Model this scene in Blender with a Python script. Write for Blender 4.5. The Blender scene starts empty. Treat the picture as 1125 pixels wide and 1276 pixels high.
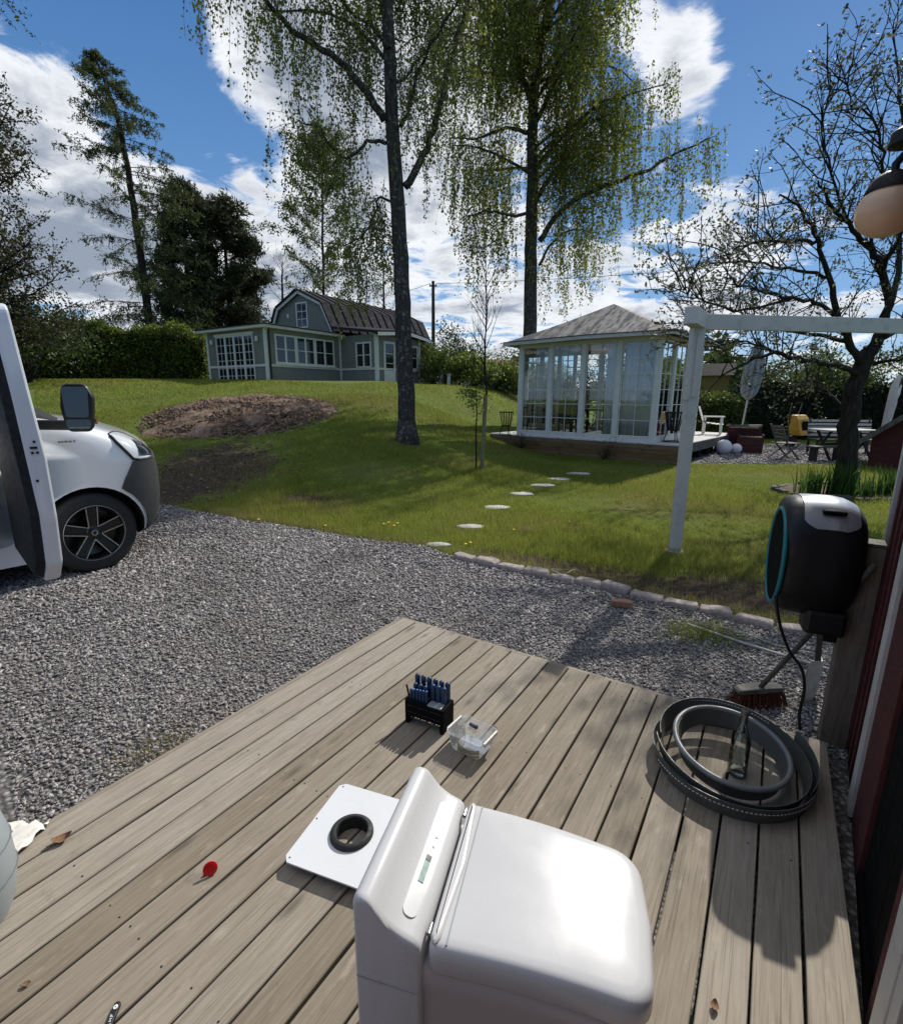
import bpy, bmesh, math, random
import numpy as np
from mathutils import Matrix, Vector, Euler

# ------------------------------------------------------------------ camera, sky, sun, exposure
scene = bpy.context.scene
COL = scene.collection
CAM_Z, FOC, PITCH, ROLL = 1.667, 627.0, 0.228267, 0.003869
cam_data = bpy.data.cameras.new('camera')
cam_data.sensor_fit = 'HORIZONTAL'
cam_data.sensor_width = 36.0
cam_data.lens = 36.0 * FOC / 1125.0
cam_data.clip_start = 0.02
cam_data.clip_end = 2000.0
camera = bpy.data.objects.new('camera', cam_data)
camera.matrix_world = Matrix.Translation((0, 0, CAM_Z)) @ Matrix.Rotation(math.pi / 2 - PITCH, 4, 'X') @ Matrix.Rotation(ROLL, 4, 'Z')
COL.objects.link(camera)
scene.camera = camera

SUN_AZ, SUN_EL = math.radians(35.6), math.radians(40.5)      # azimuth from +Y towards +X
world = bpy.data.worlds.new('World')
scene.world = world
world.use_nodes = True
wt = world.node_tree
wt.nodes.clear()
def wn(kind, **kw):
    n = wt.nodes.new(kind)
    for k, v in kw.items():
        setattr(n, k, v)
    return n
def wl(a, b):
    wt.links.new(a, b)
def wmath(op, a, b=None, c=None, clamp=False):
    n = wn('ShaderNodeMath', operation=op, use_clamp=clamp)
    for i, v in enumerate((a, b, c)):
        if v is None:
            continue
        if isinstance(v, (int, float)):
            n.inputs[i].default_value = v
        else:
            wl(v, n.inputs[i])
    return n.outputs[0]
sky = wn('ShaderNodeTexSky', sky_type='NISHITA')
sky.sun_disc = False
sky.sun_elevation = SUN_EL
sky.sun_rotation = SUN_AZ
sky.air_density = 1.0
sky.dust_density = 0.15
sky.ozone_density = 2.2
tc = wn('ShaderNodeTexCoord')
sep = wn('ShaderNodeSeparateXYZ')
wl(tc.outputs['Generated'], sep.inputs[0])
zz = wmath('ADD', wmath('MAXIMUM', sep.outputs[2], 0.0), 0.16)
cu = wn('ShaderNodeCombineXYZ')
wl(wmath('DIVIDE', sep.outputs[0], zz), cu.inputs[0])
wl(wmath('DIVIDE', sep.outputs[1], zz), cu.inputs[1])
cu.inputs[2].default_value = 3.3
def wnoise(vec, scale, detail, rough=0.55, off=(0, 0, 0), dist=0.0):
    mp = wn('ShaderNodeMapping')
    mp.inputs['Location'].default_value = off
    wl(vec, mp.inputs[0])
    n = wn('ShaderNodeTexNoise')
    n.inputs['Scale'].default_value = scale
    n.inputs['Detail'].default_value = detail
    n.inputs['Roughness'].default_value = rough
    n.inputs['Distortion'].default_value = dist
    wl(mp.outputs[0], n.inputs['Vector'])
    return n.outputs['Fac']
def wray(px, py):
    X, Y = (px - 562.5) / FOC, -(py - 638) / FOC
    v = Vector((X, math.cos(PITCH) + Y * math.sin(PITCH), -math.sin(PITCH) + Y * math.cos(PITCH)))
    return v.normalized()
# broad cloud banks of this day's sky (direction, angular sharpness, gain)
bank = None
for (px, py, k, g) in ((60, 170, 40, .15), (100, 110, 120, .10), (90, 300, 30, .13), (300, 330, 18, .15), (230, 260, 90, .09), (430, 190, 60, .13), (270, 60, 160, .10), (380, 100, 90, .07), (850, 112, 200, .17), (872, 128, 500, .09), (825, 100, 500, .07), (880, 40, 500, .10), (700, 370, 60, .09), (900, 340, 90, .09),
                       (800, 395, 50, .12), (590, 330, 60, .11), (1050, 420, 30, .08), (640, 130, 160, .06),
                       (320, 205, 300, -.17), (150, 20, 70, -.22), (990, 180, 16, -.13), (225, 150, 300, -.17), (40, 10, 80, -.16), (200, 90, 300, -.10), (760, 240, 200, -.09)):
    d = wn('ShaderNodeVectorMath', operation='DOT_PRODUCT')
    wl(tc.outputs['Generated'], d.inputs[0])
    d.inputs[1].default_value = wray(px, py)
    e = wmath('MULTIPLY', wmath('EXPONENT', wmath('MULTIPLY', wmath('SUBTRACT', d.outputs['Value'], 1.0), float(k))), g)
    bank = e if bank is None else wmath('ADD', bank, e)
n1 = wnoise(cu.outputs[0], 1.15, 9.0, 0.56, (0.7, 0.2, 0))
n2 = wnoise(cu.outputs[0], 4.8, 10.0, 0.62, (3.1, 1.7, 2), 0.5)
dens = wmath('ADD', wmath('ADD', wmath('MULTIPLY', n1, 0.8), wmath('MULTIPLY', n2, 0.50)), wmath('SUBTRACT', bank, 0.122))
mask = wn('ShaderNodeMapRange', interpolation_type='SMOOTHERSTEP')
mask.inputs['From Min'].default_value = 0.585
mask.inputs['From Max'].default_value = 0.70
wl(dens, mask.inputs['Value'])
thick = wn('ShaderNodeMapRange', interpolation_type='SMOOTHSTEP')
thick.inputs['From Min'].default_value = 0.63
thick.inputs['From Max'].default_value = 0.88
wl(wmath('ADD', dens, wmath('MULTIPLY', wmath('SUBTRACT', wnoise(cu.outputs[0], 2.6, 5.0, 0.5, (9, 4, 1)), 0.5), 0.34)), thick.inputs['Value'])
ccol = wn('ShaderNodeMix', data_type='RGBA')
wl(thick.outputs[0], ccol.inputs['Factor'])
ccol.inputs['A'].default_value = (9.2, 9.4, 9.7, 1)
ccol.inputs['B'].default_value = (3.0, 3.5, 4.3, 1)
clear = wn('ShaderNodeValToRGB')                 # clear spring sky: pale at the horizon, deep blue above
for el_, (p_, c_) in zip((clear.color_ramp.elements[0], clear.color_ramp.elements[1], clear.color_ramp.elements.new(.25), clear.color_ramp.elements.new(.55)),
                         ((0.0, (.40, .62, .86, 1)), (1.0, (.035, .13, .40, 1)), (.16, (.18, .41, .78, 1)), (.5, (.065, .215, .54, 1)))):
    el_.position = p_
    el_.color = c_
wl(sep.outputs[2], clear.inputs[0])
cs_ = wn('ShaderNodeVectorMath', operation='SCALE')
wl(clear.outputs[0], cs_.inputs[0])
cs_.inputs['Scale'].default_value = 8.6
hs = wn('ShaderNodeMix', data_type='RGBA')
hs.inputs['Factor'].default_value = 0.80
wl(sky.outputs[0], hs.inputs['A'])
wl(cs_.outputs[0], hs.inputs['B'])
mixc = wn('ShaderNodeMix', data_type='RGBA')
wl(wmath('MULTIPLY', mask.outputs[0], 0.96), mixc.inputs['Factor'])
wl(hs.outputs['Result'], mixc.inputs['A'])
wl(ccol.outputs['Result'], mixc.inputs['B'])
bg = wn('ShaderNodeBackground')
bg.inputs['Strength'].default_value = 0.106
wl(mixc.outputs['Result'], bg.inputs['Color'])
wo = wn('ShaderNodeOutputWorld')
wl(bg.outputs[0], wo.inputs[0])

sun_data = bpy.data.lights.new('sun', 'SUN')
sun_data.energy = 4.4
sun_data.angle = math.radians(0.53)
sun_data.color = (1.0, 0.96, 0.89)
sun = bpy.data.objects.new('sun', sun_data)
sdir = Vector((math.sin(SUN_AZ) * math.cos(SUN_EL), math.cos(SUN_AZ) * math.cos(SUN_EL), math.sin(SUN_EL)))
sun.rotation_euler = sdir.to_track_quat('Z', 'Y').to_euler()
sun.location = sdir * 40
COL.objects.link(sun)

vs = scene.view_settings
vs.view_transform = 'Standard'
vs.look = 'None'
vs.exposure = 0.0
vs.gamma = 1.0
vs.use_curve_mapping = False
scene.render.engine = 'CYCLES'
scene.cycles.use_denoising = True
scene.cycles.max_bounces = 8
scene.cycles.transparent_max_bounces = 12
scene.cycles.caustics_reflective = False
scene.cycles.caustics_refractive = False

# ------------------------------------------------------------------ helpers
def rnd(seed):
    return np.random.RandomState(seed)
def at(px, py, dist):
    """a photograph direction taken out to a real distance in front of the camera"""
    X, Y = (px - 562.5) / FOC, -(py - 638) / FOC
    c, s = math.cos(ROLL), math.sin(ROLL)
    X, Y = c * X - s * Y, s * X + c * Y
    d = (X, math.cos(PITCH) + Y * math.sin(PITCH), -math.sin(PITCH) + Y * math.cos(PITCH))
    t = dist / d[1]
    return Vector((d[0] * t, dist, CAM_Z + d[2] * t))
def sm(t):
    t = np.clip(t, 0, 1)
    return t * t * (3 - 2 * t)
def H(x, y):
    """height of the ground"""
    return (0.18 * sm((-.8 - np.asarray(x, float)) / 2.4)
            + 2.05 * sm((np.asarray(y, float) - 6.3) / 15.5) * sm((3.2 + .42 * np.clip(np.asarray(y, float) - 16.0, 0, 11) - np.asarray(x, float)) / 6.0))

class MB:
    def __init__(s):
        s.v, s.f = [], []
    def add(s, vs_, fs_, M=None):
        o = len(s.v)
        for p in vs_:
            p = Vector(p)
            s.v.append(M @ p if M else p)
        s.f += [tuple(i + o for i in f) for f in fs_]
        return s
    def box(s, c, size, M=None, taper=1.0):
        x, y, z = size[0] / 2, size[1] / 2, size[2] / 2
        t = taper
        vs_ = [(-x, -y, -z), (x, -y, -z), (x, y, -z), (-x, y, -z), (-x * t, -y * t, z), (x * t, -y * t, z), (x * t, y * t, z), (-x * t, y * t, z)]
        vs_ = [(a + c[0], b + c[1], d + c[2]) for a, b, d in vs_]
        return s.add(vs_, [(0, 3, 2, 1), (4, 5, 6, 7), (0, 1, 5, 4), (1, 2, 6, 5), (2, 3, 7, 6), (3, 0, 4, 7)], M)
    def bar(s, a, b, w, h=None, up=(0, 0, 1)):
        """rectangular bar from a to b"""
        a, b = Vector(a), Vector(b)
        h = h or w
        d = (b - a)
        L = d.length
        d.normalize()
        u = Vector(up)
        r = d.cross(u)
        if r.length < 1e-4:
            r = d.cross(Vector((1, 0, 0)))
        r.normalize()
        u = r.cross(d)
        vs_ = []
        for e in (a, b):
            for i, j in ((-1, -1), (1, -1), (1, 1), (-1, 1)):
                vs_.append(e + r * (i * w / 2) + u * (j * h / 2))
        return s.add(vs_, [(0, 1, 2, 3), (7, 6, 5, 4), (0, 4, 5, 1), (1, 5, 6, 2), (2, 6, 7, 3), (3, 7, 4, 0)])
    def tube(s, pts, rad, n=8, cap=True):
        pts = [Vector(p) for p in pts]
        if not hasattr(rad, '__len__'):
            rad = [rad] * len(pts)
        o = len(s.v)
        prev = None
        for i, p in enumerate(pts):
            d = (pts[min(i + 1, len(pts) - 1)] - pts[max(i - 1, 0)])
            if d.length < 1e-9:
                d = Vector((0, 0, 1))
            d.normalize()
            if prev is None:
                prev = d.orthogonal().normalized()
            a = prev - d * prev.dot(d)
            if a.length < 1e-6:
                a = d.orthogonal()
            a.normalize()
            prev = a
            b = d.cross(a)
            for k in range(n):
                t = 2 * math.pi * k / n
                s.v.append(p + (a * math.cos(t) + b * math.sin(t)) * rad[i])
        for i in range(len(pts) - 1):
            for k in range(n):
                k2 = (k + 1) % n
                s.f.append((o + i * n + k, o + i * n + k2, o + (i + 1) * n + k2, o + (i + 1) * n + k))
        if cap:
            s.f.append(tuple(o + k for k in reversed(range(n))))
            e = o + (len(pts) - 1) * n
            s.f.append(tuple(e + k for k in range(n)))
        return s
    def lathe(s, prof, n=24, M=None, cap0=True, cap1=True):
        vs_, fs_ = [], []
        for r, z in prof:
            for k in range(n):
                t = 2 * math.pi * k / n
                vs_.append((r * math.cos(t), r * math.sin(t), z))
        for i in range(len(prof) - 1):
            for k in range(n):
                k2 = (k + 1) % n
                fs_.append((i * n + k, i * n + k2, (i + 1) * n + k2, (i + 1) * n + k))
        if cap0:
            fs_.append(tuple(reversed(range(n))))
        if cap1:
            fs_.append(tuple((len(prof) - 1) * n + k for k in range(n)))
        return s.add(vs_, fs_, M)
    def loops(s, loops, M=None, cap0=True, cap1=True, close=True):
        """quads between equally long loops of points"""
        n = len(loops[0])
        vs_ = [p for l in loops for p in l]
        fs_ = []
        for i in range(len(loops) - 1):
            for k in range(n if close else n - 1):
                k2 = (k + 1) % n
                fs_.append((i * n + k, i * n + k2, (i + 1) * n + k2, (i + 1) * n + k))
        if cap0:
            fs_.append(tuple(reversed(range(n))))
        if cap1:
            fs_.append(tuple((len(loops) - 1) * n + k for k in range(n)))
        return s.add(vs_, fs_, M)
    def prism(s, poly, z0, z1, M=None):
        return s.loops([[(x, y, z0) for x, y in poly], [(x, y, z1) for x, y in poly]], M)
    def build(s, name, mat, parent=None, smooth=None, bevel=0.0, seg=2, loc=None):
        me = bpy.data.meshes.new(name)
        me.from_pydata([tuple(p) for p in s.v], [], s.f)
        me.update()
        return link(name, me, mat, parent, smooth, bevel, seg, loc)

def link(name, me, mat, parent=None, smooth=None, bevel=0.0, seg=2, loc=None, rot=None):
    if mat is not None and not me.materials:
        me.materials.append(mat)
    if smooth is not None:
        me.polygons.foreach_set('use_smooth', [True] * len(me.polygons))
        if smooth < 179:
            me.set_sharp_from_angle(angle=math.radians(smooth))
    o = bpy.data.objects.new(name, me)
    COL.objects.link(o)
    if parent is not None:
        o.parent = parent
    if loc is not None:
        o.location = loc
    if rot is not None:
        o.rotation_euler = rot
    if bevel:
        b = o.modifiers.new('edge', 'BEVEL')
        b.width = bevel
        b.segments = seg
        b.limit_method = 'ANGLE'
        b.angle_limit = math.radians(40)
    return o
def fast(name, V, F, mat, parent=None, smooth=None):
    """mesh from numpy arrays, all faces with the same corner count"""
    V = np.ascontiguousarray(V, np.float32)
    F = np.ascontiguousarray(F, np.int32)
    me = bpy.data.meshes.new(name)
    me.vertices.add(len(V))
    me.vertices.foreach_set('co', V.ravel())
    k = F.shape[1]
    me.loops.add(F.size)
    me.loops.foreach_set('vertex_index', F.ravel())
    me.polygons.add(len(F))
    me.polygons.foreach_set('loop_start', np.arange(0, F.size, k, dtype=np.int32))
    me.update(calc_edges=True)
    return link(name, me, mat, parent, smooth)
def tag(o, label=None, cat=None, group=None, kind=None):
    for k, v in (('label', label), ('category', cat), ('group', group), ('kind', kind)):
        if v:
            o[k] = v
    return o
def thing(name, label, cat, loc=(0, 0, 0), rotz=0.0, group=None, rot=None):
    o = bpy.data.objects.new(name, None)
    o.empty_display_size = 0.1
    COL.objects.link(o)
    o.location = loc
    o.rotation_euler = rot if rot else (0, 0, rotz)
    return tag(o, label, cat, group)
def copy_tree(o, parent=None):
    c = o.copy()
    COL.objects.link(c)
    c.parent = parent
    for ch in list(o.children):
        copy_tree(ch, c)
    return c
def T3(x, y, z):
    return Matrix.Translation((x, y, z))
def RZ(a):
    return Matrix.Rotation(a, 4, 'Z')
def RX(a):
    return Matrix.Rotation(a, 4, 'X')
def RY(a):
    return Matrix.Rotation(a, 4, 'Y')

# ------------------------------------------------------------------ materials
MATS = {}
class NT:
    def __init__(s, name):
        s.m = bpy.data.materials.new(name)
        s.m.use_nodes = True
        s.t = s.m.node_tree
        s.t.nodes.clear()
        s.out = s.n('ShaderNodeOutputMaterial')
    def n(s, kind, **kw):
        x = s.t.nodes.new(kind)
        for k, v in kw.items():
            setattr(x, k, v)
        return x
    def l(s, a, b):
        s.t.links.new(a, b)
    def setv(s, sock, v):
        if isinstance(v, (int, float, tuple, list)):
            sock.default_value = v
        else:
            s.l(v, sock)
    def math(s, op, a, b=None, clamp=False):
        x = s.n('ShaderNodeMath', operation=op, use_clamp=clamp)
        s.setv(x.inputs[0], a)
        if b is not None:
            s.setv(x.inputs[1], b)
        return x.outputs[0]
    def coord(s, kind='Object', scale=(1, 1, 1), shift=None):
        c = s.n('ShaderNodeTexCoord')
        v = c.outputs[kind]
        if shift:
            oi = s.n('ShaderNodeObjectInfo')
            w = s.n('ShaderNodeVectorMath', operation='SCALE')
            w.inputs[0].default_value = shift
            s.l(oi.outputs['Random'], w.inputs['Scale'])
            a = s.n('ShaderNodeVectorMath', operation='ADD')
            s.l(v, a.inputs[0])
            s.l(w.outputs[0], a.inputs[1])
            v = a.outputs[0]
        m = s.n('ShaderNodeMapping')
        m.inputs['Scale'].default_value = scale
        s.l(v, m.inputs[0])
        return m.outputs[0]
    def noise(s, vec, scale=5.0, detail=4.0, rough=0.55, dist=0.0):
        x = s.n('ShaderNodeTexNoise')
        for k, v in (('Scale', scale), ('Detail', detail), ('Roughness', rough), ('Distortion', dist)):
            x.inputs[k].default_value = v
        s.l(vec, x.inputs['Vector'])
        return x.outputs['Fac']
    def ramp(s, fac, stops):
        x = s.n('ShaderNodeValToRGB')
        e = x.color_ramp.elements
        while len(e) < len(stops):
            e.new(0.5)
        for el, (p, c) in zip(e, stops):
            el.position = p
            el.color = (*c, 1) if len(c) == 3 else c
        s.l(fac, x.inputs[0])
        return x.outputs[0]
    def mix(s, fac, a, b, mode='MIX'):
        x = s.n('ShaderNodeMix', data_type='RGBA', blend_type=mode)
        s.setv(x.inputs['Factor'], fac)
        for k, v in (('A', a), ('B', b)):
            if isinstance(v, tuple):
                v = (*v[:3], 1)
            s.setv(x.inputs[k], v)
        return x.outputs['Result']
    def range(s, v, a, b, c=0.0, d=1.0):
        x = s.n('ShaderNodeMapRange')
        for k, q in (('From Min', a), ('From Max', b), ('To Min', c), ('To Max', d)):
            x.inputs[k].default_value = q
        s.setv(x.inputs['Value'], v)
        return x.outputs[0]
    def bump(s, h, strength=0.3, dist=0.01):
        x = s.n('ShaderNodeBump')
        x.inputs['Strength'].default_value = strength
        x.inputs['Distance'].default_value = dist
        s.l(h, x.inputs['Height'])
        return x.outputs[0]
    def pbr(s, color, rough=0.6, metal=0.0, spec=0.5, normal=None, **kw):
        b = s.n('ShaderNodeBsdfPrincipled')
        if isinstance(color, tuple):
            color = (*color[:3], 1)
        s.setv(b.inputs['Base Color'], color)
        s.setv(b.inputs['Roughness'], rough)
        s.setv(b.inputs['Metallic'], metal)
        s.setv(b.inputs['Specular IOR Level'], spec)
        if normal is not None:
            s.l(normal, b.inputs['Normal'])
        for k, v in kw.items():
            s.setv(b.inputs[k.replace('_', ' ')], v)
        return b.outputs[0]
    def done(s, shader):
        s.l(shader, s.out.inputs['Surface'])
        MATS[s.m.name] = s.m
        return s.m
def plain(name, col, rough=0.5, var=0.18, scale=8.0, bump=0.0, bscale=60.0, metal=0.0, spec=0.5, coord='Object', dirt=None, **kw):
    t = NT(name)
    v = t.coord(coord)
    n = t.noise(v, scale, 6.0, 0.6)
    lo = tuple(c * (1 - var) for c in col)
    hi = tuple(min(1, c * (1 + var)) for c in col)
    c = t.ramp(n, [(0.3, lo), (0.7, hi)])
    if dirt:
        c = t.mix(t.range(t.noise(v, scale * 2.7, 8.0, 0.65), 0.52, 0.75, 0, dirt[1]), c, dirt[0])
    r = t.range(t.noise(v, scale * 3, 3.0), 0.3, 0.7, max(0.02, rough * 0.8), min(1, rough * 1.2))
    nb = t.bump(t.noise(v, bscale, 5.0), bump, 0.004) if bump else None
    return t.done(t.pbr(c, r, metal, spec, nb, **kw))
# --- wood, paint, plastic ...
def wood(name, dark, mid, light, along=(1.6, 26, 26), rough=0.75, bump=0.5, knots=True, rand=0.16):
    t = NT(name)
    v = t.coord('Object', along, (37, 11, 5))
    v2 = t.coord('Object', (1, 1, 1), (17, 31, 5))
    g1 = t.noise(v, 3.0, 6.0, 0.62, 0.9)
    g2 = t.noise(t.coord('Object', (along[0] * 2.2, along[1] * 3.5, along[2] * 3.5), (13, 3, 9)), 4.0, 4.0, 0.6)
    blot = t.noise(v2, 2.3, 5.0, 0.6)
    fac = t.math('ADD', t.math('MULTIPLY', g1, 0.55), t.math('ADD', t.math('MULTIPLY', g2, 0.25), t.math('MULTIPLY', blot, 0.2)))
    c = t.ramp(fac, [(0.34, dark), (0.50, mid), (0.66, light)])
    oi = t.n('ShaderNodeObjectInfo')
    hv = t.n('ShaderNodeHueSaturation')
    t.l(t.range(oi.outputs['Random'], 0, 1, 1 - rand, 1 + rand), hv.inputs['Value'])
    t.l(t.range(oi.outputs['Random'], 0, 1, 1.1, 0.8), hv.inputs['Saturation'])
    t.l(c, hv.inputs['Color'])
    c = hv.outputs[0]
    h = fac
    if knots:
        vo = t.n('ShaderNodeTexVoronoi')
        vo.inputs['Scale'].default_value = 1.0
        t.l(t.coord('Object', (2.1, 7.5, 1), (41, 23, 0)), vo.inputs['Vector'])
        k = t.range(vo.outputs['Distance'], 0.05, 0.16, 1, 0)
        c = t.mix(t.math('MULTIPLY', k, 0.7), c, tuple(x * 0.45 for x in dark))
        stain = t.range(t.noise(v2, 9.0, 6.0, 0.7), 0.60, 0.76, 0, 0.5)
        c = t.mix(stain, c, tuple(x * 0.55 for x in dark))
        pale = t.range(t.noise(t.coord('Object', (3, 9, 1), (3, 61, 2)), 3.0, 5.0, 0.6), 0.58, 0.75, 0, 0.5)
        c = t.mix(pale, c, tuple(min(1, x * 1.3) for x in light))
    crack = t.range(t.noise(t.coord('Object', (along[0] * .6, along[1] * 4, 1), (5, 71, 2)), 3.0, 3.0, 0.5), 0.33, 0.40, 1, 0)
    c = t.mix(t.math('MULTIPLY', crack, 0.45), c, tuple(x * 0.4 for x in dark))
    hh = t.math('SUBTRACT', h, t.math('MULTIPLY', crack, 0.35))
    return t.done(t.pbr(c, t.range(g2, 0.3, 0.7, rough - .1, min(1, rough + .12)), 0, 0.3, t.bump(hh, bump, 0.004)))
m_deck = wood('weathered_deck_wood', (.200, .163, .120), (.282, .237, .180), (.345, .298, .234), bump=.38, rand=.2)
m_fascia = wood('oiled_fascia_wood', (.10, .055, .024), (.20, .12, .055), (.27, .17, .085), knots=False)
m_post = wood('timber_post_wood', (.10, .075, .048), (.17, .13, .085), (.22, .175, .12), along=(26, 26, 1.6))
m_greywood = wood('grey_garden_wood', (.06, .055, .045), (.12, .11, .09), (.20, .18, .15), along=(6, 6, 6), knots=False)
m_darkwood = wood('dark_garden_wood', (.018, .016, .013), (.04, .036, .03), (.07, .062, .05), along=(6, 6, 6), knots=False)
m_white = plain('white_paint', (.75, .72, .65), 0.55, 0.06, 5, 0.15, 90, dirt=((.35, .36, .30), .35))
m_offwhite = plain('pergola_white_paint', (.54, .515, .465), 0.6, 0.08, 4, 0.2, 120, dirt=((.22, .22, .19), .5))
m_deckwhite = wood('pale_terrace_wood', (.42, .40, .37), (.56, .54, .51), (.68, .66, .63), along=(1.5, 20, 20), knots=False)
m_red = plain('falu_red_paint', (.075, .011, .010), 0.85, 0.3, 14, 0.5, 120, dirt=((.03, .008, .008), .5))
m_black = plain('black_plastic', (.010, .010, .011), 0.45, 0.2, 10, 0.05, 300)
m_blackmatt = plain('matt_black', (.006, .006, .006), 0.9, 0.3, 10, spec=0.1)
m_rubber = plain('rubber', (.018, .018, .018), 0.72, 0.3, 20, 0.2, 200)
m_iron = plain('dark_iron', (.02, .019, .018), 0.6, 0.4, 30, 0.3, 200, metal=0.4)
m_steel = plain('steel', (.55, .55, .55), 0.28, 0.1, 20, metal=1.0)
m_porc = plain('glossy_white_plastic', (.575, .57, .57), 0.27, 0.012, 3, coord='Object', dirt=((.52, .51, .50), .18))
m_porcside = plain('shaded_white_plastic', (.52, .48, .475), 0.32, 0.02, 3)  # shade and red bounce tinted into the toilet body's pinkish base
m_plate = plain('white_plastic_sheet', (.70, .71, .72), 0.3, 0.02, 4)
m_lcd = plain('display_green', (.22, .33, .29), 0.2, 0.1, 30)
m_mark = plain('grey_print', (.36, .37, .37), 0.4, 0.05)
m_whiteprint = plain('white_print', (.8, .8, .8), 0.5, 0.05)
m_blue = plain('blue_handle_plastic', (.010, .040, .110), 0.35, 0.2, 40)
m_bluelight = plain('light_blue_cap', (.10, .22, .55), 0.4, 0.15, 40)
m_redplast = plain('red_plastic', (.60, .006, .010), 0.35, 0.1, 40)
m_leafdry = plain('dry_leaf', (.20, .105, .05), 0.8, 0.4, 60, 0.4, 100)
m_brick = plain('brick_clay', (.34, .17, .11), 0.9, 0.35, 18, 0.8, 90, dirt=((.40, .36, .30), .7))
m_stone = plain('edging_granite', (.34, .285, .26), 0.85, 0.3, 16, 0.9, 60, dirt=((.10, .09, .07), .75))
m_slab = plain('pale_stepping_stone', (.46, .44, .40), 0.85, 0.15, 12, 0.6, 60, dirt=((.30, .29, .24), .5))
m_teal = plain('teal_plastic', (.008, .20, .215), 0.4, 0.1)
m_silver = plain('silver_plastic', (.56, .57, .58), 0.30, 0.015, 2, metal=0.55)
m_greyplast = plain('grey_plastic', (.30, .33, .345), 0.45, 0.06, 4, 0.1, 80)
m_bristle = plain('red_brown_bristle', (.14, .042, .022), 0.8, 0.4, 60)
m_strip = plain('pale_yellow_strip', (.72, .74, .42), 0.5, 0.08)
m_pipe = plain('dull_white_pipe', (.42, .41, .37), 0.6, 0.15)
m_galv = plain('galvanised_sheet', (.33, .34, .35), 0.5, 0.2, 14, metal=0.6)
def glass_mat(name, tint=(1, 1, 1), rough=0.02, mixt=0.85, tcol=(.95, .97, .97), milk=0.0):
    t = NT(name)
    tr = t.n('ShaderNodeBsdfTransparent')
    tr.inputs[0].default_value = (*tcol, 1)
    gl = t.n('ShaderNodeBsdfGlossy')
    gl.inputs['Roughness'].default_value = rough
    gl.inputs['Color'].default_value = (*tint, 1)
    fr = t.n('ShaderNodeFresnel')
    fr.inputs['IOR'].default_value = 1.5
    mx = t.n('ShaderNodeMixShader')
    t.l(t.range(fr.outputs[0], 0, 1, 1 - mixt, 1.0), mx.inputs[0])
    t.l(tr.outputs[0], mx.inputs[1])
    t.l(gl.outputs[0], mx.inputs[2])
    if milk:
        df = t.n('ShaderNodeBsdfDiffuse')
        df.inputs[0].default_value = (.8, .82, .82, 1)
        m2 = t.n('ShaderNodeMixShader')
        m2.inputs[0].default_value = milk
        t.l(mx.outputs[0], m2.inputs[1])
        t.l(df.outputs[0], m2.inputs[2])
        return t.done(m2.outputs[0])
    return t.done(mx.outputs[0])
m_pane = glass_mat('window_glass', mixt=0.99)
m_clear = glass_mat('clear_plastic', rough=0.10, mixt=0.99, tcol=(.98, .99, .99), milk=.13)
m_bottle = glass_mat('bottle_glass', rough=0.05, mixt=0.93, tcol=(.86, .91, .88))

# --- ground
def ground_mat():
    t = NT('lawn_ground')
    v = t.coord('Object')
    n = t.noise(v, 0.7, 6, 0.6)
    f = t.noise(v, 28.0, 6, 0.7)
    c = t.ramp(t.math('ADD', t.math('MULTIPLY', n, .55), t.math('MULTIPLY', f, .45)), [(0.34, (.065, .095, .014)), (0.5, (.125, .175, .026)), (0.68, (.215, .245, .055))])
    dry = t.range(t.noise(v, 0.42, 5, 0.6, 0.6), 0.52, 0.66, 0, .7)
    c = t.mix(dry, c, t.ramp(f, [(.3, (.10, .095, .035)), (.7, (.23, .20, .085))]))
    sep = t.n('ShaderNodeSeparateXYZ')
    t.l(v, sep.inputs[0])
    def blob(cx, cy, rx, ry, rot=0.0):
        dx = t.math('SUBTRACT', sep.outputs[0], cx)
        dy = t.math('SUBTRACT', sep.outputs[1], cy)
        a = t.math('ADD', t.math('MULTIPLY', dx, math.cos(rot)), t.math('MULTIPLY', dy, math.sin(rot)))
        b = t.math('SUBTRACT', t.math('MULTIPLY', dy, math.cos(rot)), t.math('MULTIPLY', dx, math.sin(rot)))
        a = t.math('POWER', t.math('ABSOLUTE', t.math('DIVIDE', a, rx)), 2.0)
        b = t.math('POWER', t.math('ABSOLUTE', t.math('DIVIDE', b, ry)), 2.0)
        return t.math('SUBTRACT', 1.0, t.math('SQRT', t.math('ADD', a, b)))
    wob = t.math('MULTIPLY', t.math('SUBTRACT', t.noise(v, 2.2, 6, 0.65), 0.5), 1.5)
    m = None
    for b in ((-4.35, 9.0, 1.3, 2.3, 0.25), (-4.2, 7.2, .7, .7, 0), (1.5, 4.45, 1.9, .42, -.58), (2.6, 4.1, .9, .55, -.5), (2.45, 5.25, .35, .3, 0), (-2.2, 7.4, .55, .3, 0), (6.9, 8.6, 1.3, .8, .3), (3.0, 4.6, .8, .5, -.4)):
        k = t.range(t.math('ADD', blob(*b), wob), 0.02, 0.30)
        m = k if m is None else t.math('MAXIMUM', m, k)
    soil = t.ramp(t.noise(v, 14, 8, 0.7), [(.3, (.035, .022, .015)), (.55, (.085, .058, .042)), (.75, (.19, .14, .105))])
    c = t.mix(m, c, soil)
    bh = t.math('ADD', t.math('MULTIPLY', f, .6), t.noise(v, 70, 4, .7))
    return t.done(t.pbr(c, 0.95, 0, 0.15, t.bump(bh, 0.8, 0.04)))
m_ground = ground_mat()
xs = np.concatenate([-np.geomspace(170, 17, 12), np.arange(-16, 16.01, .4), np.geomspace(17, 170, 12)])
ys = np.concatenate([-np.geomspace(60, 5, 6), np.arange(-4, 31, .4), np.geomspace(32, 420, 14)])
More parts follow.
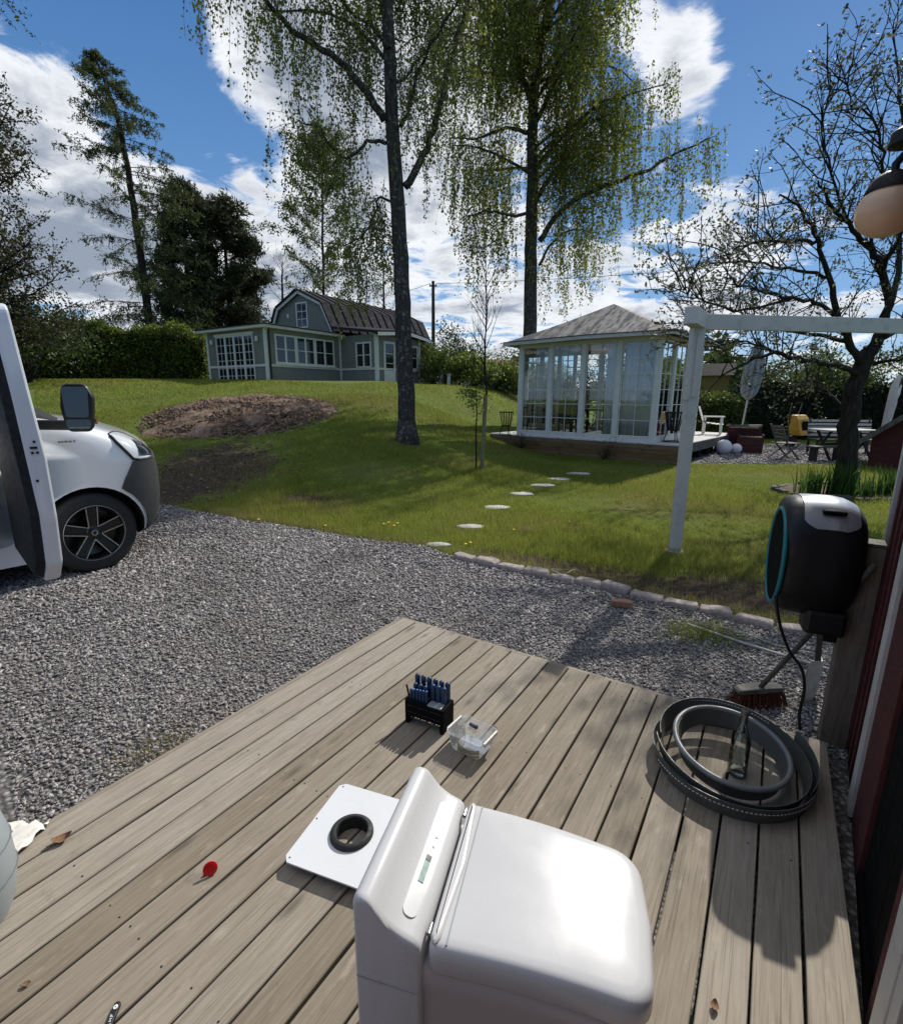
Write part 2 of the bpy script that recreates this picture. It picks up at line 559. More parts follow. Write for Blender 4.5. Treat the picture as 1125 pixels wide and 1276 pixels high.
X, Y = np.meshgrid(xs, ys)
Z = H(X, Y)
nx, ny = len(xs), len(ys)
I = np.arange(nx * ny).reshape(ny, nx)
F = np.stack([I[:-1, :-1], I[:-1, 1:], I[1:, 1:], I[1:, :-1]], -1).reshape(-1, 4)
ground = fast('ground', np.stack([X, Y, Z], -1).reshape(-1, 3), F, m_ground, None, 179)
tag(ground, 'sunlit lawn rising towards the grey house with bare soil patches', 'lawn', kind='structure')

EDGE = [(-30, 15), (-12, 9.5), (-6, 7.6), (-3.96, 6.75), (-3.2, 6.3), (-2.61, 6.04), (-1.59, 5.9), (-.3, 5.46), (.04, 5.03), (.6, 4.64), (1.31, 4.2), (1.86, 3.78), (2.32, 3.46), (2.68, 3.22), (3.4, 2.75), (4.4, 2.1)]
def yb(x):
    return np.interp(x, [p[0] for p in EDGE], [p[1] for p in EDGE])
def gravel_mat():
    t = NT('grey_gravel_bed')
    v = t.coord('Object')
    vo = t.n('ShaderNodeTexVoronoi')
    vo.inputs['Scale'].default_value = 46
    t.l(v, vo.inputs['Vector'])
    c = t.ramp(vo.outputs['Color'], [(.1, (.12, .113, .108)), (.5, (.23, .215, .207)), (.9, (.38, .36, .345))])
    c = t.mix(t.range(vo.outputs['Distance'], 0.3, .7), c, (.085, .08, .075))
    c = t.mix(t.range(t.noise(v, 1.6, 6, .7), .55, .72, 0, .6), c, (.10, .085, .065))
    return t.done(t.pbr(c, .9, 0, .2, t.bump(vo.outputs['Distance'], .9, -.012)))
m_gravelbed = gravel_mat()
gx = np.concatenate([np.arange(-16, -5, 1.0), np.arange(-5, 4.41, .14)])
tt = np.linspace(0, 1, 60)
r_ = rnd(3)
GX, GT = np.meshgrid(gx, tt)
wob = np.interp(gx, np.arange(-16, 5, .11), r_.normal(0, .035, len(np.arange(-16, 5, .11))))
top = np.where(gx < 0.0, yb(gx) + wob, yb(gx))
GY = -4 + GT * (top[None, :] + 4)
GZ = H(GX, GY) + .006
n0, n1_ = len(tt), len(gx)
I = np.arange(n0 * n1_).reshape(n0, n1_)
F = np.stack([I[:-1, :-1], I[:-1, 1:], I[1:, 1:], I[1:, :-1]], -1).reshape(-1, 4)
tag(fast('gravel_drive', np.stack([GX, GY, GZ], -1).reshape(-1, 3), F, m_gravelbed, None, 179), 'grey gravel drive beside the deck', 'gravel drive', kind='structure')

# --- gravel stones lying loose on the drive
DPH = math.radians(32.628)
UU = np.array([math.sin(DPH), math.cos(DPH)])
VV = np.array([math.cos(DPH), -math.sin(DPH)])
def deck_uv(x, y):
    return x * UU[0] + y * UU[1], x * VV[0] + y * VV[1]
m_pebble = NT('gravel_stone')
_g = m_pebble.n('ShaderNodeNewGeometry')
_c = m_pebble.ramp(_g.outputs['Random Per Island'], [(0, (.15, .140, .135)), (.35, (.25, .234, .226)), (.7, (.35, .33, .318)), (.9, (.44, .395, .375)), (1, (.60, .57, .55))])
_c = m_pebble.mix(m_pebble.range(m_pebble.noise(m_pebble.coord('Object', (1, 1, 0)), 1.1, 6, .65), .50, .70, 0, .55), _c, (.30, .262, .22))
_c = m_pebble.mix(m_pebble.range(m_pebble.noise(m_pebble.coord('Object', (1, 1, 0)), .8, 5, .6, .8), .52, .66, 0, .45), _c, (.115, .105, .098))
_c = m_pebble.mix(m_pebble.range(m_pebble.noise(m_pebble.coord('Object'), 130, 4, .7), .4, .7, 0, .4), _c, (.14, .13, .125))
m_pebble = m_pebble.done(m_pebble.pbr(_c, .8, 0, .35))
def stones_mesh(P, S, seed, flat=.6):
    """angular chips: jittered octahedra"""
    r = rnd(seed)
    n = len(P)
    octa = np.array([(1, 0, 0), (-1, 0, 0), (0, 1, 0), (0, -1, 0), (0, 0, 1), (0, 0, -1)], float)
    V = np.repeat(octa[None], n, 0) * .62
    V = V * r.uniform(.6, 1.25, (n, 6, 1)) + r.normal(0, .17, (n, 6, 3))
    V = V * (S[:, None, None] * np.stack([r.uniform(.85, 1.4, n), r.uniform(.7, 1.05, n), r.uniform(.55, .95, n) * flat / .6], -1)[:, None, :])
    a, b, c = r.uniform(0, 6.28, n), r.normal(0, .5, n), r.normal(0, .5, n)
    ca, sa, cb, sb, cc, sc_ = np.cos(a), np.sin(a), np.cos(b), np.sin(b), np.cos(c), np.sin(c)
    R = np.empty((n, 3, 3))
    R[:, 0] = np.stack([ca * cb, ca * sb * sc_ - sa * cc, ca * sb * cc + sa * sc_], -1)
    R[:, 1] = np.stack([sa * cb, sa * sb * sc_ + ca * cc, sa * sb * cc - ca * sc_], -1)
    R[:, 2] = np.stack([-sb, cb * sc_, cb * cc], -1)
    V = np.einsum('nij,nkj->nki', R, V) + P[:, None, :]
    fc = np.array([(0, 2, 4), (2, 1, 4), (1, 3, 4), (3, 0, 4), (2, 0, 5), (1, 2, 5), (3, 1, 5), (0, 3, 5)])
    F = (fc[None] + (np.arange(n) * 6)[:, None, None]).reshape(-1, 3)
    return V.reshape(-1, 3), F
r_ = rnd(5)
n = 330000
az = r_.uniform(-.80, .82, n)
rr = np.sqrt(r_.uniform(.9 ** 2, 7.9 ** 2, n))
keep = r_.uniform(0, 1, n) < np.clip(2.7 / rr, 0, 1) ** 1.2
px_, py_ = rr * np.sin(az), rr * np.cos(az)
u_, v_ = deck_uv(px_, py_)
keep &= (py_ < yb(px_) - .015) & ~((u_ < 2.70) & (v_ > -2.135)) & (px_ > -5.6) & ~((v_ > .36) & (u_ < 2.6))
px_, py_, rr = px_[keep], py_[keep], rr[keep]
sz = (.009 + .015 * r_.uniform(0, 1, len(px_)) ** 1.8) * np.clip(rr / 3.2, .95, 1.6)
V, F = stones_mesh(np.stack([px_, py_, H(px_, py_) + .007 + r_.uniform(0, .007, len(px_))], -1), sz, 6, .42)
tag(fast('gravel_stones', V, F, m_pebble), 'loose grey crushed stones covering the drive', 'gravel', kind='stuff')

# --- grass
def blade_mat(name, lo, mid, hi, dry=False):
    t = NT(name)
    g = t.n('ShaderNodeNewGeometry')
    v = t.coord('Object')
    big = t.noise(v, 0.55, 5, .6)
    f = t.math('ADD', t.math('MULTIPLY', g.outputs['Random Per Island'], .55), t.math('MULTIPLY', big, .55))
    c = t.ramp(f, [(.22, lo), (.48, mid), (.8, hi)])
    if dry:
        dm = t.range(t.noise(v, 0.42, 5, 0.6, 0.6), 0.50, 0.64, 0, .8)
        dk = t.range(t.noise(v, 1.7, 5, 0.65), 0.54, 0.68, 0, .55)
        c = t.mix(dk, c, tuple(q * .75 for q in lo))
        c = t.mix(dm, c, t.ramp(g.outputs['Random Per Island'], [(.2, (.15, .135, .045)), (.8, (.36, .31, .13))]))
    d = t.n('ShaderNodeBsdfDiffuse')
    tr = t.n('ShaderNodeBsdfTranslucent')
    t.l(c, d.inputs[0])
    t.l(t.mix(.5, c, (hi[0] * 1.2, hi[1] * 1.3, hi[2])), tr.inputs[0])
    mx = t.n('ShaderNodeMixShader')
    mx.inputs[0].default_value = .42
    t.l(d.outputs[0], mx.inputs[1])
    t.l(tr.outputs[0], mx.inputs[2])
    return t.done(mx.outputs[0])
m_grass = blade_mat('grass_blade', (.068, .100, .014), (.165, .212, .028), (.36, .35, .095), True)
m_drygrass = blade_mat('dry_grass_blade', (.13, .105, .04), (.24, .195, .09), (.36, .31, .16))
STEPS = [(-.14, 5.46, .17, .10), (.254, 6.27, .20, .13), (.68, 7.37, .25, .15), (1.194, 8.38, .24, .15), (1.678, 9.2, .28, .16), (2.16, 9.97, .26, .16), (2.74, 10.8, .30, .17)]
def blades(P, Hh, Wd, seed, lean=.35):
    r = rnd(seed)
    n = len(P)
    a = r.uniform(0, 6.283, n)
    side = np.stack([np.cos(a), np.sin(a), np.zeros(n)], -1) * (Wd / 2)[:, None]
    b = r.uniform(0, 6.283, n)
    tip = np.stack([np.cos(b) * lean * Hh * r.uniform(.2, 1.4, n), np.sin(b) * lean * Hh * r.uniform(.2, 1.4, n), Hh], -1)
    V = np.stack([P - side, P + side, P + tip], 1).reshape(-1, 3)
    return V, np.arange(3 * n).reshape(-1, 3)
r_ = rnd(11)
n = 520000
az = r_.uniform(-.62, .80, n)
rr = np.exp(r_.uniform(math.log(4.0), math.log(17.0), n))
gx_, gy_ = rr * np.sin(az), rr * np.cos(az)
keep = gy_ > yb(gx_) + np.where(gx_ > 0, .13, .0) + np.abs(r_.normal(0, .03, n))
for cx, cy, rx, ry in STEPS:
    keep &= ((gx_ - cx) / (rx * .76)) ** 2 + ((gy_ - cy) / (ry * .72)) ** 2 > r_.uniform(.7, 1.1, n)
def inell(x, y, cx, cy, rx, ry, rot, k):
    dx, dy = x - cx, y - cy
    a = dx * math.cos(rot) + dy * math.sin(rot)
    b = dy * math.cos(rot) - dx * math.sin(rot)
    return (a / rx) ** 2 + (b / ry) ** 2 < k
for b in ((-4.35, 9.0, 1.5, 2.6, .25), (-4.1, 7.3, .9, .9, 0), (2.6, 4.1, .9, .55, -.5), (1.5, 4.45, 1.9, .36, -.58), (-2.2, 7.4, .5, .25, 0)):
    keep &= ~(inell(gx_, gy_, *b, r_.uniform(.2, 1.25, n)) & (r_.uniform(0, 1, n) < .9))
GA, GB = np.array([2.064, 15.521]), np.array([5.086, 12.867])
gd = (GB - GA) / np.linalg.norm(GB - GA)
gn = np.array([-gd[1], gd[0]])
q1 = (gx_ - GA[0]) * gd[0] + (gy_ - GA[1]) * gd[1]
q2 = (gx_ - GA[0]) * gn[0] + (gy_ - GA[1]) * gn[1]
keep &= ~((q1 > -1.15) & (q1 < 4.65) & (q2 > -.12))
keep &= ~((gy_ > 12.45 - .05 * (gx_ - 6)) & (gx_ > 5.4))
mx_, my_ = gx_ + 5.6, gy_ - 13.6
keep &= (mx_ / 2.5) ** 2 + (my_ / 2.3) ** 2 > 1
gx_, gy_, rr = gx_[keep], gy_[keep], rr[keep]
Pg = np.stack([gx_, gy_, H(gx_, gy_) - .003], -1)
patch = np.sin(gx_ * 1.7 + 1.3 * np.sin(gy_ * .9)) + np.sin(gy_ * 1.3 + gx_ * .6)
hg = r_.uniform(.025, .075, len(gx_)) * (1.1 + .33 * patch + .2 * np.sin(gx_ * 9) * np.sin(gy_ * 7))
V, F = blades(Pg, np.clip(hg, .015, .12), .0042 * np.clip(rr / 5.5, .9, 3.2), 12)
tag(fast('grass', V, F, m_grass), 'short green lawn grass in front of the gazebo', 'grass', kind='stuff')
r_ = rnd(15)
n = 95000
az = r_.uniform(-.68, .42, n)
rr = np.sqrt(r_.uniform(13.0 ** 2, 27.0 ** 2, n))
hx_, hy_ = rr * np.sin(az), rr * np.cos(az)
keep = ((hx_ + 5.6) / 2.7) ** 2 + ((hy_ - 13.6) / 2.5) ** 2 > 1
q1 = (hx_ - GA[0]) * gd[0] + (hy_ - GA[1]) * gd[1]
q2 = (hx_ - GA[0]) * gn[0] + (hy_ - GA[1]) * gn[1]
keep &= ~((q1 > -1.15) & (q1 < 4.9) & (q2 > -.3))
lx_, ly_ = (hx_ + 7.4) * .543 + (hy_ - 21.0) * .84, -(hx_ + 7.4) * .84 + (hy_ - 21.0) * .543
keep &= ~((lx_ > -.05) & (ly_ > -4.3) & (ly_ < 5))
hx_, hy_, rr = hx_[keep], hy_[keep], rr[keep]
V, F = blades(np.stack([hx_, hy_, H(hx_, hy_) - .003], -1), r_.uniform(.03, .085, len(hx_)), .0011 * rr, 16, .5)
tag(fast('slope_grass', V, F, m_grass), 'lawn grass on the slope up to the grey house', 'grass', kind='stuff')
# dry and long grass along the stone edging
r_ = rnd(13)
n = 5200
ex = r_.uniform(-3.2, 3.0, n)
ey = yb(ex) + np.where(ex > 0, .10, 0) + np.abs(r_.normal(0, .09, n))
V, F = blades(np.stack([ex, ey, H(ex, ey)], -1), r_.uniform(.03, .10, n), np.full(n, .004), 14, .9)
tag(fast('edge_grass', V, F, m_drygrass), 'dry straw coloured grass along the gravel edge', 'grass', kind='stuff')
for k, (tx, ty, lab) in enumerate(((.93, 6.02, 'dry grey grass tuft beside the second stepping stone'), (1.55, 6.15, 'flattened pale dry grass clump in the lawn between the stepping stones and white post'))):
    r_ = rnd(20 + k)
    n = 420
    a, q = r_.uniform(0, 6.28, n), np.abs(r_.normal(0, .06, n))
    V, F = blades(np.stack([tx + np.cos(a) * q * 1.5, ty + np.sin(a) * q, np.full(n, -.002)], -1), r_.uniform(.04, .15, n) * (1 - .4 * k), np.full(n, .006), 30 + k, 1.1)
    tag(fast('grass_tuft', V, F, m_drygrass), lab, 'grass tuft')

# --- soil mound in front of the house
r_ = rnd(8)
t_ = NT('dug_soil')
_v = t_.coord('Object')
_c = t_.ramp(t_.noise(_v, 5.5, 9, .7), [(.3, (.115, .074, .050)), (.5, (.27, .185, .13)), (.7, (.43, .325, .245))])
m_soil = t_.done(t_.pbr(_c, .95, 0, .1, t_.bump(t_.noise(_v, 9, 9, .75), 1.0, .12)))
mr, ma = 26, 84
loops = []
for i in range(mr):
    q = i / (mr - 1)
    lp = []
    for k in range(ma):
        a = 2 * math.pi * k / ma
        R = (1 + .10 * math.sin(3 * a + 1) + .07 * math.sin(5 * a) + .05 * math.sin(11 * a)) * (1 - q)
        x, y = -5.65 + 2.2 * R * math.cos(a), 13.8 + 2.3 * R * math.sin(a)
        h = .22 * (1 - (1 - q) ** 2.2) + (r_.normal(0, .030) if q > 0 else 0) + .06 * math.sin(x * 4.1) * math.sin(y * 3.3) * (q > 0.05)
        lp.append((x, y, float(H(x, y)) + (h if q > 0 else -.02)))
    loops.append(lp)
mb = MB().loops(loops, cap0=False)
tag(mb.build('soil_mound', m_soil, smooth=60), 'low mound of freshly dug brown soil below the grey house', 'soil mound', kind='structure')
n = 5200
a, q = r_.uniform(0, 6.28, n), np.sqrt(r_.uniform(0, 1, n))
sx, sy = -5.65 + 2.5 * q * np.cos(a), 13.8 + 2.55 * q * np.sin(a)
V, F = stones_mesh(np.stack([sx, sy, H(sx, sy) + .22 * np.maximum(0, 1 - (q * 1.08) ** 2.2) + .0], -1), r_.uniform(.02, .09, n), 9)
tag(fast('soil_clods', V, F, m_soil), 'crumbly brown soil clods on the mound', 'soil', kind='stuff')
n = 700
a, q = r_.uniform(0, 6.28, n), np.sqrt(r_.uniform(0, 1, n))
sx, sy = -4.35 + 1.6 * q * np.cos(a), 8.9 + 2.4 * q * np.sin(a)
V, F = stones_mesh(np.stack([sx, sy, H(sx, sy)], -1), r_.uniform(.02, .08, n), 10)
tag(fast('soil_crumbs', V, F, m_soil), 'dark soil crumbs on the bare path beside the van', 'soil', kind='stuff')

# --- stone edging and stepping stones
edging = thing('stone_edging', 'row of worn reddish grey edging stones between gravel and lawn', 'edging')
pts = [(0.04, 5.03), (.322, 4.85), (.608, 4.656), (.955, 4.434), (1.309, 4.231), (1.614, 3.99), (1.863, 3.79), (2.106, 3.636), (2.316, 3.466), (2.683, 3.237), (3.2, 2.9)]
seg = [0]
for a, b in zip(pts, pts[1:]):
    seg.append(seg[-1] + math.dist(a, b))
r_ = rnd(31)
s0 = 0.0
while s0 < seg[-1] - .2:
    L = r_.uniform(.225, .285)
    c = s0 + L / 2
    x, y = np.interp(c, seg, [p[0] for p in pts]), np.interp(c, seg, [p[1] for p in pts])
    x2, y2 = np.interp(c + .05, seg, [p[0] for p in pts]), np.interp(c + .05, seg, [p[1] for p in pts])
    ang = math.atan2(y2 - y, x2 - x) + r_.normal(0, .05)
    w, h = r_.uniform(.10, .13), r_.uniform(.10, .125)
    lp = []
    prof = [(-.5, -.5), (-.2, -.53), (.15, -.5), (.5, -.48), (.53, 0), (.5, .5), (.1, .53), (-.25, .5), (-.5, .5), (-.53, 0)]
    j = [r_.normal(0, .025, 2) for _ in prof]
    for zz_, sc_ in ((-.06, .98), (h * .55, 1.0), (h * .8, .97), (h * .95, .88), (h, .70)):
        lp.append([((px + d[0]) * L * (.94 if sc_ > .9 else .94 * sc_ + .04), (py + d[1]) * w * sc_, zz_ - .055 + r_.normal(0, .004)) for (px, py), d in zip(prof, j)])
    MB().loops(lp).build('stone', m_stone, edging, 50, loc=(x, y, float(H(x, y)))).rotation_euler = (r_.normal(0, .04), r_.normal(0, .04), ang)
    s0 += L + r_.uniform(.006, .022)
ORD = ['first', 'second', 'third', 'fourth', 'fifth', 'sixth', 'seventh']
r_ = rnd(33)
for k, (x, y, rx, ry) in enumerate(STEPS):
    j = [1 + r_.normal(0, .09) for _ in range(18)]
    lp = []
    for zz_, sc_ in ((-.04, .96), (.012, 1.0), (.022, .985), (.027, .93)):
        lp.append([(rx * .84 * sc_ * j[i] * math.cos(2 * math.pi * i / 18), ry * .84 * sc_ * j[i] * math.sin(2 * math.pi * i / 18), zz_ + r_.normal(0, .0015)) for i in range(18)])
    o = MB().loops(lp).build('stepping_stone', m_slab, None, 40, loc=(x, y, float(H(x, y)) + .0))
    tag(o, f'pale flat stepping stone in the lawn, {ORD[k]} from the gravel edge', 'stepping stone', 'stepping stones across the lawn')

# --- deck
deck = thing('wooden_deck', 'weathered grey brown plank deck beside the red shed', 'deck', (0, 0, 0), math.pi / 2 - DPH)
DZ = .09
o0, pw = -2.121, .125
r_ = rnd(41)
plank_me = []
for k in range(4):
    mb = MB()
    L = 4.35
    nseg = 14
    lp = []
    for i in range(nseg + 1):
        x = -1.7 + L * i / nseg
        wv = r_.normal(0, .0009, 2)
        lp.append([(x, -.0585 + wv[0], -.028), (x, .0585 + wv[1], -.028), (x, .0585 + wv[1], -.0035), (x, .0560 + wv[1], 0), (x, -.0560 + wv[0], 0), (x, -.0585 + wv[0], -.0035)])
    mb.loops(lp)
    me = bpy.data.meshes.new('plank')
    me.from_pydata([tuple(p) for p in mb.v], [], mb.f)
    me.update()
    plank_me.append(me)
for i in range(20):
    o = link('plank', plank_me[i % 4], m_deck, deck, loc=(r_.normal(0, .002), -(o0 + (i + .5) * pw), DZ + r_.normal(0, .0008)), rot=(r_.normal(0, .004), 0, 0))
MB().box((2.664, (2.121 - .373) / 2, DZ - .062), (.026, 2.494, .122)).build('fascia_board', m_deck, deck, bevel=.003)
MB().box((.45, 2.136, DZ - .064), (4.4, .024, .12)).build('fascia_board', m_deck, deck, bevel=.003)
mbj = MB()
for k in range(7):
    mbj.box((-1.55 + .68 * k, .87, DZ - .075), (.045, 2.44, .09))
mbj.build('joists', m_blackmatt, deck)
mbs = MB()
for k in range(7):
    for i in range(20):
        for d in (-.033, .033):
            if r_.uniform() < .82:
                mbs.lathe([(.0038, 0), (.0038, .0012)], 6, T3(-1.55 + .68 * k + r_.normal(0, .006), -(o0 + (i + .5) * pw) + d + r_.normal(0, .003), DZ - .0008))
tag(mbs.build('screws', m_iron, deck), kind='stuff')
# --- red shed (same direction as the deck)
shed = thing('red_shed', 'dark red wooden shed with white trim and a black door beside the deck', 'shed', (0, 0, 0), math.pi / 2 - DPH - .0558)
_pv = Vector((1.5, -.412, 0))
shed.location = RZ(math.pi / 2 - DPH) @ _pv - RZ(math.pi / 2 - DPH - .0558) @ _pv
WY = -.412
MB().box((2.085, WY - .03 - 1.2, 1.29), (1.73, 2.4, 2.58)).build('wall_core', m_blackmatt, shed)
r_ = rnd(51)
u = 2.915
k = 0
while u > 1.25:                                   # vertical boards with cover strips
    w = .118
    if not (1.25 < u - w / 2 < 2.40):
        MB().box((u - w / 2, WY - .012, 1.30), (w - .004, .022, 2.54)).build('wall_board', m_red, shed, bevel=.002)
        MB().box((u - w, WY + .006, 1.30), (.045, .018, 2.54)).build('cover_strip', m_red, shed, bevel=.002)
    u -= w
for uu, z1 in ((2.935, 2.56),):
    MB().box((uu, WY + .004, z1 / 2 + .03), (.05, .032, z1)).build('corner_board', m_offwhite, shed, bevel=.002)
MB().box((2.958, WY - .06, 1.31), (.022, .12, 2.56)).build('corner_board', m_offwhite, shed, bevel=.002)
MB().box((2.338, WY + .008, 1.09), (.095, .034, 2.14)).build('door_trim', m_offwhite, shed, bevel=.003)
MB().box((2.130, WY - .004, 1.09), (.318, .03, 2.14)).build('door_frame', m_red, shed, bevel=.003)
MB().box((1.415, WY - .004, 1.09), (.110, .03, 2.14)).build('door_frame', m_red, shed, bevel=.003)
MB().box((1.312, WY + .008, 1.09), (.095, .034, 2.14)).build('door_trim', m_offwhite, shed, bevel=.003)
MB().box((1.825, WY + .008, 2.21), (1.12, .034, .095)).build('door_trim', m_offwhite, shed, bevel=.003)
door = MB().box((1.72, WY - .03, 1.09), (.50, .03, 2.12)).build('door', m_blackmatt, shed, bevel=.003)
for k in range(3):
    MB().box((1.553 + .167 * k, WY - .010, 1.09), (.162, .012, 2.10)).build('door_board', m_blackmatt, door, bevel=.003)
MB().box((1.52, WY + .02, 1.02), (.02, .05, .12)).build('door_handle', m_iron, door, bevel=.004)
MB().box((2.085, WY - 1.14, 2.63), (2.1, 2.64, .09)).build('roof', m_blackmatt, shed, bevel=.01)
for k in range(20):
    MB().box((1.208, WY - .09 - .121 * k, 1.30), (.022, .117, 2.54)).build('wall_board', m_red, shed, bevel=.002)
MB().box((1.232, WY + .004, 1.31), (.062, .032, 2.56)).build('corner_board', m_offwhite, shed, bevel=.002)
m_redboards = plain('red_bounce_wall', (.075, .011, .010), .85, .3, 6, .4, 40)
MB().box((-.95, WY - 2.0, 1.3), (4.28, 2.2, 2.6)).build('unseen_side_shade', m_redboards, shed)  # unseen block added to shade the toilet side and bounce red onto it
MB().box((-3.3, WY + .9, 1.3), (.40, 3.6, 2.6)).build('unseen_rear_shade', m_redboards, shed)  # unseen wall added behind the camera to block sky fill
mbp = MB().box((2.085, WY - .03, .02), (1.72, .08, .06))
mbp.build('plinth', m_blackmatt, shed)

# --- hose post, reel, hose
def duv(u, v, z=0.0):
    p = UU * u + VV * v
    return Vector((p[0], p[1], z))
hp = thing('timber_post', 'square brown timber post carrying the hose reel', 'post', duv(2.85, .415), math.pi / 2 - DPH)
MB().box((0, 0, .50), (.100, .108, 1.04)).build('shaft', m_post, hp, bevel=.004)
MB().box((0, 0, 1.0275), (.108, .116, .014)).build('cap', m_greywood, hp, bevel=.003)
RC = Vector((1.735, 2.295, .93))
rax = Vector((-.91, .41, 0)).normalized()
reel = thing('hose_reel', 'black and silver wall mounted hose reel with a teal ring', 'hose reel', RC, math.atan2(rax.y, rax.x))
reel.scale = (1.03, 1.03, 1.03)
def reel_ring(x, sc, off=0.0, a0=0, a1=2 * math.pi, n=40):
    out = []
    for k in range(n):
        a = a0 + (a1 - a0) * k / (n if a1 - a0 > 6.2 else n - 1)
        c, s_ = math.cos(a), math.sin(a)
        e = 2 / 2.7
        yy = math.copysign(abs(c) ** e, c) * (.185 * sc + off)
        zz_ = math.copysign(abs(s_) ** e, s_) * (.275 * sc + off)
        out.append((x, yy, zz_))
    return out
prof = [(-.160, .50), (-.155, .66), (-.142, .79), (-.115, .90), (-.08, .965), (-.03, 1.0), (.06, 1.0), (.11, .985), (.135, .95), (.150, .90)]
MB().loops([reel_ring(x, s_) for x, s_ in prof]).build('housing', m_black, reel, 60)
# local +Y of the reel points away from the camera or towards it: choose the front side
front = -1 if (Vector((-rax.y, rax.x, 0)).dot(-RC) < 0) else 1
def patch(xs_, scs, a0, a1, off, name, mat, thick=.004):
    A0, A1 = (a0, a1) if front > 0 else (math.pi - a1, math.pi - a0)
    outer = [reel_ring(x, s_, off, A0, A1, 22) for x, s_ in zip(xs_, scs)]
    inner = [reel_ring(x, s_, off - thick, A0, A1, 22) for x, s_ in zip(xs_, scs)]
    mb = MB()
    mb.loops(outer, close=False, cap0=False, cap1=False)
    mb.loops([l[::-1] for l in inner], close=False, cap0=False, cap1=False)
    for i, j in ((0, 0), (-1, -1)):
        mb.loops([outer[i], inner[j]], close=False, cap0=False, cap1=False)
    mb.loops([[l[0] for l in outer], [l[0] for l in inner]], close=False, cap0=False, cap1=False)
    mb.loops([[l[-1] for l in outer], [l[-1] for l in inner]], close=False, cap0=False, cap1=False)
    return mb.build(name, mat, reel, 50)
def cover(name, mat, a_lo, a_hi, n_a=26, off=.004):
    rows_o, rows_i = [], []
    for j in range(n_a):
        a = a_lo + (a_hi - a_lo) * j / (n_a - 1)
        w = min(1.0, .55 + 1.6 * (a - a_lo) ** .7)                # rounded lower lip
        ro, ri = [], []
        for k in range(13):
            x = -.012 + (-.100 + .205 * k / 12) * w
            s_ = float(np.interp(x, [p[0] for p in prof], [p[1] for p in prof]))
            A = a if front > 0 else math.pi - a
            ro.append(reel_ring(x, s_, off, A, A + 1e-6, 2)[0])
            ri.append(reel_ring(x, s_, off - .006, A, A + 1e-6, 2)[0])
        rows_o.append(ro)
        rows_i.append(ri)
    mb = MB()
    mb.loops(rows_o, close=False, cap0=False, cap1=False)
    mb.loops([q[::-1] for q in rows_i], close=False, cap0=False, cap1=False)
    mb.loops([rows_o[0], rows_i[0]], close=False, cap0=False, cap1=False)
    mb.loops([[q[0] for q in rows_o], [q[0] for q in rows_i]], close=False, cap0=False, cap1=False)
    mb.loops([[q[-1] for q in rows_o], [q[-1] for q in rows_i]], close=False, cap0=False, cap1=False)
    return mb.build(name, mat, reel, 50)
cover('silver_cover', m_silver, .50, 2.1)
MB().box((-.012, front * .128, .232), (.085, .07, .022)).build('grip_slot', m_blackmatt, reel, bevel=.008)
MB().lathe([(.0, 0), (.16, .0), (.19, .002), (.195, .004)], 40, Matrix(((0, 0, 1, .150), (1, 0, 0, 0), (0, 1.18, 0, -.02), (0, 0, 0, 1)))).build('side_cover', m_blackmatt, reel, 40)
tr = []
for k in range(41):
    a = 2 * math.pi * k / 40
    tr.append((.152, .192 * math.cos(a), -.02 + .226 * math.sin(a)))
MB().tube(tr, .0095, 8, False).build('ring', m_teal, reel, 179)
MB().box((-.05, front * .09, -.275), (.16, .12, .12)).build('outlet', m_black, reel, bevel=.02)
# wall bracket between reel and post (world positions brought into reel space)
inv = (Matrix.Translation(RC) @ RZ(math.atan2(rax.y, rax.x)) @ Matrix.Scale(1.03, 4)).inverted()
def rl(p):
    return inv @ Vector(p)
mb = MB()
a_, b_ = rl(duv(2.83, .355, .975)), rl(RC + Vector((.06, -.12, .02)))
mid = (a_ + b_) / 2 + Vector((0, 0, -.03))
mb.bar(a_, mid, .035, .012)
mb.bar(mid, b_, .035, .012)
mb.build('bracket_arm', m_silver, reel, bevel=.004)
mb = MB()
mb.bar(rl(duv(2.86, .330, .52)), rl(duv(2.86, .330, .98)), .06, .06)
mb.bar(rl(duv(2.85, .34, .66)), rl(RC + Vector((.08, -.02, -.2))), .09, .12)
mb.build('bracket', m_black, reel, bevel=.006)
hose = [at(966, 742, 2.19), at(972, 780, 2.20), at(984, 812, 2.22), at(999, 834, 2.25), at(1002, 860, 2.26), at(996, 890, 2.26), at(998, 912, 2.26), at(1010, 925, 2.28)]
hs_ = []
for i in range(len(hose) - 1):
    for q in range(4):
        p0, p1, p2, p3 = hose[max(i - 1, 0)], hose[i], hose[i + 1], hose[min(i + 2, len(hose) - 1)]
        t = q / 4
        hs_.append(.5 * ((2 * p1) + (p2 - p0) * t + (2 * p0 - 5 * p1 + 4 * p2 - p3) * t * t + (3 * p1 - p0 - 3 * p2 + p3) * t ** 3))
hs_.append(hose[-1])
tag(MB().tube(hs_, .0075, 8).build('garden_hose', m_black, None, 179), 'thin black hose hanging from the reel to the gravel', 'hose')

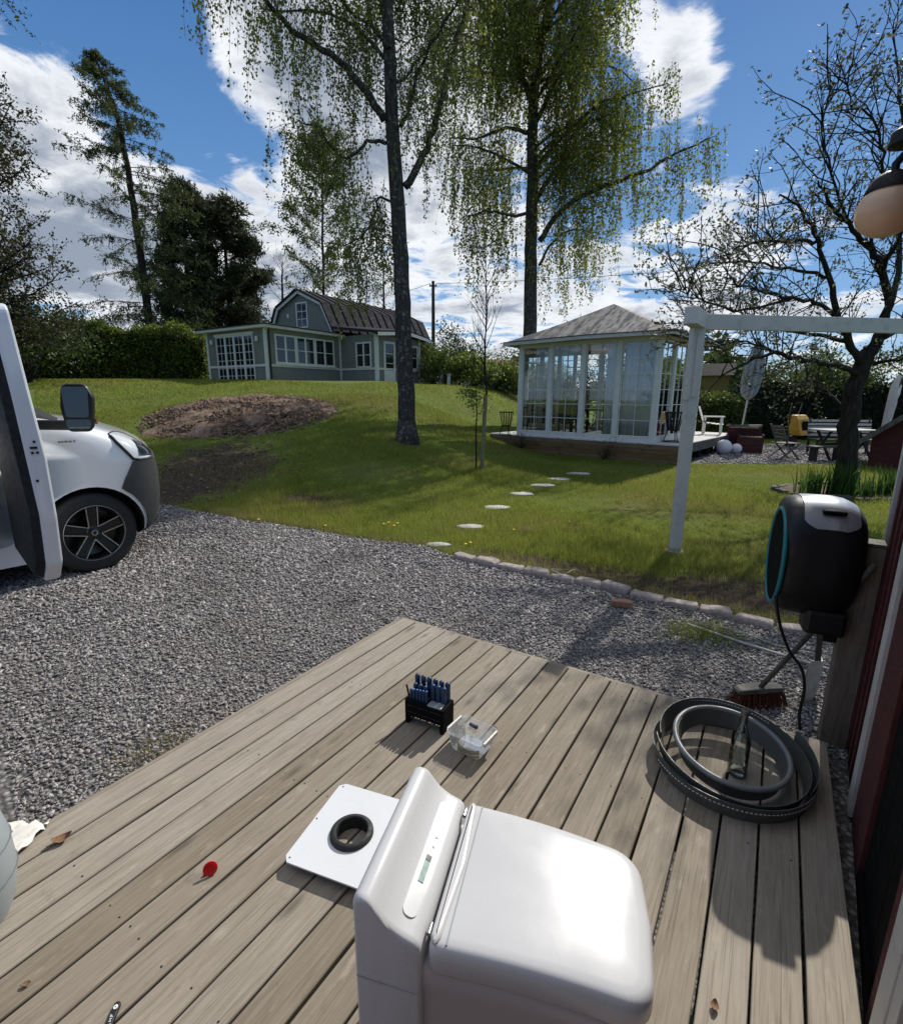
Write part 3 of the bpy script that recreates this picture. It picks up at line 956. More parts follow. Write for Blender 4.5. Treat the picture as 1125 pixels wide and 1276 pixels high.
# --- broom and spade leaning behind the reel
h0 = Vector((1.690, 2.470, .105))
broom = thing('broom', 'broom with a red brown bristle head standing on the gravel', 'broom', (h0.x, h0.y, 0), .12)
lp = []
for x, w, zt in ((-.135, .022, .108), (-.12, .030, .118), (0, .034, .124), (.12, .030, .118), (.135, .022, .108)):
    lp.append([(x, -w, .092), (x, w, .092), (x, w, zt), (x, -w, zt)])
MB().loops(lp).build('head', m_greywood, broom, bevel=.004)
r_ = rnd(61)
V_, F_ = [], []
for i in range(30):
    for j in range(6):
        x, y = -.125 + .25 * i / 29 + r_.normal(0, .002), -.027 + .054 * j / 5
        fx, fy = x * 1.16 + r_.normal(0, .008), y * 1.7 + r_.normal(0, .006)
        o = len(V_)
        w = .0035
        V_ += [(x - w, y, .095), (x + w, y, .095), (fx + w, fy, .012 + r_.uniform(0, .012)), (fx - w, fy, .012), (x, y - w, .095), (x, y + w, .095), (fx, fy + w, .012), (fx, fy - w, .012)]
        F_ += [(o, o + 1, o + 2, o + 3), (o + 4, o + 5, o + 6, o + 7)]
fast('bristles', V_, F_, m_bristle, broom)
h1 = at(1030, 768, 2.22)
hd = (h1 - h0).normalized()
inv = (Matrix.Translation((h0.x, h0.y, 0)) @ RZ(.12)).inverted()
MB().tube([inv @ h0, inv @ (h0 + hd * .25), inv @ (h0 + hd * .95)], .0125, 10).build('handle', m_greywood, broom, 60)
sp = thing('spade', 'galvanised spade standing in the gravel behind the timber post', 'spade', (2.0, 2.50, 0), .5)
lp = []
for z, w, d in ((.0, .03, .0), (.03, .07, .006), (.12, .085, .012), (.22, .085, .016), (.27, .05, .02)):
    lp.append([(-w, 0, z), (0, -d - .010, z), (w, 0, z), (w, .003, z), (0, -d - .005, z), (-w, .003, z)])
MB().loops(lp).build('blade', m_galv, sp, 40)
MB().tube([(0, -.01, .22), (0, .02, .6), (0, .05, 1.0)], .015, 8).build('handle', m_darkwood, sp, 60)

# --- coil of plastic lawn edging, bottle
coil = thing('edging_coil', 'coil of dark plastic lawn edging strip lying on the deck', 'coil', (1.205, 1.885, DZ))
coil.scale = (.86, .86, .92)
m_coil = plain('coil_plastic', (.085, .088, .080), .5, .2, 12)
def ribbon(name, turns, rad, z0, hgt, tilt, mat, ph=0.0, n=120, thick=.0035, dash=False):
    lp = []
    for i in range(n + 1):
        q = i / n
        a = ph + q * turns * 2 * math.pi
        R = rad(q)
        zt = z0(q) + tilt * math.sin(a)
        c, s_ = math.cos(a), math.sin(a)
        lean = .02
        lp.append([(R * c, R * s_, zt), ((R + thick) * c, (R + thick) * s_, zt), ((R + thick + lean) * c, (R + thick + lean) * s_, zt + hgt), ((R + lean) * c, (R + lean) * s_, zt + hgt)])
    return MB().loops(lp).build(name, mat, coil, 60)
ribbon('outer_band', 1.05, lambda q: .345 - .012 * q, lambda q: .002 + .0 * q, .080, .0, m_coil, 3.4)
ribbon('raised_band', 1.0, lambda q: .325 - .02 * q, lambda q: .046, .080, .044, m_coil, 2.9)
ribbon('inner_band', 1.25, lambda q: .232 - .012 * q, lambda q: .048, .076, .034, m_coil, 2.2)
rim = []
for i in range(61):
    a = 2 * math.pi * i / 60
    rim.append((.256 * math.cos(a), .256 * math.sin(a), .124 + .034 * math.sin(a)))
MB().tube(rim, .013, 8, False).build('rim', plain('coil_rim_plastic', (.20, .205, .205), 0.4, .12), coil, 179)
mb = MB()
for k in range(46):
    a = 3.2 + k * .05
    a2 = a + .028
    for (R, z) in ((.3635, .058),):
        mb.bar((R * math.cos(a), R * math.sin(a), z), (R * math.cos(a2), R * math.sin(a2), z), .0015, .0035)
for k in range(40):
    a = .5 + k * .05
    a2 = a + .028
    R, z = .326, .112 + .044 * math.sin(a)
    mb.bar((R * math.cos(a), R * math.sin(a), z), (R * math.cos(a2), R * math.sin(a2), .112 + .044 * math.sin(a2)), .0015, .0035)
tag(mb.build('printed_dashes', m_whiteprint, coil), kind='stuff')
lp = []
for i in range(30):
    q = i / 29
    a = -.9 + 1.1 * q
    R = .345 + .03 * q
    c, s_ = math.cos(a), math.sin(a)
    lp.append([(R * c, R * s_, .02 + .05 * q), ((R + .003) * c, (R + .003) * s_, .02 + .05 * q), ((R + .012) * c, (R + .012) * s_, .10 + .05 * q), ((R + .009) * c, (R + .009) * s_, .10 + .05 * q)])
MB().loops(lp).build('loose_end', m_coil, coil, 60)
bt = thing('glass_bottle', 'clear glass bottle standing inside the edging coil', 'bottle', (1.225, 1.845, DZ + .001), 0, rot=(-.10, .05, 0))
MB().lathe([(.030, 0), (.036, .006), (.037, .02), (.037, .15), (.034, .17), (.022, .20), (.0145, .225), (.0135, .275), (.016, .277), (.016, .287), (.0135, .289)], 24, cap1=False).build('body', m_bottle, bt, 50)
MB().lathe([(.0165, .268), (.0165, .290), (.012, .292)], 16).build('cap', m_greywood, bt, 50)

# --- things lying on the gravel
b = thing('loose_brick', 'single loose reddish brick lying on the gravel', 'brick', (1.376, 3.79, .012), -.25)
lp = [[(sx * .078 * k, sy * .038 * k, z) for sx, sy in ((-1, -1), (1, -1), (1, 1), (-1, 1))] for z, k in ((0, .98), (.004, 1), (.046, 1), (.050, .97))]
MB().loops(lp).build('body', m_brick, b, bevel=.004)
tag(MB().tube([(1.735, 3.43, .03), (2.0, 3.13, .028), (2.33, 2.80, .03)], .0095, 8).build('white_pipe', m_pipe, None, 60), 'thin dull white plastic pipe lying across the gravel', 'pipe')
def cord(name, pts_, r, mat, label):
    out = []
    for i in range(len(pts_) - 1):
        p0, p1, p2, p3 = [Vector(pts_[max(0, min(len(pts_) - 1, i + d))]) for d in (-1, 0, 1, 2)]
        for q in range(6):
            t = q / 6
            out.append(.5 * ((2 * p1) + (p2 - p0) * t + (2 * p0 - 5 * p1 + 4 * p2 - p3) * t * t + (3 * p1 - p0 - 3 * p2 + p3) * t ** 3))
    out.append(Vector(pts_[-1]))
    return tag(MB().tube(out, r, 6).build(name, mat, None, 179), label, 'cord')
cord('string', [(1.05, 4.52, .06), (.93, 4.42, .10), (1.0, 4.25, .115), (1.12, 4.36, .12), (1.22, 4.5, .05)], .003, m_pipe, 'loop of pale string lying over the stone edging')
cord('thin_cord', [(1.30, 4.02, .05), (1.42, 3.75, .03), (1.66, 3.62, .03), (1.85, 3.42, .03), (2.02, 3.32, .04), (2.2, 3.1, .035), (2.45, 2.95, .03)], .003, m_pipe, 'thin pale cord winding over the gravel to the shed')
r_ = rnd(66)
n = 700
ex, ey = r_.normal(1.78, .14, n), r_.normal(3.30, .10, n)
V, F = blades(np.stack([ex, ey, np.full(n, .005)], -1), r_.uniform(.03, .10, n), np.full(n, .005), 67, 1.0)
tag(fast('weeds', V, F, m_grass), 'weeds growing in the gravel beside the white pipe', 'weeds', kind='stuff')
n = 500
ex, ey = r_.normal(-1.32, .10, n), r_.normal(2.02, .10, n)
V, F = blades(np.stack([ex, ey, H(ex, ey) + .008], -1), r_.uniform(.02, .06, n), np.full(n, .004), 68, 1.3)
tag(fast('straw', V, F, m_drygrass), 'brown straw on the gravel beside the deck edge', 'straw', kind='stuff')

# --- toilet
toilet = thing('toilet_unit', 'glossy white boxy camping toilet with closed lid on the deck', 'toilet', (-.0025, .943, DZ), math.radians(-15))
def round_poly(pts_, radii, seg_=8):
    out = []
    n = len(pts_)
    for i in range(n):
        p, a, b = Vector(pts_[i]), Vector(pts_[i - 1]), Vector(pts_[(i + 1) % n])
        r = radii[i]
        d1, d2 = (a - p).normalized(), (b - p).normalized()
        ang = math.acos(max(-1, min(1, d1.dot(d2))))
        if r < 1e-5:
            out += [p.copy()]
            continue
        t = r / math.tan(ang / 2)
        c = p + (d1 + d2).normalized() * (r / math.sin(ang / 2))
        s0, s1 = p + d1 * t, p + d2 * t
        a0 = math.atan2((s0 - c).y, (s0 - c).x)
        a1 = math.atan2((s1 - c).y, (s1 - c).x)
        da = (a1 - a0 + math.pi) % (2 * math.pi) - math.pi
        for k in range(seg_ + 1):
            q = a0 + da * k / seg_
            out.append(c + Vector((math.cos(q), math.sin(q))) * r)
    return out
def resample(poly, n):
    P_ = [Vector(p) for p in poly] + [Vector(poly[0])]
    L = [0]
    for a, b in zip(P_, P_[1:]):
        L.append(L[-1] + (b - a).length)
    s_ = np.linspace(0, L[-1], n, endpoint=False)
    xs_ = np.interp(s_, L, [p.x for p in P_])
    ys_ = np.interp(s_, L, [p.y for p in P_])
    return list(zip(xs_, ys_))
def outline(x0, x1, w0, w1, rb, rf, d, n=120):
    x0, x1, w0, w1 = x0 + d, x1 - d, w0 - d, w1 - d
    w0, w1 = max(w0, .003), max(w1, .0025)
    m = min(w0, w1, (x1 - x0) / 2) * .95
    pts_ = [(x0, -w0), (x1 - .012, -w1), (x1, 0), (x1 - .012, w1), (x0, w0)]
    return resample(round_poly(pts_, [min(max(rb - d, .003), m), min(max(rf - d, .004), m * .9), .0, min(max(rf - d, .004), m * .9), min(max(rb - d, .003), m)]), n)
def drop(x):
    return .30 * max(0, x - .10) ** 2
lid_prof = [(.012, .466), (.003, .468), (0, .474), (0, .505), (.001, .516), (.004, .524), (.009, .5295), (.016, .5325), (.03, .5342), (.06, .5358), (.10, .537), (.14, .5376), (.165, .538)]
lp = []
for d, z in lid_prof:
    lp.append([(x, y, z - drop(x)) for x, y in outline(.005, .442, .189, .166, .018, .066, d)])
lid = MB().loops(lp).build('lid', m_porc, toilet, 60)
lp = [[(x, y, z) for x, y in outline(.008, .040, .180, .180, .015, .015, d, 60)] for d, z in ((.0, .520), (0, .5335), (.002, .5375), (.006, .5395), (.011, .5402))]
MB().loops(lp).build('hinge_rail', m_porc, lid, 60)
MB().box((.0425, 0, .5340), (.003, .352, .003)).build('groove_shade', m_greyplast, lid)  # grey strip on the surface paints the shaded line of a groove
lp = []
for d, z in ((.05, 0), (.03, .006), (.022, .02), (.012, .20), (.010, .40), (.006, .415), (.006, .455), (.010, .464)):
    lp.append([(x, y, z - drop(x) * max(0, (z - .2) / .264)) for x, y in outline(-.02, .440, .187, .164, .01, .064, d)])
MB().loops(lp).build('body', m_porcside, toilet, 60)
hp_ = [(-.150, 0), (-.010, 0), (-.006, .40), (-.004, .500), (-.008, .522), (-.016, .531), (-.030, .5365), (-.046, .5425), (-.062, .551), (-.077, .562), (-.090, .5755), (-.101, .590), (-.110, .6015), (-.120, .608), (-.132, .610), (-.143, .606), (-.150, .594)]
lp = []
for y, k in ((-.191, .0), (-.190, .004), (-.185, .008), (-.176, .0095), (.176, .0095), (.185, .008), (.190, .004), (.191, 0)):
    cx, cz = -.075, .3
    lp.append([(cx + (x - cx) * (1 - (.0095 - k) / .075), y, cz + (z - cz) * (1 - (.0095 - k) / .3) if z > 0 else 0) for x, z in hp_])
MB().loops(lp).build('rear_housing', m_porc, toilet, 40)
MB().box((-.079, -.1915, .410), (.132, .002, .003)).build('seam', m_mark, toilet)
# control strip on the sloping panel
ang = math.atan2(.551 - .5365, -.062 + .030)
Mx = T3(-.046, 0, .5448) @ RY(-(math.pi - ang) if False else math.atan2(.551 - .5365, .032))
strip = MB().prism([tuple(p) for p in round_poly([(-.016, -.150), (.016, -.150), (.016, .150), (-.016, .150)], [.014] * 4)], -.002, .0012, Mx).build('control_strip', m_porc, toilet, 40)
MB().box((.001, -.048, .0018), (.013, .052, .0016), Mx).build('display', m_lcd, strip)
MB().box((.001, -.014, .0020), (.013, .013, .0016), Mx).build('display_end', plain('display_dark', (.08, .10, .10), .2), strip)
for yy in (.045, .018):
    MB().lathe([(.0035, 0), (.0035, .0012)], 10, Mx @ T3(.003, yy, .0012)).build('indicator', m_mark, strip)
for yy in (-.150, .150):
    MB().tube([(.0015, yy - .011, .527), (.0015, yy + .011, .527)], .0055, 10).build('hinge_pin', m_steel, toilet, 40)

# --- white plate with a rubber ring
pl = thing('white_plate', 'white square plastic plate with a black rubber ring, lying beside the toilet', 'plate', (-.330, 1.508, DZ), math.atan2(.349, .126))
hx, hy = .188, .188
sq = resample(round_poly([(-hx, -hy), (hx, -hy), (hx, hy), (-hx, hy)], [.022] * 4), 48)
cxr, cyr, rr_ = -.012, .022, .066
a0 = math.atan2(sq[0][1] - cyr, sq[0][0] - cxr)
def circ(r, z):
    out = []
    for x, y in sq:
        a = math.atan2(y - cyr, x - cxr)
        out.append((cxr + r * math.cos(a), cyr + r * math.sin(a), z))
    return out
zb, zt = .030, .036
mb = MB().loops([circ(rr_, zb), circ(rr_, zt), [(x, y, zt) for x, y in sq], [(x * 1.0, y * 1.0, zb) for x, y in sq], circ(rr_, zb)], cap0=False, cap1=False)
mb.build('sheet', m_plate, pl, 30)
MB().lathe([(.056, .0), (.056, .050), (.060, .054), (.070, .053), (.077, .046), (.078, .036), (.066, .036), (.066, .0)], 40, T3(cxr, cyr, 0), False, False).build('rubber_ring', m_rubber, pl, 40)
for x, y in ((-.17, -.17), (.17, -.17), (-.17, .17), (.17, .17), (0, .178), (0, -.178)):
    MB().lathe([(.003, 0), (.003, .002)], 8, T3(x, y, zt - .001)).build('rivet', m_iron, pl)
for x, y in ((.15, .12), (.15, -.12), (-.15, .15), (-.15, -.15)):
    MB().box((x, y, .015), (.02, .02, .030)).build('foot', m_black, pl)

# --- screwdriver holder with screwdrivers
TH = Vector((-.105, 2.185, DZ))
th_a = math.atan2(-.102, .192)
holder = thing('tool_holder', 'black plastic screwdriver holder block on the deck', 'tool holder', TH, th_a)
MB().box((0, 0, .088), (.215, .110, .082)).build('block', m_blackmatt, holder, bevel=.004)
for x in (-.097, .097):
    MB().box((x, 0, .0245), (.020, .108, .049)).build('foot', m_blackmatt, holder, bevel=.003)
for k in range(3):
    MB().box((-.045 + .04 * k, .045, .0245), (.008, .014, .049)).build('rib', m_black, holder)
for k, (x, w) in enumerate(((-.07, .055), (-.005, .055), (.062, .06))):
    for dz in (-.018, .018):
        MB().box((x, -.0556, .088 + dz), (w, .001, .0012)).build('panel_line', plain('holder_print', (.05, .06, .07), .5) if 'holder_print' not in MATS else MATS['holder_print'], holder)
MB().box((.055, -.03, .132), (.075, .045, .008)).build('tray', m_greyplast, holder, bevel=.003)
def driver(x, y, r, h, cap, label):
    p = TH + RZ(th_a).to_3x3() @ Vector((x, y, .100))
    s_ = thing('screwdriver', label, 'screwdriver', p, 0, 'screwdrivers in the black holder')
    r *= 1.12
    prof_ = [(r * .55, .0), (r * .6, h * .15), (r * .95, h * .28), (r, h * .5), (r * .92, h * .72), (r * 1.0, h * .88), (r * .8, h * .97), (r * .35, h)]
    MB().lathe(prof_, 12).build('handle', m_blue, s_, 50)
    if cap:
        MB().lathe([(r * .78, h * .955), (r * .70, h * .99), (r * .3, h * 1.015)], 12).build('end_cap', m_bluelight, s_, 50)
    MB().lathe([(.003, -.08), (.003, .01)], 8).build('shaft', m_steel, s_, 50)
    return s_
for k in range(6):
    driver(-.082 + .0175 * k, -.035, .0065, .085 + .002 * k, True, 'thin precision screwdriver with light blue cap in the front row of the holder')
for k in range(3):
    driver(-.072 + .028 * k, -.008, .0105, .102, False, 'medium blue screwdriver in the middle row of the holder')
for k in range(3):
    driver(.022 + .030 * k, .000, .0125, .118, False, 'thick blue screwdriver behind the flat tray of the holder')
for k in range(6):
    driver(-.085 + .034 * k, .032, .0125, .128, False, 'tall dark blue screwdriver in the back row of the holder')
p = TH + RZ(th_a).to_3x3() @ Vector((-.100, -.02, .11))
tag(MB().tube([(0, 0, 0), (-.014, 0, .08)], .005, 8).build('hex_key', m_black, None, 50, loc=p), 'thin black hex key leaning out of the holder end', 'hex key')

# --- clear plastic box
cb = thing('clear_box', 'clear plastic lunch box with white clips on the deck', 'box', (.098, 2.01, DZ), math.atan2(-.113, .162))
def rbox(hx_, hy_, r, z):
    return [(x, y, z) for x, y in resample(round_poly([(-hx_, -hy_), (hx_, -hy_), (hx_, hy_), (-hx_, hy_)], [r] * 4), 40)]
mb = MB()
mb.loops([rbox(.072, .062, .014, .0005), rbox(.088, .078, .018, .082)], cap0=True, cap1=False)
mb.build('tub', m_clear, cb, 40)
MB().loops([rbox(.093, .083, .02, .083), rbox(.094, .084, .02, .091), rbox(.088, .078, .018, .0885)], cap0=False, cap1=True).build('box_lid', m_clear, cb, 40)
for sx in (-1, 1):
    MB().box((sx * .097, 0, .084), (.010, .115, .020)).build('clip', m_white, cb, bevel=.003)
o = thing('yellow_strip', 'pale yellow foam strip curled inside the clear box', 'strip', (.098, 2.01, DZ), math.atan2(-.113, .162))
lp = []
for i in range(16):
    a = -2.5 + 1.9 * i / 15
    x, y = .072 * math.cos(a), -.0 + .056 * math.sin(a)
    lp.append([(x, y, .003), (x * .95, y * .95, .003), (x * .95, y * .95, .026), (x, y, .026)])
MB().loops(lp).build('foam', m_strip, o, 50)
o = thing('blue_clip', 'small dark blue plastic bit lying on the clear box lid', 'plastic bit', (.105, 2.025, DZ + .0935), -.75)
MB().box((0, 0, .006), (.046, .014, .012)).build('bit', m_blue, o, bevel=.003)
MB().box((.018, 0, .0135), (.014, .012, .005)).build('tab', m_black, o, bevel=.001)

# --- small bits on the deck
o = thing('red_bottle_top', 'small bright red plastic bottle top standing on the deck planks', 'bottle top', (-.806, 1.375, DZ), .5, rot=(0, 0, .5))
MB().lathe([(.019, -.0035), (.0225, -.0025), (.023, .0), (.0225, .002), (.018, .0035), (.006, .004)], 24, T3(0, 0, .0225) @ RX(1.2)).build('disc', m_redplast, o, 50)
MB().box((-.016, .004, .004), (.016, .008, .008)).build('tab', m_redplast, o, bevel=.002)
def leaf(x, y, rz, size, label, curl):
    lp = []
    for i in range(9):
        q = i / 8
        w = size * .30 * math.sin(math.pi * min(1, q * .95 + .05)) ** .8 + .0008
        z = .004 + curl * (q - .5) ** 2 * size * 4
        lp.append([((q - .5) * size, -w, z + w * .5), ((q - .5) * size, 0, z), ((q - .5) * size, w, z + w * .6), ((q - .5) * size, w, z + w * .6 + .0007), ((q - .5) * size, 0, z + .0007), ((q - .5) * size, -w, z + w * .5 + .0007)])
    o_ = thing('dry_leaf', label, 'leaf', (x, y, DZ), rz, 'dry leaves on the deck')
    MB().loops(lp).build('blade', m_leafdry, o_, 60)
    MB().tube([(-.5 * size, 0, .006), (-.75 * size, .1 * size, .004)], .0012, 5).build('stem', m_leafdry, o_)
leaf(-1.40, 1.50, .7, .062, 'curled brown dry leaf on the outermost deck plank', .35)
leaf(.70, 1.0, 1.0, .030, 'small rust brown dry leaf lying between the toilet and the shed', .3)
leaf(-1.155, 1.045, .4, .020, 'tiny dark dry leaf scrap above the black tool', .2)
tl = thing('pocket_tool', 'black handle of a hand tool with a round white mark', 'hand tool', (-.868, .945, DZ), math.radians(99))
MB().prism([tuple(p) for p in round_poly([(-.10, -.0085), (.06, -.0085), (.06, .0085), (-.10, .0085)], [.006, .008, .008, .006])], 0, .010).build('handle', m_black, tl, bevel=.002)
MB().lathe([(.0055, 0), (.0055, .0008)], 16, T3(.046, 0, .0100) ).build('mark', m_whiteprint, tl)
MB().lathe([(.0013, 0), (.0013, .0016)], 10, T3(.046, 0, .0100)).build('mark_centre', m_black, tl)
mb = MB()                                         # printed letters, read along the handle
for x0, strokes in ((.024, ((0, -.0035, 0, .0035), (0, .0035, .006, .0035), (.003, -.001, .003, .003))), (.014, ((0, -.0035, 0, .0035), (.006, -.0035, .006, .0035), (0, 0, .006, 0))), (.004, ((0, -.0035, .006, -.0035), (.003, -.0035, .003, .0035)))):
    for a, b_, c, d in strokes:
        mb.bar((x0 + a, b_, .0104), (x0 + c, d, .0104), .0012, .0008)
mb.build('lettering', m_whiteprint, tl)
gs = thing('grey_plastic_shell', 'smooth grey plastic cover with seams standing at the deck edge', 'plastic cover', (-1.50, 1.20, DZ), .5)
lp = []
for z, k in ((0, .80), (.05, .92), (.14, 1.0), (.24, .99), (.33, .90), (.40, .72), (.44, .4), (.45, .1)):
    lp.append([(.165 * k * math.cos(2 * math.pi * i / 32), .165 * k * math.sin(2 * math.pi * i / 32), z) for i in range(32)])
MB().loops(lp).build('shell', m_greyplast, gs, 60)
for z, k in ((.14, 1.003), (.24, .994)):
    MB().tube([(.165 * k * math.cos(2 * math.pi * i / 32), .165 * k * math.sin(2 * math.pi * i / 32), z) for i in range(33)], .0025, 6, False).build('seam', plain('seam_grey', (.14, .155, .165), .6) if 'seam_grey' not in MATS else MATS['seam_grey'], gs)
lp = []
r_ = rnd(77)
for i in range(9):
    lp.append([(-.10 + .025 * i, -.07 + .02 * j, .006 + .03 * abs(math.sin(i * 1.3 + j * .9)) + r_.uniform(0, .01)) for j in range(8)])
ws = MB().loops(lp, close=False, cap0=False, cap1=False).build('plastic_sheet', m_white, None, 60, loc=(-1.60, 1.50, .075))
ws.modifiers.new('thickness', 'SOLIDIFY').thickness = .0015
tag(ws, 'crumpled white plastic sheet between deck edge and grey cover', 'plastic sheet')

# --- pergola
pg = thing('pergola', 'white painted pergola post and beam standing on the lawn', 'pergola', (2.442, 5.274, 0), math.atan2(.12, 1))
MB().box((0, 0, 1.17), (.098, .098, 2.34)).build('post', m_offwhite, pg, bevel=.004)
MB().box((3.6, 0, 1.17), (.098, .098, 2.34)).build('post', m_offwhite, pg, bevel=.004)
MB().box((1.86, -.0, 2.385), (3.66, .048, .145)).build('beam', m_offwhite, pg, bevel=.004)
MB().box((-.0, -.02, 2.392), (.118, .86, .150), RZ(-.72)).build('cross_beam', m_offwhite, pg, bevel=.005)
MB().box((-.062, -.01, 1.98), (.026, .085, .70)).build('cleat', m_offwhite, pg, bevel=.003)
MB().box((-.01, -.054, 1.965), (.05, .012, .62)).build('cleat', m_offwhite, pg, bevel=.003)
MB().lathe([(.10, -.04), (.11, .0), (.10, .02), (.07, .03)], 12).build('footing', m_slab, pg, 50)

# --- globe lamp on the shed wall
LC = duv(2.30, .212, 0)
LC.z = at(1104, 262, LC.y).z
lamp = thing('globe_lamp', 'amber glass globe lamp hanging from a black bracket on the shed', 'lamp', LC, math.pi / 2 - DPH)
t_ = NT('amber_opal_glass')
m_amber = t_.done(t_.pbr((.80, .52, .32), .25, 0, .5, None, Subsurface_Weight=0.5, Subsurface_Radius=(.1, .05, .03), Subsurface_Scale=.5))
sph = []
for i in range(1, 20):
    a = math.pi * i / 20
    sph.append((.088 * math.sin(a), -.080 * math.cos(a)))
MB().lathe(sph, 32).build('globe', m_amber, lamp, 179)
MB().lathe([(.026, .112), (.044, .104), (.058, .088), (.068, .066), (.070, .056), (.064, .060), (.054, .078), (.02, .095)], 28).build('cap', m_iron, lamp, 40)
MB().tube([(0, 0, .09), (0, 0, .135), (0, -.03, .175), (0, -.09, .20), (0, -.25, .20)], .012, 10).build('arm', m_iron, lamp, 60)
MB().lathe([(.030, .0), (.045, -.012), (.05, -.05), (.03, -.055)], 20, T3(0, -.02, .235)).build('hood', m_iron, lamp, 40)
MB().box((0, -.240, .19), (.08, .016, .14)).build('wall_plate', m_iron, lamp, bevel=.006)
# ------------------------------------------------------------------ grey house
def siding(name, col, pitch, axis='Z', bump=.8):
    t = NT(name)
    v = t.coord('Object')
    s_ = t.n('ShaderNodeSeparateXYZ')
    t.l(v, s_.inputs[0])
    if axis == 'Z':
        f = t.math('FRACT', t.math('DIVIDE', s_.outputs[2], pitch))
    else:
        f = t.math('FRACT', t.math('DIVIDE', t.math('ADD', s_.outputs[0], s_.outputs[1]), pitch))
    g = t.range(f, 0.0, 0.10, 0.55, 1.0)
    c = t.ramp(t.noise(v, 4, 5, .6), [(.3, tuple(x * .88 for x in col)), (.7, tuple(x * 1.1 for x in col))])
    c = t.mix(g, tuple(x * .55 for x in col), c)
    return t.done(t.pbr(c, .7, 0, .3, t.bump(f, bump, .02)))
m_grey = siding('grey_clapboard', (.235, .238, .205), .13)
m_greyv = siding('grey_vertical_boards', (.215, .218, .188), .11, 'X')
m_metalroof = plain('dark_metal_roof', (.034, .032, .038), .85, .12, 3, metal=.0, spec=.06)
m_roofedge = plain('dark_roof_edge', (.016, .015, .015), .8, .1, spec=.1)
m_darkpane = plain('dark_window_pane', (.016, .018, .020), .06, .2, 2, spec=.7)
m_felt = plain('grey_brown_felt', (.27, .24, .21), .9, .06, 2.5, .3, 120)
m_curtain = plain('white_curtain', (.86, .83, .82), .9, .04, 5)
m_terr = plain('brown_terrace_wood', (.12, .066, .044), .8, .3, 8)

def win(parent, M, s0, s1, z0, z1, cols, rows, fr=.07, mun=.028, pane=None, name='window', depth=.05, label=None, panesunder=True, mull=None):
    """window in a wall: M maps (along, outward, up) into the parent's space"""
    f = MB()
    for (a, b, c, d) in ((s0, s1, z0, z0 + fr), (s0, s1, z1 - fr, z1), (s0, s0 + fr, z0 + fr, z1 - fr), (s1 - fr, s1, z0 + fr, z1 - fr)):
        f.box(((a + b) / 2, depth / 2, (c + d) / 2), (b - a, depth, d - c), M)
    iw, ih = s1 - s0 - 2 * fr, z1 - z0 - 2 * fr
    for k in range(1, cols):
        x = s0 + fr + iw * k / cols
        f.box((x, depth * .4, (z0 + z1) / 2), (mull or mun, depth * .66, ih), M)
    w = f.build(name, m_white, parent, bevel=.006, seg=1)
    for r in range(1, rows):
        zz_ = z0 + fr + ih * r / rows
        MB().box(((s0 + s1) / 2, depth * .36, zz_), (iw, depth * .5, mun), M).build('glazing_bar', m_white, w)
    for c in range(cols):
        for r in range(rows):
            a, b = s0 + fr + iw * c / cols, s0 + fr + iw * (c + 1) / cols
            d, e = z0 + fr + ih * r / rows, z0 + fr + ih * (r + 1) / rows
            MB().box(((a + b) / 2, depth * .25, (d + e) / 2), (b - a - .004, .006, e - d - .004), M).build('pane', pane or m_darkpane, w)
    return w
house = thing('grey_house', 'grey clapboard house with white windows and a dark metal gambrel roof', 'house', (-7.4, 21.0, 2.0), math.atan2(.84, .543))
ML = Matrix(((0, -1, 0, 0), (1, 0, 0, 0), (0, 0, 1, 0), (0, 0, 0, 1)))           # along +y, outward -x
MR = Matrix(((1, 0, 0, 0), (0, -1, 0, 0), (0, 0, 1, 0), (0, 0, 0, 1)))           # along +x, outward -y
MG = Matrix(((0, -1, 0, 4.15), (1, 0, 0, 0), (0, 0, 1, 0), (0, 0, 0, 1)))
MBp = Matrix(((1, 0, 0, 4.15), (0, -1, 0, -2.15), (0, 0, 1, 0), (0, 0, 0, 1)))
for (x0, x1, y0, y1) in ((0, 4.12, 0, 4.0), (4.15, 7.35, -2.15, .3), (4.16, 12.0, .32, 4.9)):
    MB().box(((x0 + x1) / 2, (y0 + y1) / 2, 1.56), (x1 - x0, y1 - y0, 1.46)).build('wall', m_grey, house)
    MB().box(((x0 + x1) / 2, (y0 + y1) / 2, .335), (x1 - x0 - .01, y1 - y0 - .01, .97)).build('lower_wall', m_greyv, house)
def trim(x, y, z, sx, sy, sz, name='trim_board', mat=None, par=None):
    return MB().box((x, y, z), (sx, sy, sz)).build(name, mat or m_white, par or house, bevel=.004, seg=1)
trim(-.012, 2.0, .82, .03, 4.06, .09, 'belt_board')
trim(2.06, -.012, .82, 4.1, .03, .09, 'belt_board')
trim(4.138, -1.07, .82, .03, 2.1, .09, 'belt_board')
trim(5.76, -2.162, .82, 3.2, .03, .09, 'belt_board')
for x, y in ((0, 0), (0, 4.0), (4.15, -2.15), (7.35, -2.15)):
    trim(x + (.05 if x < 7 else -.05), y + (-.015 if y < 3 else .015), 1.10, .13, .03, 2.38, 'corner_board')
    trim(x + (-.016 if x < 7 else .016), y + (.05 if y < 3 else -.05), 1.10, .03, .12, 2.38, 'corner_board')
trim(4.06, -.015, 1.10, .12, .03, 2.38, 'corner_board')
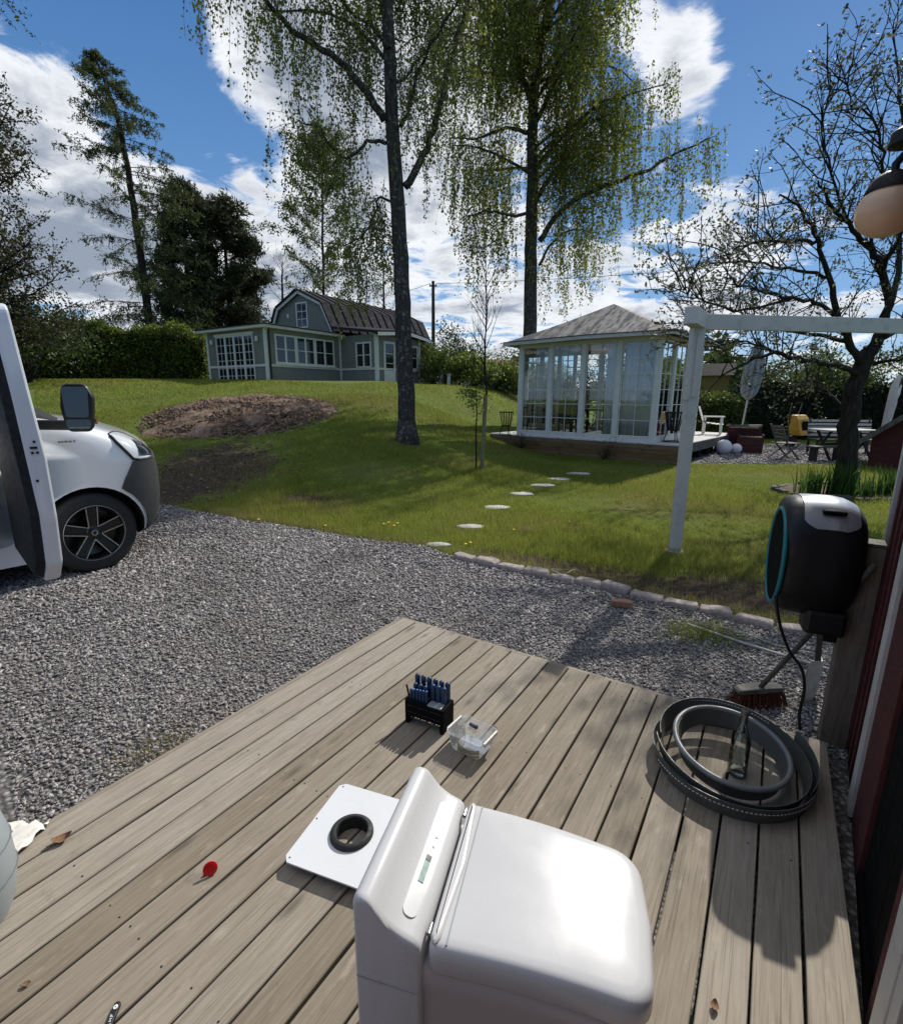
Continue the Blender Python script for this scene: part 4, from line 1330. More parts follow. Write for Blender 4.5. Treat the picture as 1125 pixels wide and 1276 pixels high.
# windows and doors
for a, b in ((.77, 1.39), (1.39, 2.035), (2.035, 2.64), (2.64, 3.28)):
    win(house, ML, a, b, .06, 2.05, 2, 6, .055, .022, name='french_door')
trim(-.04, 2.02, 2.10, .06, 2.66, .10, 'door_head')
for a, b in ((.40, 1.47), (1.48, 2.51), (2.52, 3.66)):
    win(house, MR, a, b, .90, 2.06, 2, 2, .075, .03, mull=.10)
trim(2.03, -.045, .875, 3.42, .07, .05, 'window_sill')
win(house, MG, -1.85, -.93, .86, 1.98, 2, 2, .07, .03, mull=.08)
win(house, MBp, 2.45, 3.0, .86, 1.98, 1, 2, .07, .03)
dr = win(house, MBp, .46, 1.24, .12, 2.03, 1, 4, .10, .03, name='door')
MB().box((.85, .05, .45), (.6, .03, .62), MBp).build('door_panel', m_white, dr)
MB().box((1.10, .08, 1.05), (.09, .03, .03), MBp).build('handle', m_steel, dr)
# low roofs with white fascia and dark edge
def low_roof(x0, x1, y0, y1, z, rise, nm):
    lp = [[(x0, y0, z), (x1, y0, z), (x1, y1, z), (x0, y1, z)], [(x0, y0, z + .10), (x1, y0, z + .10), (x1, y1, z + .10), (x0, y1, z + .10)]]
    f = MB().loops(lp).build('fascia', m_white, house)
    e = .05
    lp = [[(x0 - e, y0 - e, z + .102), (x1, y0 - e, z + .102), (x1, y1 + e, z + .102), (x0 - e, y1 + e, z + .102)],
          [(x0 - e, y0 - e, z + .14), (x1, y0 - e, z + .14), (x1, y1 + e, z + .14), (x0 - e, y1 + e, z + .14)],
          [(x0 + .9, y0 + .9, z + .14 + rise), (x1, y0 + .9, z + .14 + rise), (x1, y1 - .9, z + .14 + rise), (x0 + .9, y1 - .9, z + .14 + rise)]]
    return MB().loops(lp).build(nm, m_metalroof, house)
low_roof(-.30, 4.14, -.30, 4.30, 2.24, .16, 'low_roof')
# porch roof with a shallow ridge along its front
lp = []
for x, zr in ((3.80, 2.26), (4.25, 2.30), (5.9, 2.46), (7.4, 2.30), (7.85, 2.18)):
    lp.append([(x, -2.55, zr), (x, .28, zr + .35), (x, .28, zr + .47), (x, -2.55, zr + .12)])
MB().loops(lp).build('porch_roof', m_metalroof, house)
lp = []
for x, zr in ((3.80, 2.25), (4.25, 2.29), (5.9, 2.45), (7.4, 2.29), (7.85, 2.17)):
    lp.append([(x, -2.58, zr - .08), (x, -2.552, zr - .08), (x, -2.552, zr + .06), (x, -2.58, zr + .06)])
MB().loops(lp).build('porch_fascia', m_white, house)
# gambrel
yc = 2.6
gp = [(-2.28, 2.50), (-1.58, 3.82), (0, 4.52), (1.58, 3.82), (2.28, 2.50)]
MB().loops([[(x, yc + y, z) for y, z in gp] for x in (4.17, 11.9)]).build('gable_wall', m_grey, house)
for k in range(4):
    (y0, z0), (y1, z1) = gp[k], gp[k + 1]
    if k == 0:
        y0, z0 = y0 - .14, z0 - .26
    if k == 3:
        y1, z1 = y1 + .14, z1 - .26
    d = Vector((0, y1 - y0, z1 - z0)).normalized()
    nrm = Vector((0, -d.z, d.y))
    npan = 13
    for i in range(npan):
        a, b = 3.92 + i * .62, 3.92 + (i + 1) * .62 - .004
        lp = []
        for x in (a, b):
            lp.append([Vector((x, yc + y0, z0)) + nrm * .015, Vector((x, yc + y1, z1)) + nrm * .015, Vector((x, yc + y1, z1)) + nrm * .05, Vector((x, yc + y0, z0)) + nrm * .05])
        p_ = MB().loops(lp).build('roof_panel', m_metalroof, house)
        MB().bar(Vector((a + .012, yc + y0, z0)) + nrm * .07, Vector((a + .012, yc + y1, z1)) + nrm * .07, .022, .045, nrm).build('seam', m_roofedge, p_)
    MB().bar(Vector((4.02, yc + y0, z0)) - nrm * .055, Vector((4.02, yc + y1, z1)) - nrm * .055, .05, .13, nrm).build('barge_board', m_white, house)
MGa = Matrix(((0, -1, 0, 4.17), (1, 0, 0, 0), (0, 0, 1, 0), (0, 0, 0, 1)))
win(house, MGa, 2.12, 2.92, 2.82, 4.0, 2, 3, .07, .03, name='gable_window')
MB().tube([(.10, -.10, 2.2), (.10, -.06, 2.05), (.10, -.06, -.02)], .045, 8).build('downpipe', m_black, house, 60)
MB().tube([(4.30, -.25, 2.25), (4.22, -.12, 2.05), (4.22, -.10, -.02)], .045, 8).build('downpipe', m_black, house, 60)
for y in (.48, 3.55):
    MB().box((-.07, y, 1.85), (.10, .12, .20)).build('wall_lamp', m_white, house, bevel=.02)
MB().box((4.16, 3.55, 3.45), (.04, .12, .18)).build('gable_vent', m_white, house)
# wooden steps and terrace of the house
tr_ = thing('house_terrace', 'low brown wooden terrace with steps at the grey house corner', 'terrace', (-7.4, 21.0, 2.0), math.atan2(.84, .543))
for i in range(14):
    MB().box((6.4, -2.28 - .125 * i, .10), (4.2, .12, .05)).build('plank', m_terr, tr_)
for k in range(2):
    MB().box((4.9 + .3 * k, -4.1 - .14, .08 - .10 * k), (3.6, .28, .12)).build('step', m_terr, tr_)
MB().box((6.4, -3.2, -.02), (4.1, 1.7, .16)).build('skirt', m_terr, tr_)
for px, py0, py1, dd, lab in ((550, 459, 486, 25.5, 'slim white wooden post at the terrace of the grey house'), (559, 467, 490, 24.6, 'shorter white wooden post in front of the terrace shrubs')):
    b = at(px, py1, dd)
    t_ = at(px, py0, dd)
    o = thing('white_post', lab, 'post', (b.x, b.y, b.z), .3)
    MB().box((0, 0, (t_.z - b.z) / 2 - .15), (.14, .14, t_.z - b.z + .3)).build('shaft', m_white, o, bevel=.01)
    MB().box((0, 0, t_.z - b.z + .02), (.19, .19, .04)).build('cap', m_white, o, bevel=.01)
# far neighbour house with a red roof
nb = thing('neighbour_house', 'far house with a red tiled roof behind the garden shrubs', 'house', (at(628, 470, 52).x, 52, 1.0), .4)
MB().box((0, 0, .8), (8, 6, 2.6)).build('wall', m_white, nb)
MB().loops([[(x, -3.4, 2.1), (x, 0, 4.1), (x, 3.4, 2.1)] for x in (-4.4, 4.4)]).build('roof', plain('red_roof_tile', (.26, .075, .045), .8, .25, 3), nb)
MB().box((1.5, .4, 4.0), (.6, .6, 1.0)).build('chimney', m_brick, nb)

# ------------------------------------------------------------------ gazebo and its terrace
gz_rot = math.atan2(gd[1], gd[0])
terr = thing('gazebo_terrace', 'raised wooden terrace under the gazebo with brown plank front', 'terrace', (GA[0], GA[1], 0), gz_rot)
def xr(y):
    return 4.73
for i in range(44):
    y = -.06 + .125 * i
    x0_, x1_ = -1.02, xr(y)
    if y > 3.7:
        x0_ = -1.02 + (y - 3.7) * .6
    MB().box(((x0_ + x1_) / 2, y, .485), (x1_ - x0_, .12, .03)).build('plank', m_deckwhite, terr)
for k in range(4):
    MB().box((1.865, -.135, .055 + .118 * k), (5.77, .026, .112)).build('fascia_board', m_fascia, terr, bevel=.003)
for k in range(2):
    a_, b_ = (4.757, -.10), (xr(5.2) + .01, 5.2)
    MB().bar((a_[0], a_[1], .435 - .12 * k), (b_[0], b_[1], .435 - .12 * k), .026, .115).build('side_board', m_greywood, terr)
MB().bar((-1.03, -.1, .25), (-1.03, 3.6, .25), .026, .4).build('side_board', m_greywood, terr)
for k in range(6):
    y = .3 + .9 * k
    MB().box((xr(y) - .15, y, .22), (.09, .09, .46)).build('leg', m_darkwood, terr)
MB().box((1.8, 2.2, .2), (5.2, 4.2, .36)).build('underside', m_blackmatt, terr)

gz = thing('glazed_gazebo', 'white glazed garden gazebo with a grey brown hipped felt roof', 'gazebo', (GA[0], GA[1], .50), gz_rot)
GWd, GDp = 4.02, 3.25
for i in range(5):
    x = i * GWd / 4
    for y in (0, GDp):
        MB().box((x, y, 1.275), (.15 if i in (0, 4) else .135, .10, 2.55)).build('post', m_white, gz, bevel=.005, seg=1)
for i in range(1, 3):
    y = i * GDp / 3
    for x in (0, GWd):
        MB().box((x, y, 1.275), (.10, .135, 2.55)).build('post', m_white, gz, bevel=.005, seg=1)
for x0_, x1_, y0_, y1_ in ((0, GWd, 0, 0), (0, GWd, GDp, GDp), (0, 0, 0, GDp), (GWd, GWd, 0, GDp)):
    for z, h in ((.065, .13), (2.58, .10)):
        MB().bar((x0_ - .045, y0_ - (.0), z) if x0_ != x1_ else (x0_, y0_ + .052, z), (x1_ + .045, y1_, z) if x0_ != x1_ else (x1_, y1_ - .052, z), .088, h).build('rail', m_white, gz)
def Mface(x, y, ang):
    return T3(x, y, 0) @ RZ(ang) @ MR
for i in range(4):
    a, b = i * GWd / 4 + .070, (i + 1) * GWd / 4 - .070
    win(gz, T3(0, .02, 0) @ MR, a, b, .13, 2.53, 2, 6, .030, .018, pane=m_pane, name='glazed_bay', depth=.04)
    win(gz, Mface(0, GDp - .02, 0), a, b, .13, 2.53, 2, 6, .030, .018, pane=m_pane, name='glazed_bay', depth=.04)
for i in range(3):
    a, b = i * GDp / 3 + .070, (i + 1) * GDp / 3 - .070
    win(gz, T3(GWd - .02, 0, 0) @ RZ(math.pi / 2) @ MR, a, b, .13, 2.53, 2, 6, .030, .018, pane=m_pane, name='glazed_bay', depth=.04)
    win(gz, T3(.02, 0, 0) @ RZ(math.pi / 2) @ MR, a, b, .13, 2.53, 2, 6, .030, .018, pane=m_pane, name='glazed_bay', depth=.04)
ap = Vector((2.0, 1.62, 3.74))
ev = [Vector(p) for p in ((-.40, -.40, 2.66), (2.22, -.50, 2.68), (4.46, -.42, 2.66), (4.46, GDp + .4, 2.66), (-.40, GDp + .4, 2.66))]
for i in range(5):
    a, b = ev[i], ev[(i + 1) % 5]
    c_ = ap
    dn = Vector((0, 0, -.03))
    nsub = 5
    lp_t, lp_b = [], []
    rows_ = []
    for r in range(7):
        q = r / 6
        row = []
        for k in range(nsub + 1):
            p_ = a.lerp(b, k / nsub).lerp(c_, q)
            p_ = p_ + Vector((0, 0, -.035 * math.sin(math.pi * q)))
            row.append(p_)
        rows_.append(row)
    mb = MB()
    mb.loops(rows_, close=False, cap0=False, cap1=False)
    mb.loops([[p_ + dn for p_ in row[::-1]] for row in rows_], close=False, cap0=False, cap1=False)
    mb.loops([[p_ for p_ in rows_[0]], [p_ + dn for p_ in rows_[0]]], close=False, cap0=False, cap1=False)
    pan = mb.build('roof_panel', m_felt, gz, 60)
    MB().bar(a + Vector((0, 0, -.035)), b + Vector((0, 0, -.035)), .03, .10).build('eave_board', m_offwhite, pan)
    MB().bar(a * 1.0 + Vector((0, 0, .012)), b + Vector((0, 0, .012)), .05, .02).build('drip_edge', m_roofedge, pan)
    nn = 6
    for k in range(nn):
        p_ = a.lerp(b, (k + .5) / nn)
        q_ = p_.lerp(Vector((ap.x, ap.y, p_.z)), .26)
        MB().bar(p_ + Vector((0, 0, -.05)), Vector((q_.x, q_.y, p_.z + .16)), .05, .08).build('rafter', m_offwhite, pan)
MB().box((2.0, 1.62, .02), (3.9, 3.1, .03)).build('floor', m_greywood, gz)
def curtain(pts_, z0, z1, label):
    (x0_, y0_), (x1_, y1_) = pts_
    L = math.dist(*pts_)
    n_ = int(L / .018)
    dx, dy = (x1_ - x0_) / L, (y1_ - y0_) / L
    lp = []
    for i in range(n_ + 1):
        s_ = L * i / n_
        w = .022 * math.sin(s_ * 62) + .010 * math.sin(s_ * 23 + 1)
        x, y = x0_ + dx * s_ - dy * w, y0_ + dy * s_ + dx * w
        lp.append([(x, y, z0), (x, y, z1), (x + .002 * dy, y + .002 * dx, z1), (x + .002 * dy, y + .002 * dx, z0)])
    o = MB().loops(lp).build('curtain', m_curtain, None, 179, loc=(GA[0], GA[1], .50))
    o.rotation_euler = (0, 0, gz_rot)
    tag(o, label, 'curtain', 'gazebo curtains')
curtain([(3.10, .10), (3.96, .10)], .15, 2.5, 'white curtain drawn across the gazebo bay next to the corner')
curtain([(2.62, .10), (2.98, .10)], .15, 2.5, 'narrow gathered white curtain beside the open third gazebo bay')
curtain([(3.86, .25), (3.86, 1.0)], .15, 2.5, 'white curtain inside the gazebo side wall near the corner')
curtain([(3.86, 1.2), (3.86, 3.05)], .15, 2.5, 'long white curtain inside the rear part of the gazebo side wall')
tb = thing('indoor_table', 'dark table standing inside the gazebo', 'table', (GA[0] + gd[0] * 1.9 + gn[0] * 1.6, GA[1] + gd[1] * 1.9 + gn[1] * 1.6, .535), gz_rot)
MB().box((0, 0, .72), (1.5, .85, .05)).build('tabletop', m_darkwood, tb, bevel=.01)
for sx in (-.65, .65):
    for sy in (-.34, .34):
        MB().box((sx, sy, .35), (.07, .07, .70)).build('leg', m_darkwood, tb)
for k, (qx, qy, rz, lab) in enumerate(((1.1, .95, 0, 'dark chair before the table inside the gazebo'), (2.5, .95, .1, 'dark chair beside the drawn curtain inside the gazebo'), (.75, 1.9, 1.3, 'dark chair at the table end inside the gazebo'))):
    c_ = thing('indoor_chair', lab, 'chair', (GA[0] + gd[0] * qx + gn[0] * qy, GA[1] + gd[1] * qx + gn[1] * qy, .535), gz_rot + rz, 'chairs inside the gazebo')
    MB().box((0, 0, .44), (.44, .42, .05)).build('seat', m_darkwood, c_, bevel=.01)
    MB().box((0, -.20, .72), (.44, .04, .50)).build('backrest', m_darkwood, c_, bevel=.01)
    for sx in (-.19, .19):
        for sy in (-.18, .18):
            MB().box((sx, sy, .21), (.045, .045, .42)).build('leg', m_darkwood, c_)

# ------------------------------------------------------------------ things around the gazebo
def basket(x, y, z, s_, label):
    o = thing('fire_basket', label, 'fire basket', (x, y, z), .3, 'black iron fire baskets')
    for zz_, r in ((.30, .135), (.72, .215)):
        MB().tube([(r * math.cos(2 * math.pi * k / 24), r * math.sin(2 * math.pi * k / 24), zz_) for k in range(25)], .014, 6, False).build('hoop', m_iron, o)
    for k in range(16):
        a = 2 * math.pi * k / 16
        c_, s2 = math.cos(a), math.sin(a)
        MB().loops([[(r * c_ - w * s2, r * s2 + w * c_, zz_) for r, w in ((rr1, -.014), (rr1, .014), (rr1 + .006, .014), (rr1 + .006, -.014))] for zz_, rr1 in ((.28, .13), (.5, .175), (.74, .215))]).build('slat', m_iron, o)
    MB().lathe([(.13, .28), (.13, .30)], 20).build('floor_plate', m_iron, o)
    for k in range(3):
        a = 2 * math.pi * k / 3 + .5
        MB().tube([(.12 * math.cos(a), .12 * math.sin(a), .29), (.20 * math.cos(a), .20 * math.sin(a), .012)], .012, 6).build('leg', m_iron, o)
    MB().tube([(.20 * math.cos(2 * math.pi * k / 24), .20 * math.sin(2 * math.pi * k / 24), .016) for k in range(25)], .012, 6, False).build('base_ring', m_iron, o)
    o.scale = (s_, s_, s_)
basket(5.30 + .42, 12.87 + .30, .50, 1.05, 'black iron fire basket on the terrace by the gazebo corner with curtains')
basket(1.62, 15.20, .50, .95, 'black iron fire basket on the terrace end towards the young bare tree')
def rot(x, y, a):
    return x * math.cos(a) - y * math.sin(a), x * math.sin(a) + y * math.cos(a)
ch = thing('white_armchair', 'white slatted wooden garden armchair on the gazebo terrace', 'armchair', (8.15, 15.95, .50), gz_rot + .2)
for k in range(5):
    MB().box((-.20 + .11 * k, .0, .36 - .012 * k), (.10, .50, .022)).build('seat_slat', m_white, ch)
for k in range(5):
    MB().bar((-.26, -.22 + .11 * k, .36), (-.44, -.22 + .11 * k, .86), .10, .02, (1, 0, 0)).build('back_slat', m_white, ch)
for sy in (-.29, .29):
    MB().box((0, sy, .55), (.62, .09, .025)).build('armrest', m_white, ch)
    for x in (-.24, .24):
        MB().box((x, sy, .27), (.06, .05, .54)).build('leg', m_white, ch)
m_ball = plain('white_ball_plastic', (.78, .74, .76), .35, .02)
for (x, y, r, lab) in ((7.93, 14.72, .215, 'larger white ball lamp lying on the gravel by the terrace'), (8.40, 14.90, .150, 'smaller white ball lamp beside the dark red planters')):
    o = thing('ball_lamp', lab, 'ball lamp', (x, y, .01), 0, 'white ball lamps')
    MB().lathe([(r * math.sin(math.pi * i / 18), r - r * math.cos(math.pi * i / 18)) for i in range(1, 18)], 28).build('globe', m_ball, o, 179)
    MB().lathe([(r * .32, -.0), (r * .36, .012), (r * .3, .02)], 20).build('base', m_greyplast, o)
m_maroon = plain('maroon_paint', (.065, .012, .012), .7, .3, 6)
for k, (x, y, w, d, h, lab) in enumerate(((8.95, 15.20, .62, .45, .55, 'front dark red slatted planter box beside the ball lamps'), (9.10, 15.85, .85, .5, .80, 'taller dark red slatted planter box behind the front one'))):
    o = thing('planter_box', lab, 'planter', (x, y, .01), -.5, 'dark red planters')
    nsl = int(h / .12)
    for i in range(nsl):
        for sy in (-1, 1):
            MB().box((0, sy * d / 2, .06 + .12 * i), (w, .022, .112)).build('slat', m_maroon, o)
        for sx in (-1, 1):
            MB().box((sx * w / 2, 0, .06 + .12 * i), (.022, d - .03, .112)).build('slat', m_maroon, o)
    for sx in (-1, 1):
        for sy in (-1, 1):
            MB().box((sx * (w / 2 + .004), sy * (d / 2 + .004), h / 2), (.05, .05, h)).build('corner', m_maroon, o)
    MB().box((0, 0, h * .85), (w - .05, d - .05, .04)).build('soil', m_soil, o)
o = thing('grey_board', 'weathered grey board lying across the planter boxes', 'board', (8.95, 15.6, .80), .25)
MB().box((0, 0, 0), (1.2, .18, .03)).build('plank', m_greywood, o)
MB().box((-.1, -.25, -.02), (.9, .12, .03)).build('plank', m_greywood, o)
# parasol
pb, pt = at(924, 534, 16.6), at(946, 425, 16.6)
pr = thing('closed_parasol', 'closed grey parasol leaning on a pale pole behind the planters', 'parasol', (pb.x, pb.y, 0))
dv = Vector((pt.x - pb.x, 0, pt.z - pb.z))
P0 = Vector((0, 0, pb.z))
MB().tube([P0 - dv * .16, P0 + dv * 1.0], .028, 10).build('pole', m_offwhite, pr, 60)
lp = []
for q, r in ((.34, .05), (.37, .15), (.42, .20), (.55, .24), (.75, .22), (.92, .12), (1.0, .04)):
    c_ = P0 + dv * q
    lp.append([(c_.x + r * (1 + .28 * math.cos(8 * a)) * math.cos(a), c_.y + r * (1 + .28 * math.cos(8 * a)) * math.sin(a), c_.z + .03 * math.cos(8 * a)) for a in [2 * math.pi * k / 48 for k in range(48)]])
MB().loops(lp).build('canopy', plain('grey_canvas', (.26, .29, .30), .9, .15, 8, .3, 80), pr, 70)
MB().box((-.06, 0, .05), (.6, .6, .10)).build('base', m_slab, pr, bevel=.02)
# yellow wheelbarrow stood on its nose
wb = thing('yellow_wheelbarrow', 'yellow wheelbarrow tipped upright with handles in the air', 'wheelbarrow', (11.35, 16.9, .0), .5)
m_yel = plain('yellow_paint', (.52, .30, .035), .45, .15, 6, dirt=((.20, .14, .06), .5))
lp = [[(sx * w, -d, z) for sx, d in ((-1, .02), (1, .02), (1, .10), (-1, .10))] for z, w in ((.12, .16),)]
outer = [[(-.17, .0, .30), (.17, .0, .30), (.17, .03, .30), (-.17, .03, .30)]]
mb = MB()
rows_ = [(.42, .22, .36), (.62, .30, .34), (.95, .34, .26), (1.08, .33, .16)]
lp = []
for z, w, d in rows_:
    lp.append([(-w, -d, z), (w, -d, z), (w * .75, .05, z), (-w * .75, .05, z)])
mb.loops(lp)
mb.build('tray', m_yel, wb, bevel=.03)
MB().box((0, -.335, .74), (.34, .03, .30)).build('tray_mouth', m_blackmatt, wb)
for s_ in (-1, 1):
    MB().tube([(s_ * .12, .07, .28), (s_ * .25, .09, 1.0), (s_ * .31, .02, 1.45)], .018, 8).build('handle', m_greywood, wb, 60)
    MB().tube([(s_ * .26, .09, .85), (s_ * .24, .38, .70), (s_ * .2, .1, .55)], .014, 8).build('stand', m_iron, wb, 60)
MB().lathe([(.08, -.04), (.18, -.045), (.2, -.02), (.2, .02), (.18, .045), (.08, .04)], 20, T3(0, .06, .20) @ RY(math.pi / 2)).build('wheel', m_rubber, wb, 40)
# folding chair
def folding_chair(x, y, rz, label, mat=m_greywood):
    o = thing('folding_chair', label, 'chair', (x, y, 0), rz, 'wooden folding chairs on the gravel')
    for sy in (-.22, .22):
        MB().bar((-.34, sy, 0), (.22, sy, .44), .045, .028).build('leg', mat, o)
        MB().bar((.30, sy * .9, 0), (-.10, sy * .9, .40), .045, .028).build('leg', mat, o)
        MB().bar((-.10, sy * .9, .40), (-.36, sy * .9, .95), .045, .028).build('back_post', mat, o)
    for k in range(6):
        MB().box((-.22 + .088 * k, 0, .452), (.07, .46, .02)).build('seat_slat', mat, o)
    for k in range(4):
        MB().box((-.19 - .045 * k, 0, .58 + .10 * k), (.022, .40, .07)).build('back_slat', mat, o)
    for x_, z_ in ((-.30, .04), (.26, .04)):
        MB().box((x_, 0, z_), (.03, .42, .03)).build('stretcher', mat, o)
folding_chair(8.98, 13.60, .12, 'grey wooden folding chair before the yellow wheelbarrow')
folding_chair(10.9, 12.4, -.9, 'dark wooden folding chair behind the apple tree by the red playhouse', m_darkwood)
# table and benches
tb = thing('garden_table', 'pale topped wooden garden table behind the apple tree', 'table', (10.55, 13.65, 0), .1)
for k in range(6):
    MB().box((0, -.32 + .13 * k, .80), (1.5, .12, .03)).build('plank', m_deckwhite, tb)
for sx in (-.6, .6):
    for sy in (-.28, .28):
        MB().bar((sx, sy * 1.2, 0), (sx, -sy * .8, .78), .06, .04).build('leg', m_darkwood, tb)
MB().box((0, 0, .42), (1.2, .05, .06)).build('stretcher', m_darkwood, tb)
bn = thing('garden_bench', 'slatted grey garden bench behind the pale topped table', 'bench', (11.6, 15.0, 0), -.12)
for k in range(5):
    MB().box((0, -.22 + .10 * k, .44), (1.75, .08, .025)).build('seat_slat', m_greywood, bn)
for k in range(5):
    MB().box((0, .26 + .022 * k, .54 + .105 * k), (1.75, .022, .06)).build('back_slat', m_offwhite, bn)
for sx in (-.82, 0, .82):
    MB().box((sx, -.2, .22), (.06, .06, .44)).build('leg', m_darkwood, bn)
    MB().bar((sx, .24, 0), (sx, .37, 1.05), .06, .05).build('back_leg', m_darkwood, bn)
for sx in (-.86, .86):
    MB().box((sx, 0, .64), (.07, .6, .03)).build('armrest', m_greywood, bn)
lb = thing('low_bench', 'low plank bench on the gravel in front of the garden table', 'bench', (9.75, 13.15, 0), .15)
MB().box((0, 0, .40), (.9, .26, .04)).build('seat', m_greywood, lb)
for sx in (-.35, .35):
    MB().box((sx, 0, .19), (.05, .22, .38)).build('leg', m_darkwood, lb)
wp = thing('driftwood_post', 'tall bleached wooden post beside the garden bench', 'post', (at(1105, 520, 14.6).x, 14.6, 0), .2)
MB().tube([(0, 0, 0), (.02, 0, .9), (.10, .02, 1.5), (.06, 0, 1.95), (.16, 0, 2.25)], [.09, .10, .12, .09, .05], 9).build('shaft', m_offwhite, wp, 60)
MB().tube([(.08, 0, 1.4), (.30, .05, 1.75), (.34, .05, 2.0)], [.05, .045, .02], 7).build('limb', m_offwhite, wp, 60)
ph = thing('red_playhouse', 'small dark red playhouse with pale sloping roof edge by the apple tree', 'playhouse', (10.85, 11.3, 0), -.78)
ph_p = [(-1.15, 0), (1.15, 0), (1.15, .75), (0, 1.75), (-1.15, .75)]
MB().loops([[(x, y, z) for x, z in ph_p] for y in (0, 1.6)]).build('wall', m_red, ph)
for s_ in (-1, 1):
    MB().bar((0, .75, 1.83), (s_ * 1.45, .75, .56), .05 , 1.9, (0, 1, 0)).build('roof', m_roofedge, ph)
    MB().bar((0, -.215, 1.80), (s_ * 1.45, -.215, .53), .11, .03, (0, 1, 0)).build('barge_board', m_greywood, ph)
MB().box((.1, -.012, .50), (.55, .02, .85)).build('door', m_maroon, ph)
ys_ = thing('yellow_shed', 'small yellow board shed beyond the gazebo', 'shed', (at(880, 500, 23).x, 23, 0), -.5)
for k in range(10):
    MB().box((-.72 + .16 * k, 0, 1.3), (.152, .03, 2.6)).build('board', plain('yellow_board', (.30, .20, .055), .8, .25, 8) if 'yellow_board' not in MATS else MATS['yellow_board'], ys_)
MB().box((0, .75, 1.28), (1.56, 1.4, 2.56)).build('wall', MATS['yellow_board'], ys_)
MB().loops([[(x, -.25, 2.55), (x, .75, 3.1), (x, 1.75, 2.55), (x, .75, 3.0)] for x in (-1, 1)]).build('roof', m_roofedge, ys_)
# gravel yard by the terrace
gp_ = [(6.0, 12.55), (8.0, 12.62), (10.5, 12.35), (13.5, 11.6), (16.5, 11), (17, 17.5), (12.5, 18.3), (9.5, 18), (7.5, 15.4)]
tag(MB().loops([[(x, y, .006) for x, y in gp_]], cap0=False).build('gravel_yard', m_gravelbed), 'pale grey gravel yard beside the gazebo terrace', 'gravel', kind='structure')
r_ = rnd(91)
n = 9000
sx, sy = r_.uniform(6.1, 12.5, n), r_.uniform(12.5, 17.5, n)
k_ = (sy > 12.6 - .06 * (sx - 8) + .0) & (sx < 6.3 + (17.5 - 6.3)) & (sx > 6.2 + .62 * (sy - 12.6))
sx, sy = sx[k_], sy[k_]
V, F = stones_mesh(np.stack([sx, sy, np.full(len(sx), .015)], -1), r_.uniform(.03, .06, len(sx)), 92)
tag(fast('yard_stones', V, F, m_pebble), 'loose grey stones of the gravel yard', 'gravel', kind='stuff')
# planting bed round the apple tree
bed = thing('planting_bed', 'dark stone edged planting bed around the apple tree', 'planting bed', (6.95, 8.75, 0))
m_bedstone = plain('mossy_bed_stone', (.06, .06, .045), .95, .4, 12, .8, 60)
for k in range(18):
    a = 2 * math.pi * k / 18
    MB().box((0, 0, .03), (.30, .12, .12)).build('stone', m_bedstone, bed, bevel=.03, loc=(1.12 * math.cos(a) * (1 + .05 * math.sin(7 * a)), .72 * math.sin(a), -.015 + .02 * math.sin(5 * a))).rotation_euler = (0, 0, math.atan2(.72 * math.cos(a), -1.12 * math.sin(a)))
MB().loops([[(1.08 * math.cos(2 * math.pi * k / 24), .68 * math.sin(2 * math.pi * k / 24), .05) for k in range(24)]], cap0=False).build('soil', m_soil, bed)
m_tulip = blade_mat('broad_leaf', (.018, .042, .012), (.035, .075, .02), (.07, .13, .035))
r_ = rnd(95)
def strap_plant(x, y, n_, h, label, seed):
    r = rnd(seed)
    V_, F_ = [], []
    for k in range(n_):
        a, b_ = r.uniform(0, 6.28), r.uniform(.1, .5)
        hh, w = h * r.uniform(.6, 1.1), .012
        bx, by = x + r.normal(0, .12), y + r.normal(0, .10)
        dx, dy = math.cos(a), math.sin(a)
        o = len(V_)
        for q in (0, .35, .7, 1):
            ww = w * (1 - q ** 2) + .001
            cx, cy = bx + dx * b_ * hh * q * q, by + dy * b_ * hh * q * q
            V_ += [(cx - dy * ww, cy + dx * ww, .04 + hh * (q - .15 * b_ * q * q)), (cx + dy * ww, cy - dx * ww, .04 + hh * (q - .15 * b_ * q * q))]
        F_ += [(o + 2 * i, o + 2 * i + 1, o + 2 * i + 3, o + 2 * i + 2) for i in range(3)]
    tag(fast('strap_leaf_plant', np.array(V_), np.array(F_), m_tulip), label, 'plant', 'leafy plants in the tree bed')
for k, (x, y, n_, h, lab) in enumerate(((6.15, 8.45, 90, .50, 'upright strap leaved plant at the gravel end of the tree bed'), (6.55, 8.35, 110, .60, 'tall dense leafy plant before the apple trunk'), (6.95, 8.3, 70, .30, 'low pale leaved plant at the foot of the apple tree'), (7.35, 8.4, 80, .45, 'loose leafy plant between the apple trunk and the grassy plant'), (7.7, 8.6, 90, .48, 'grassy plant at the far end of the tree bed'))):
    strap_plant(x, y, n_, h, lab, 96 + k)
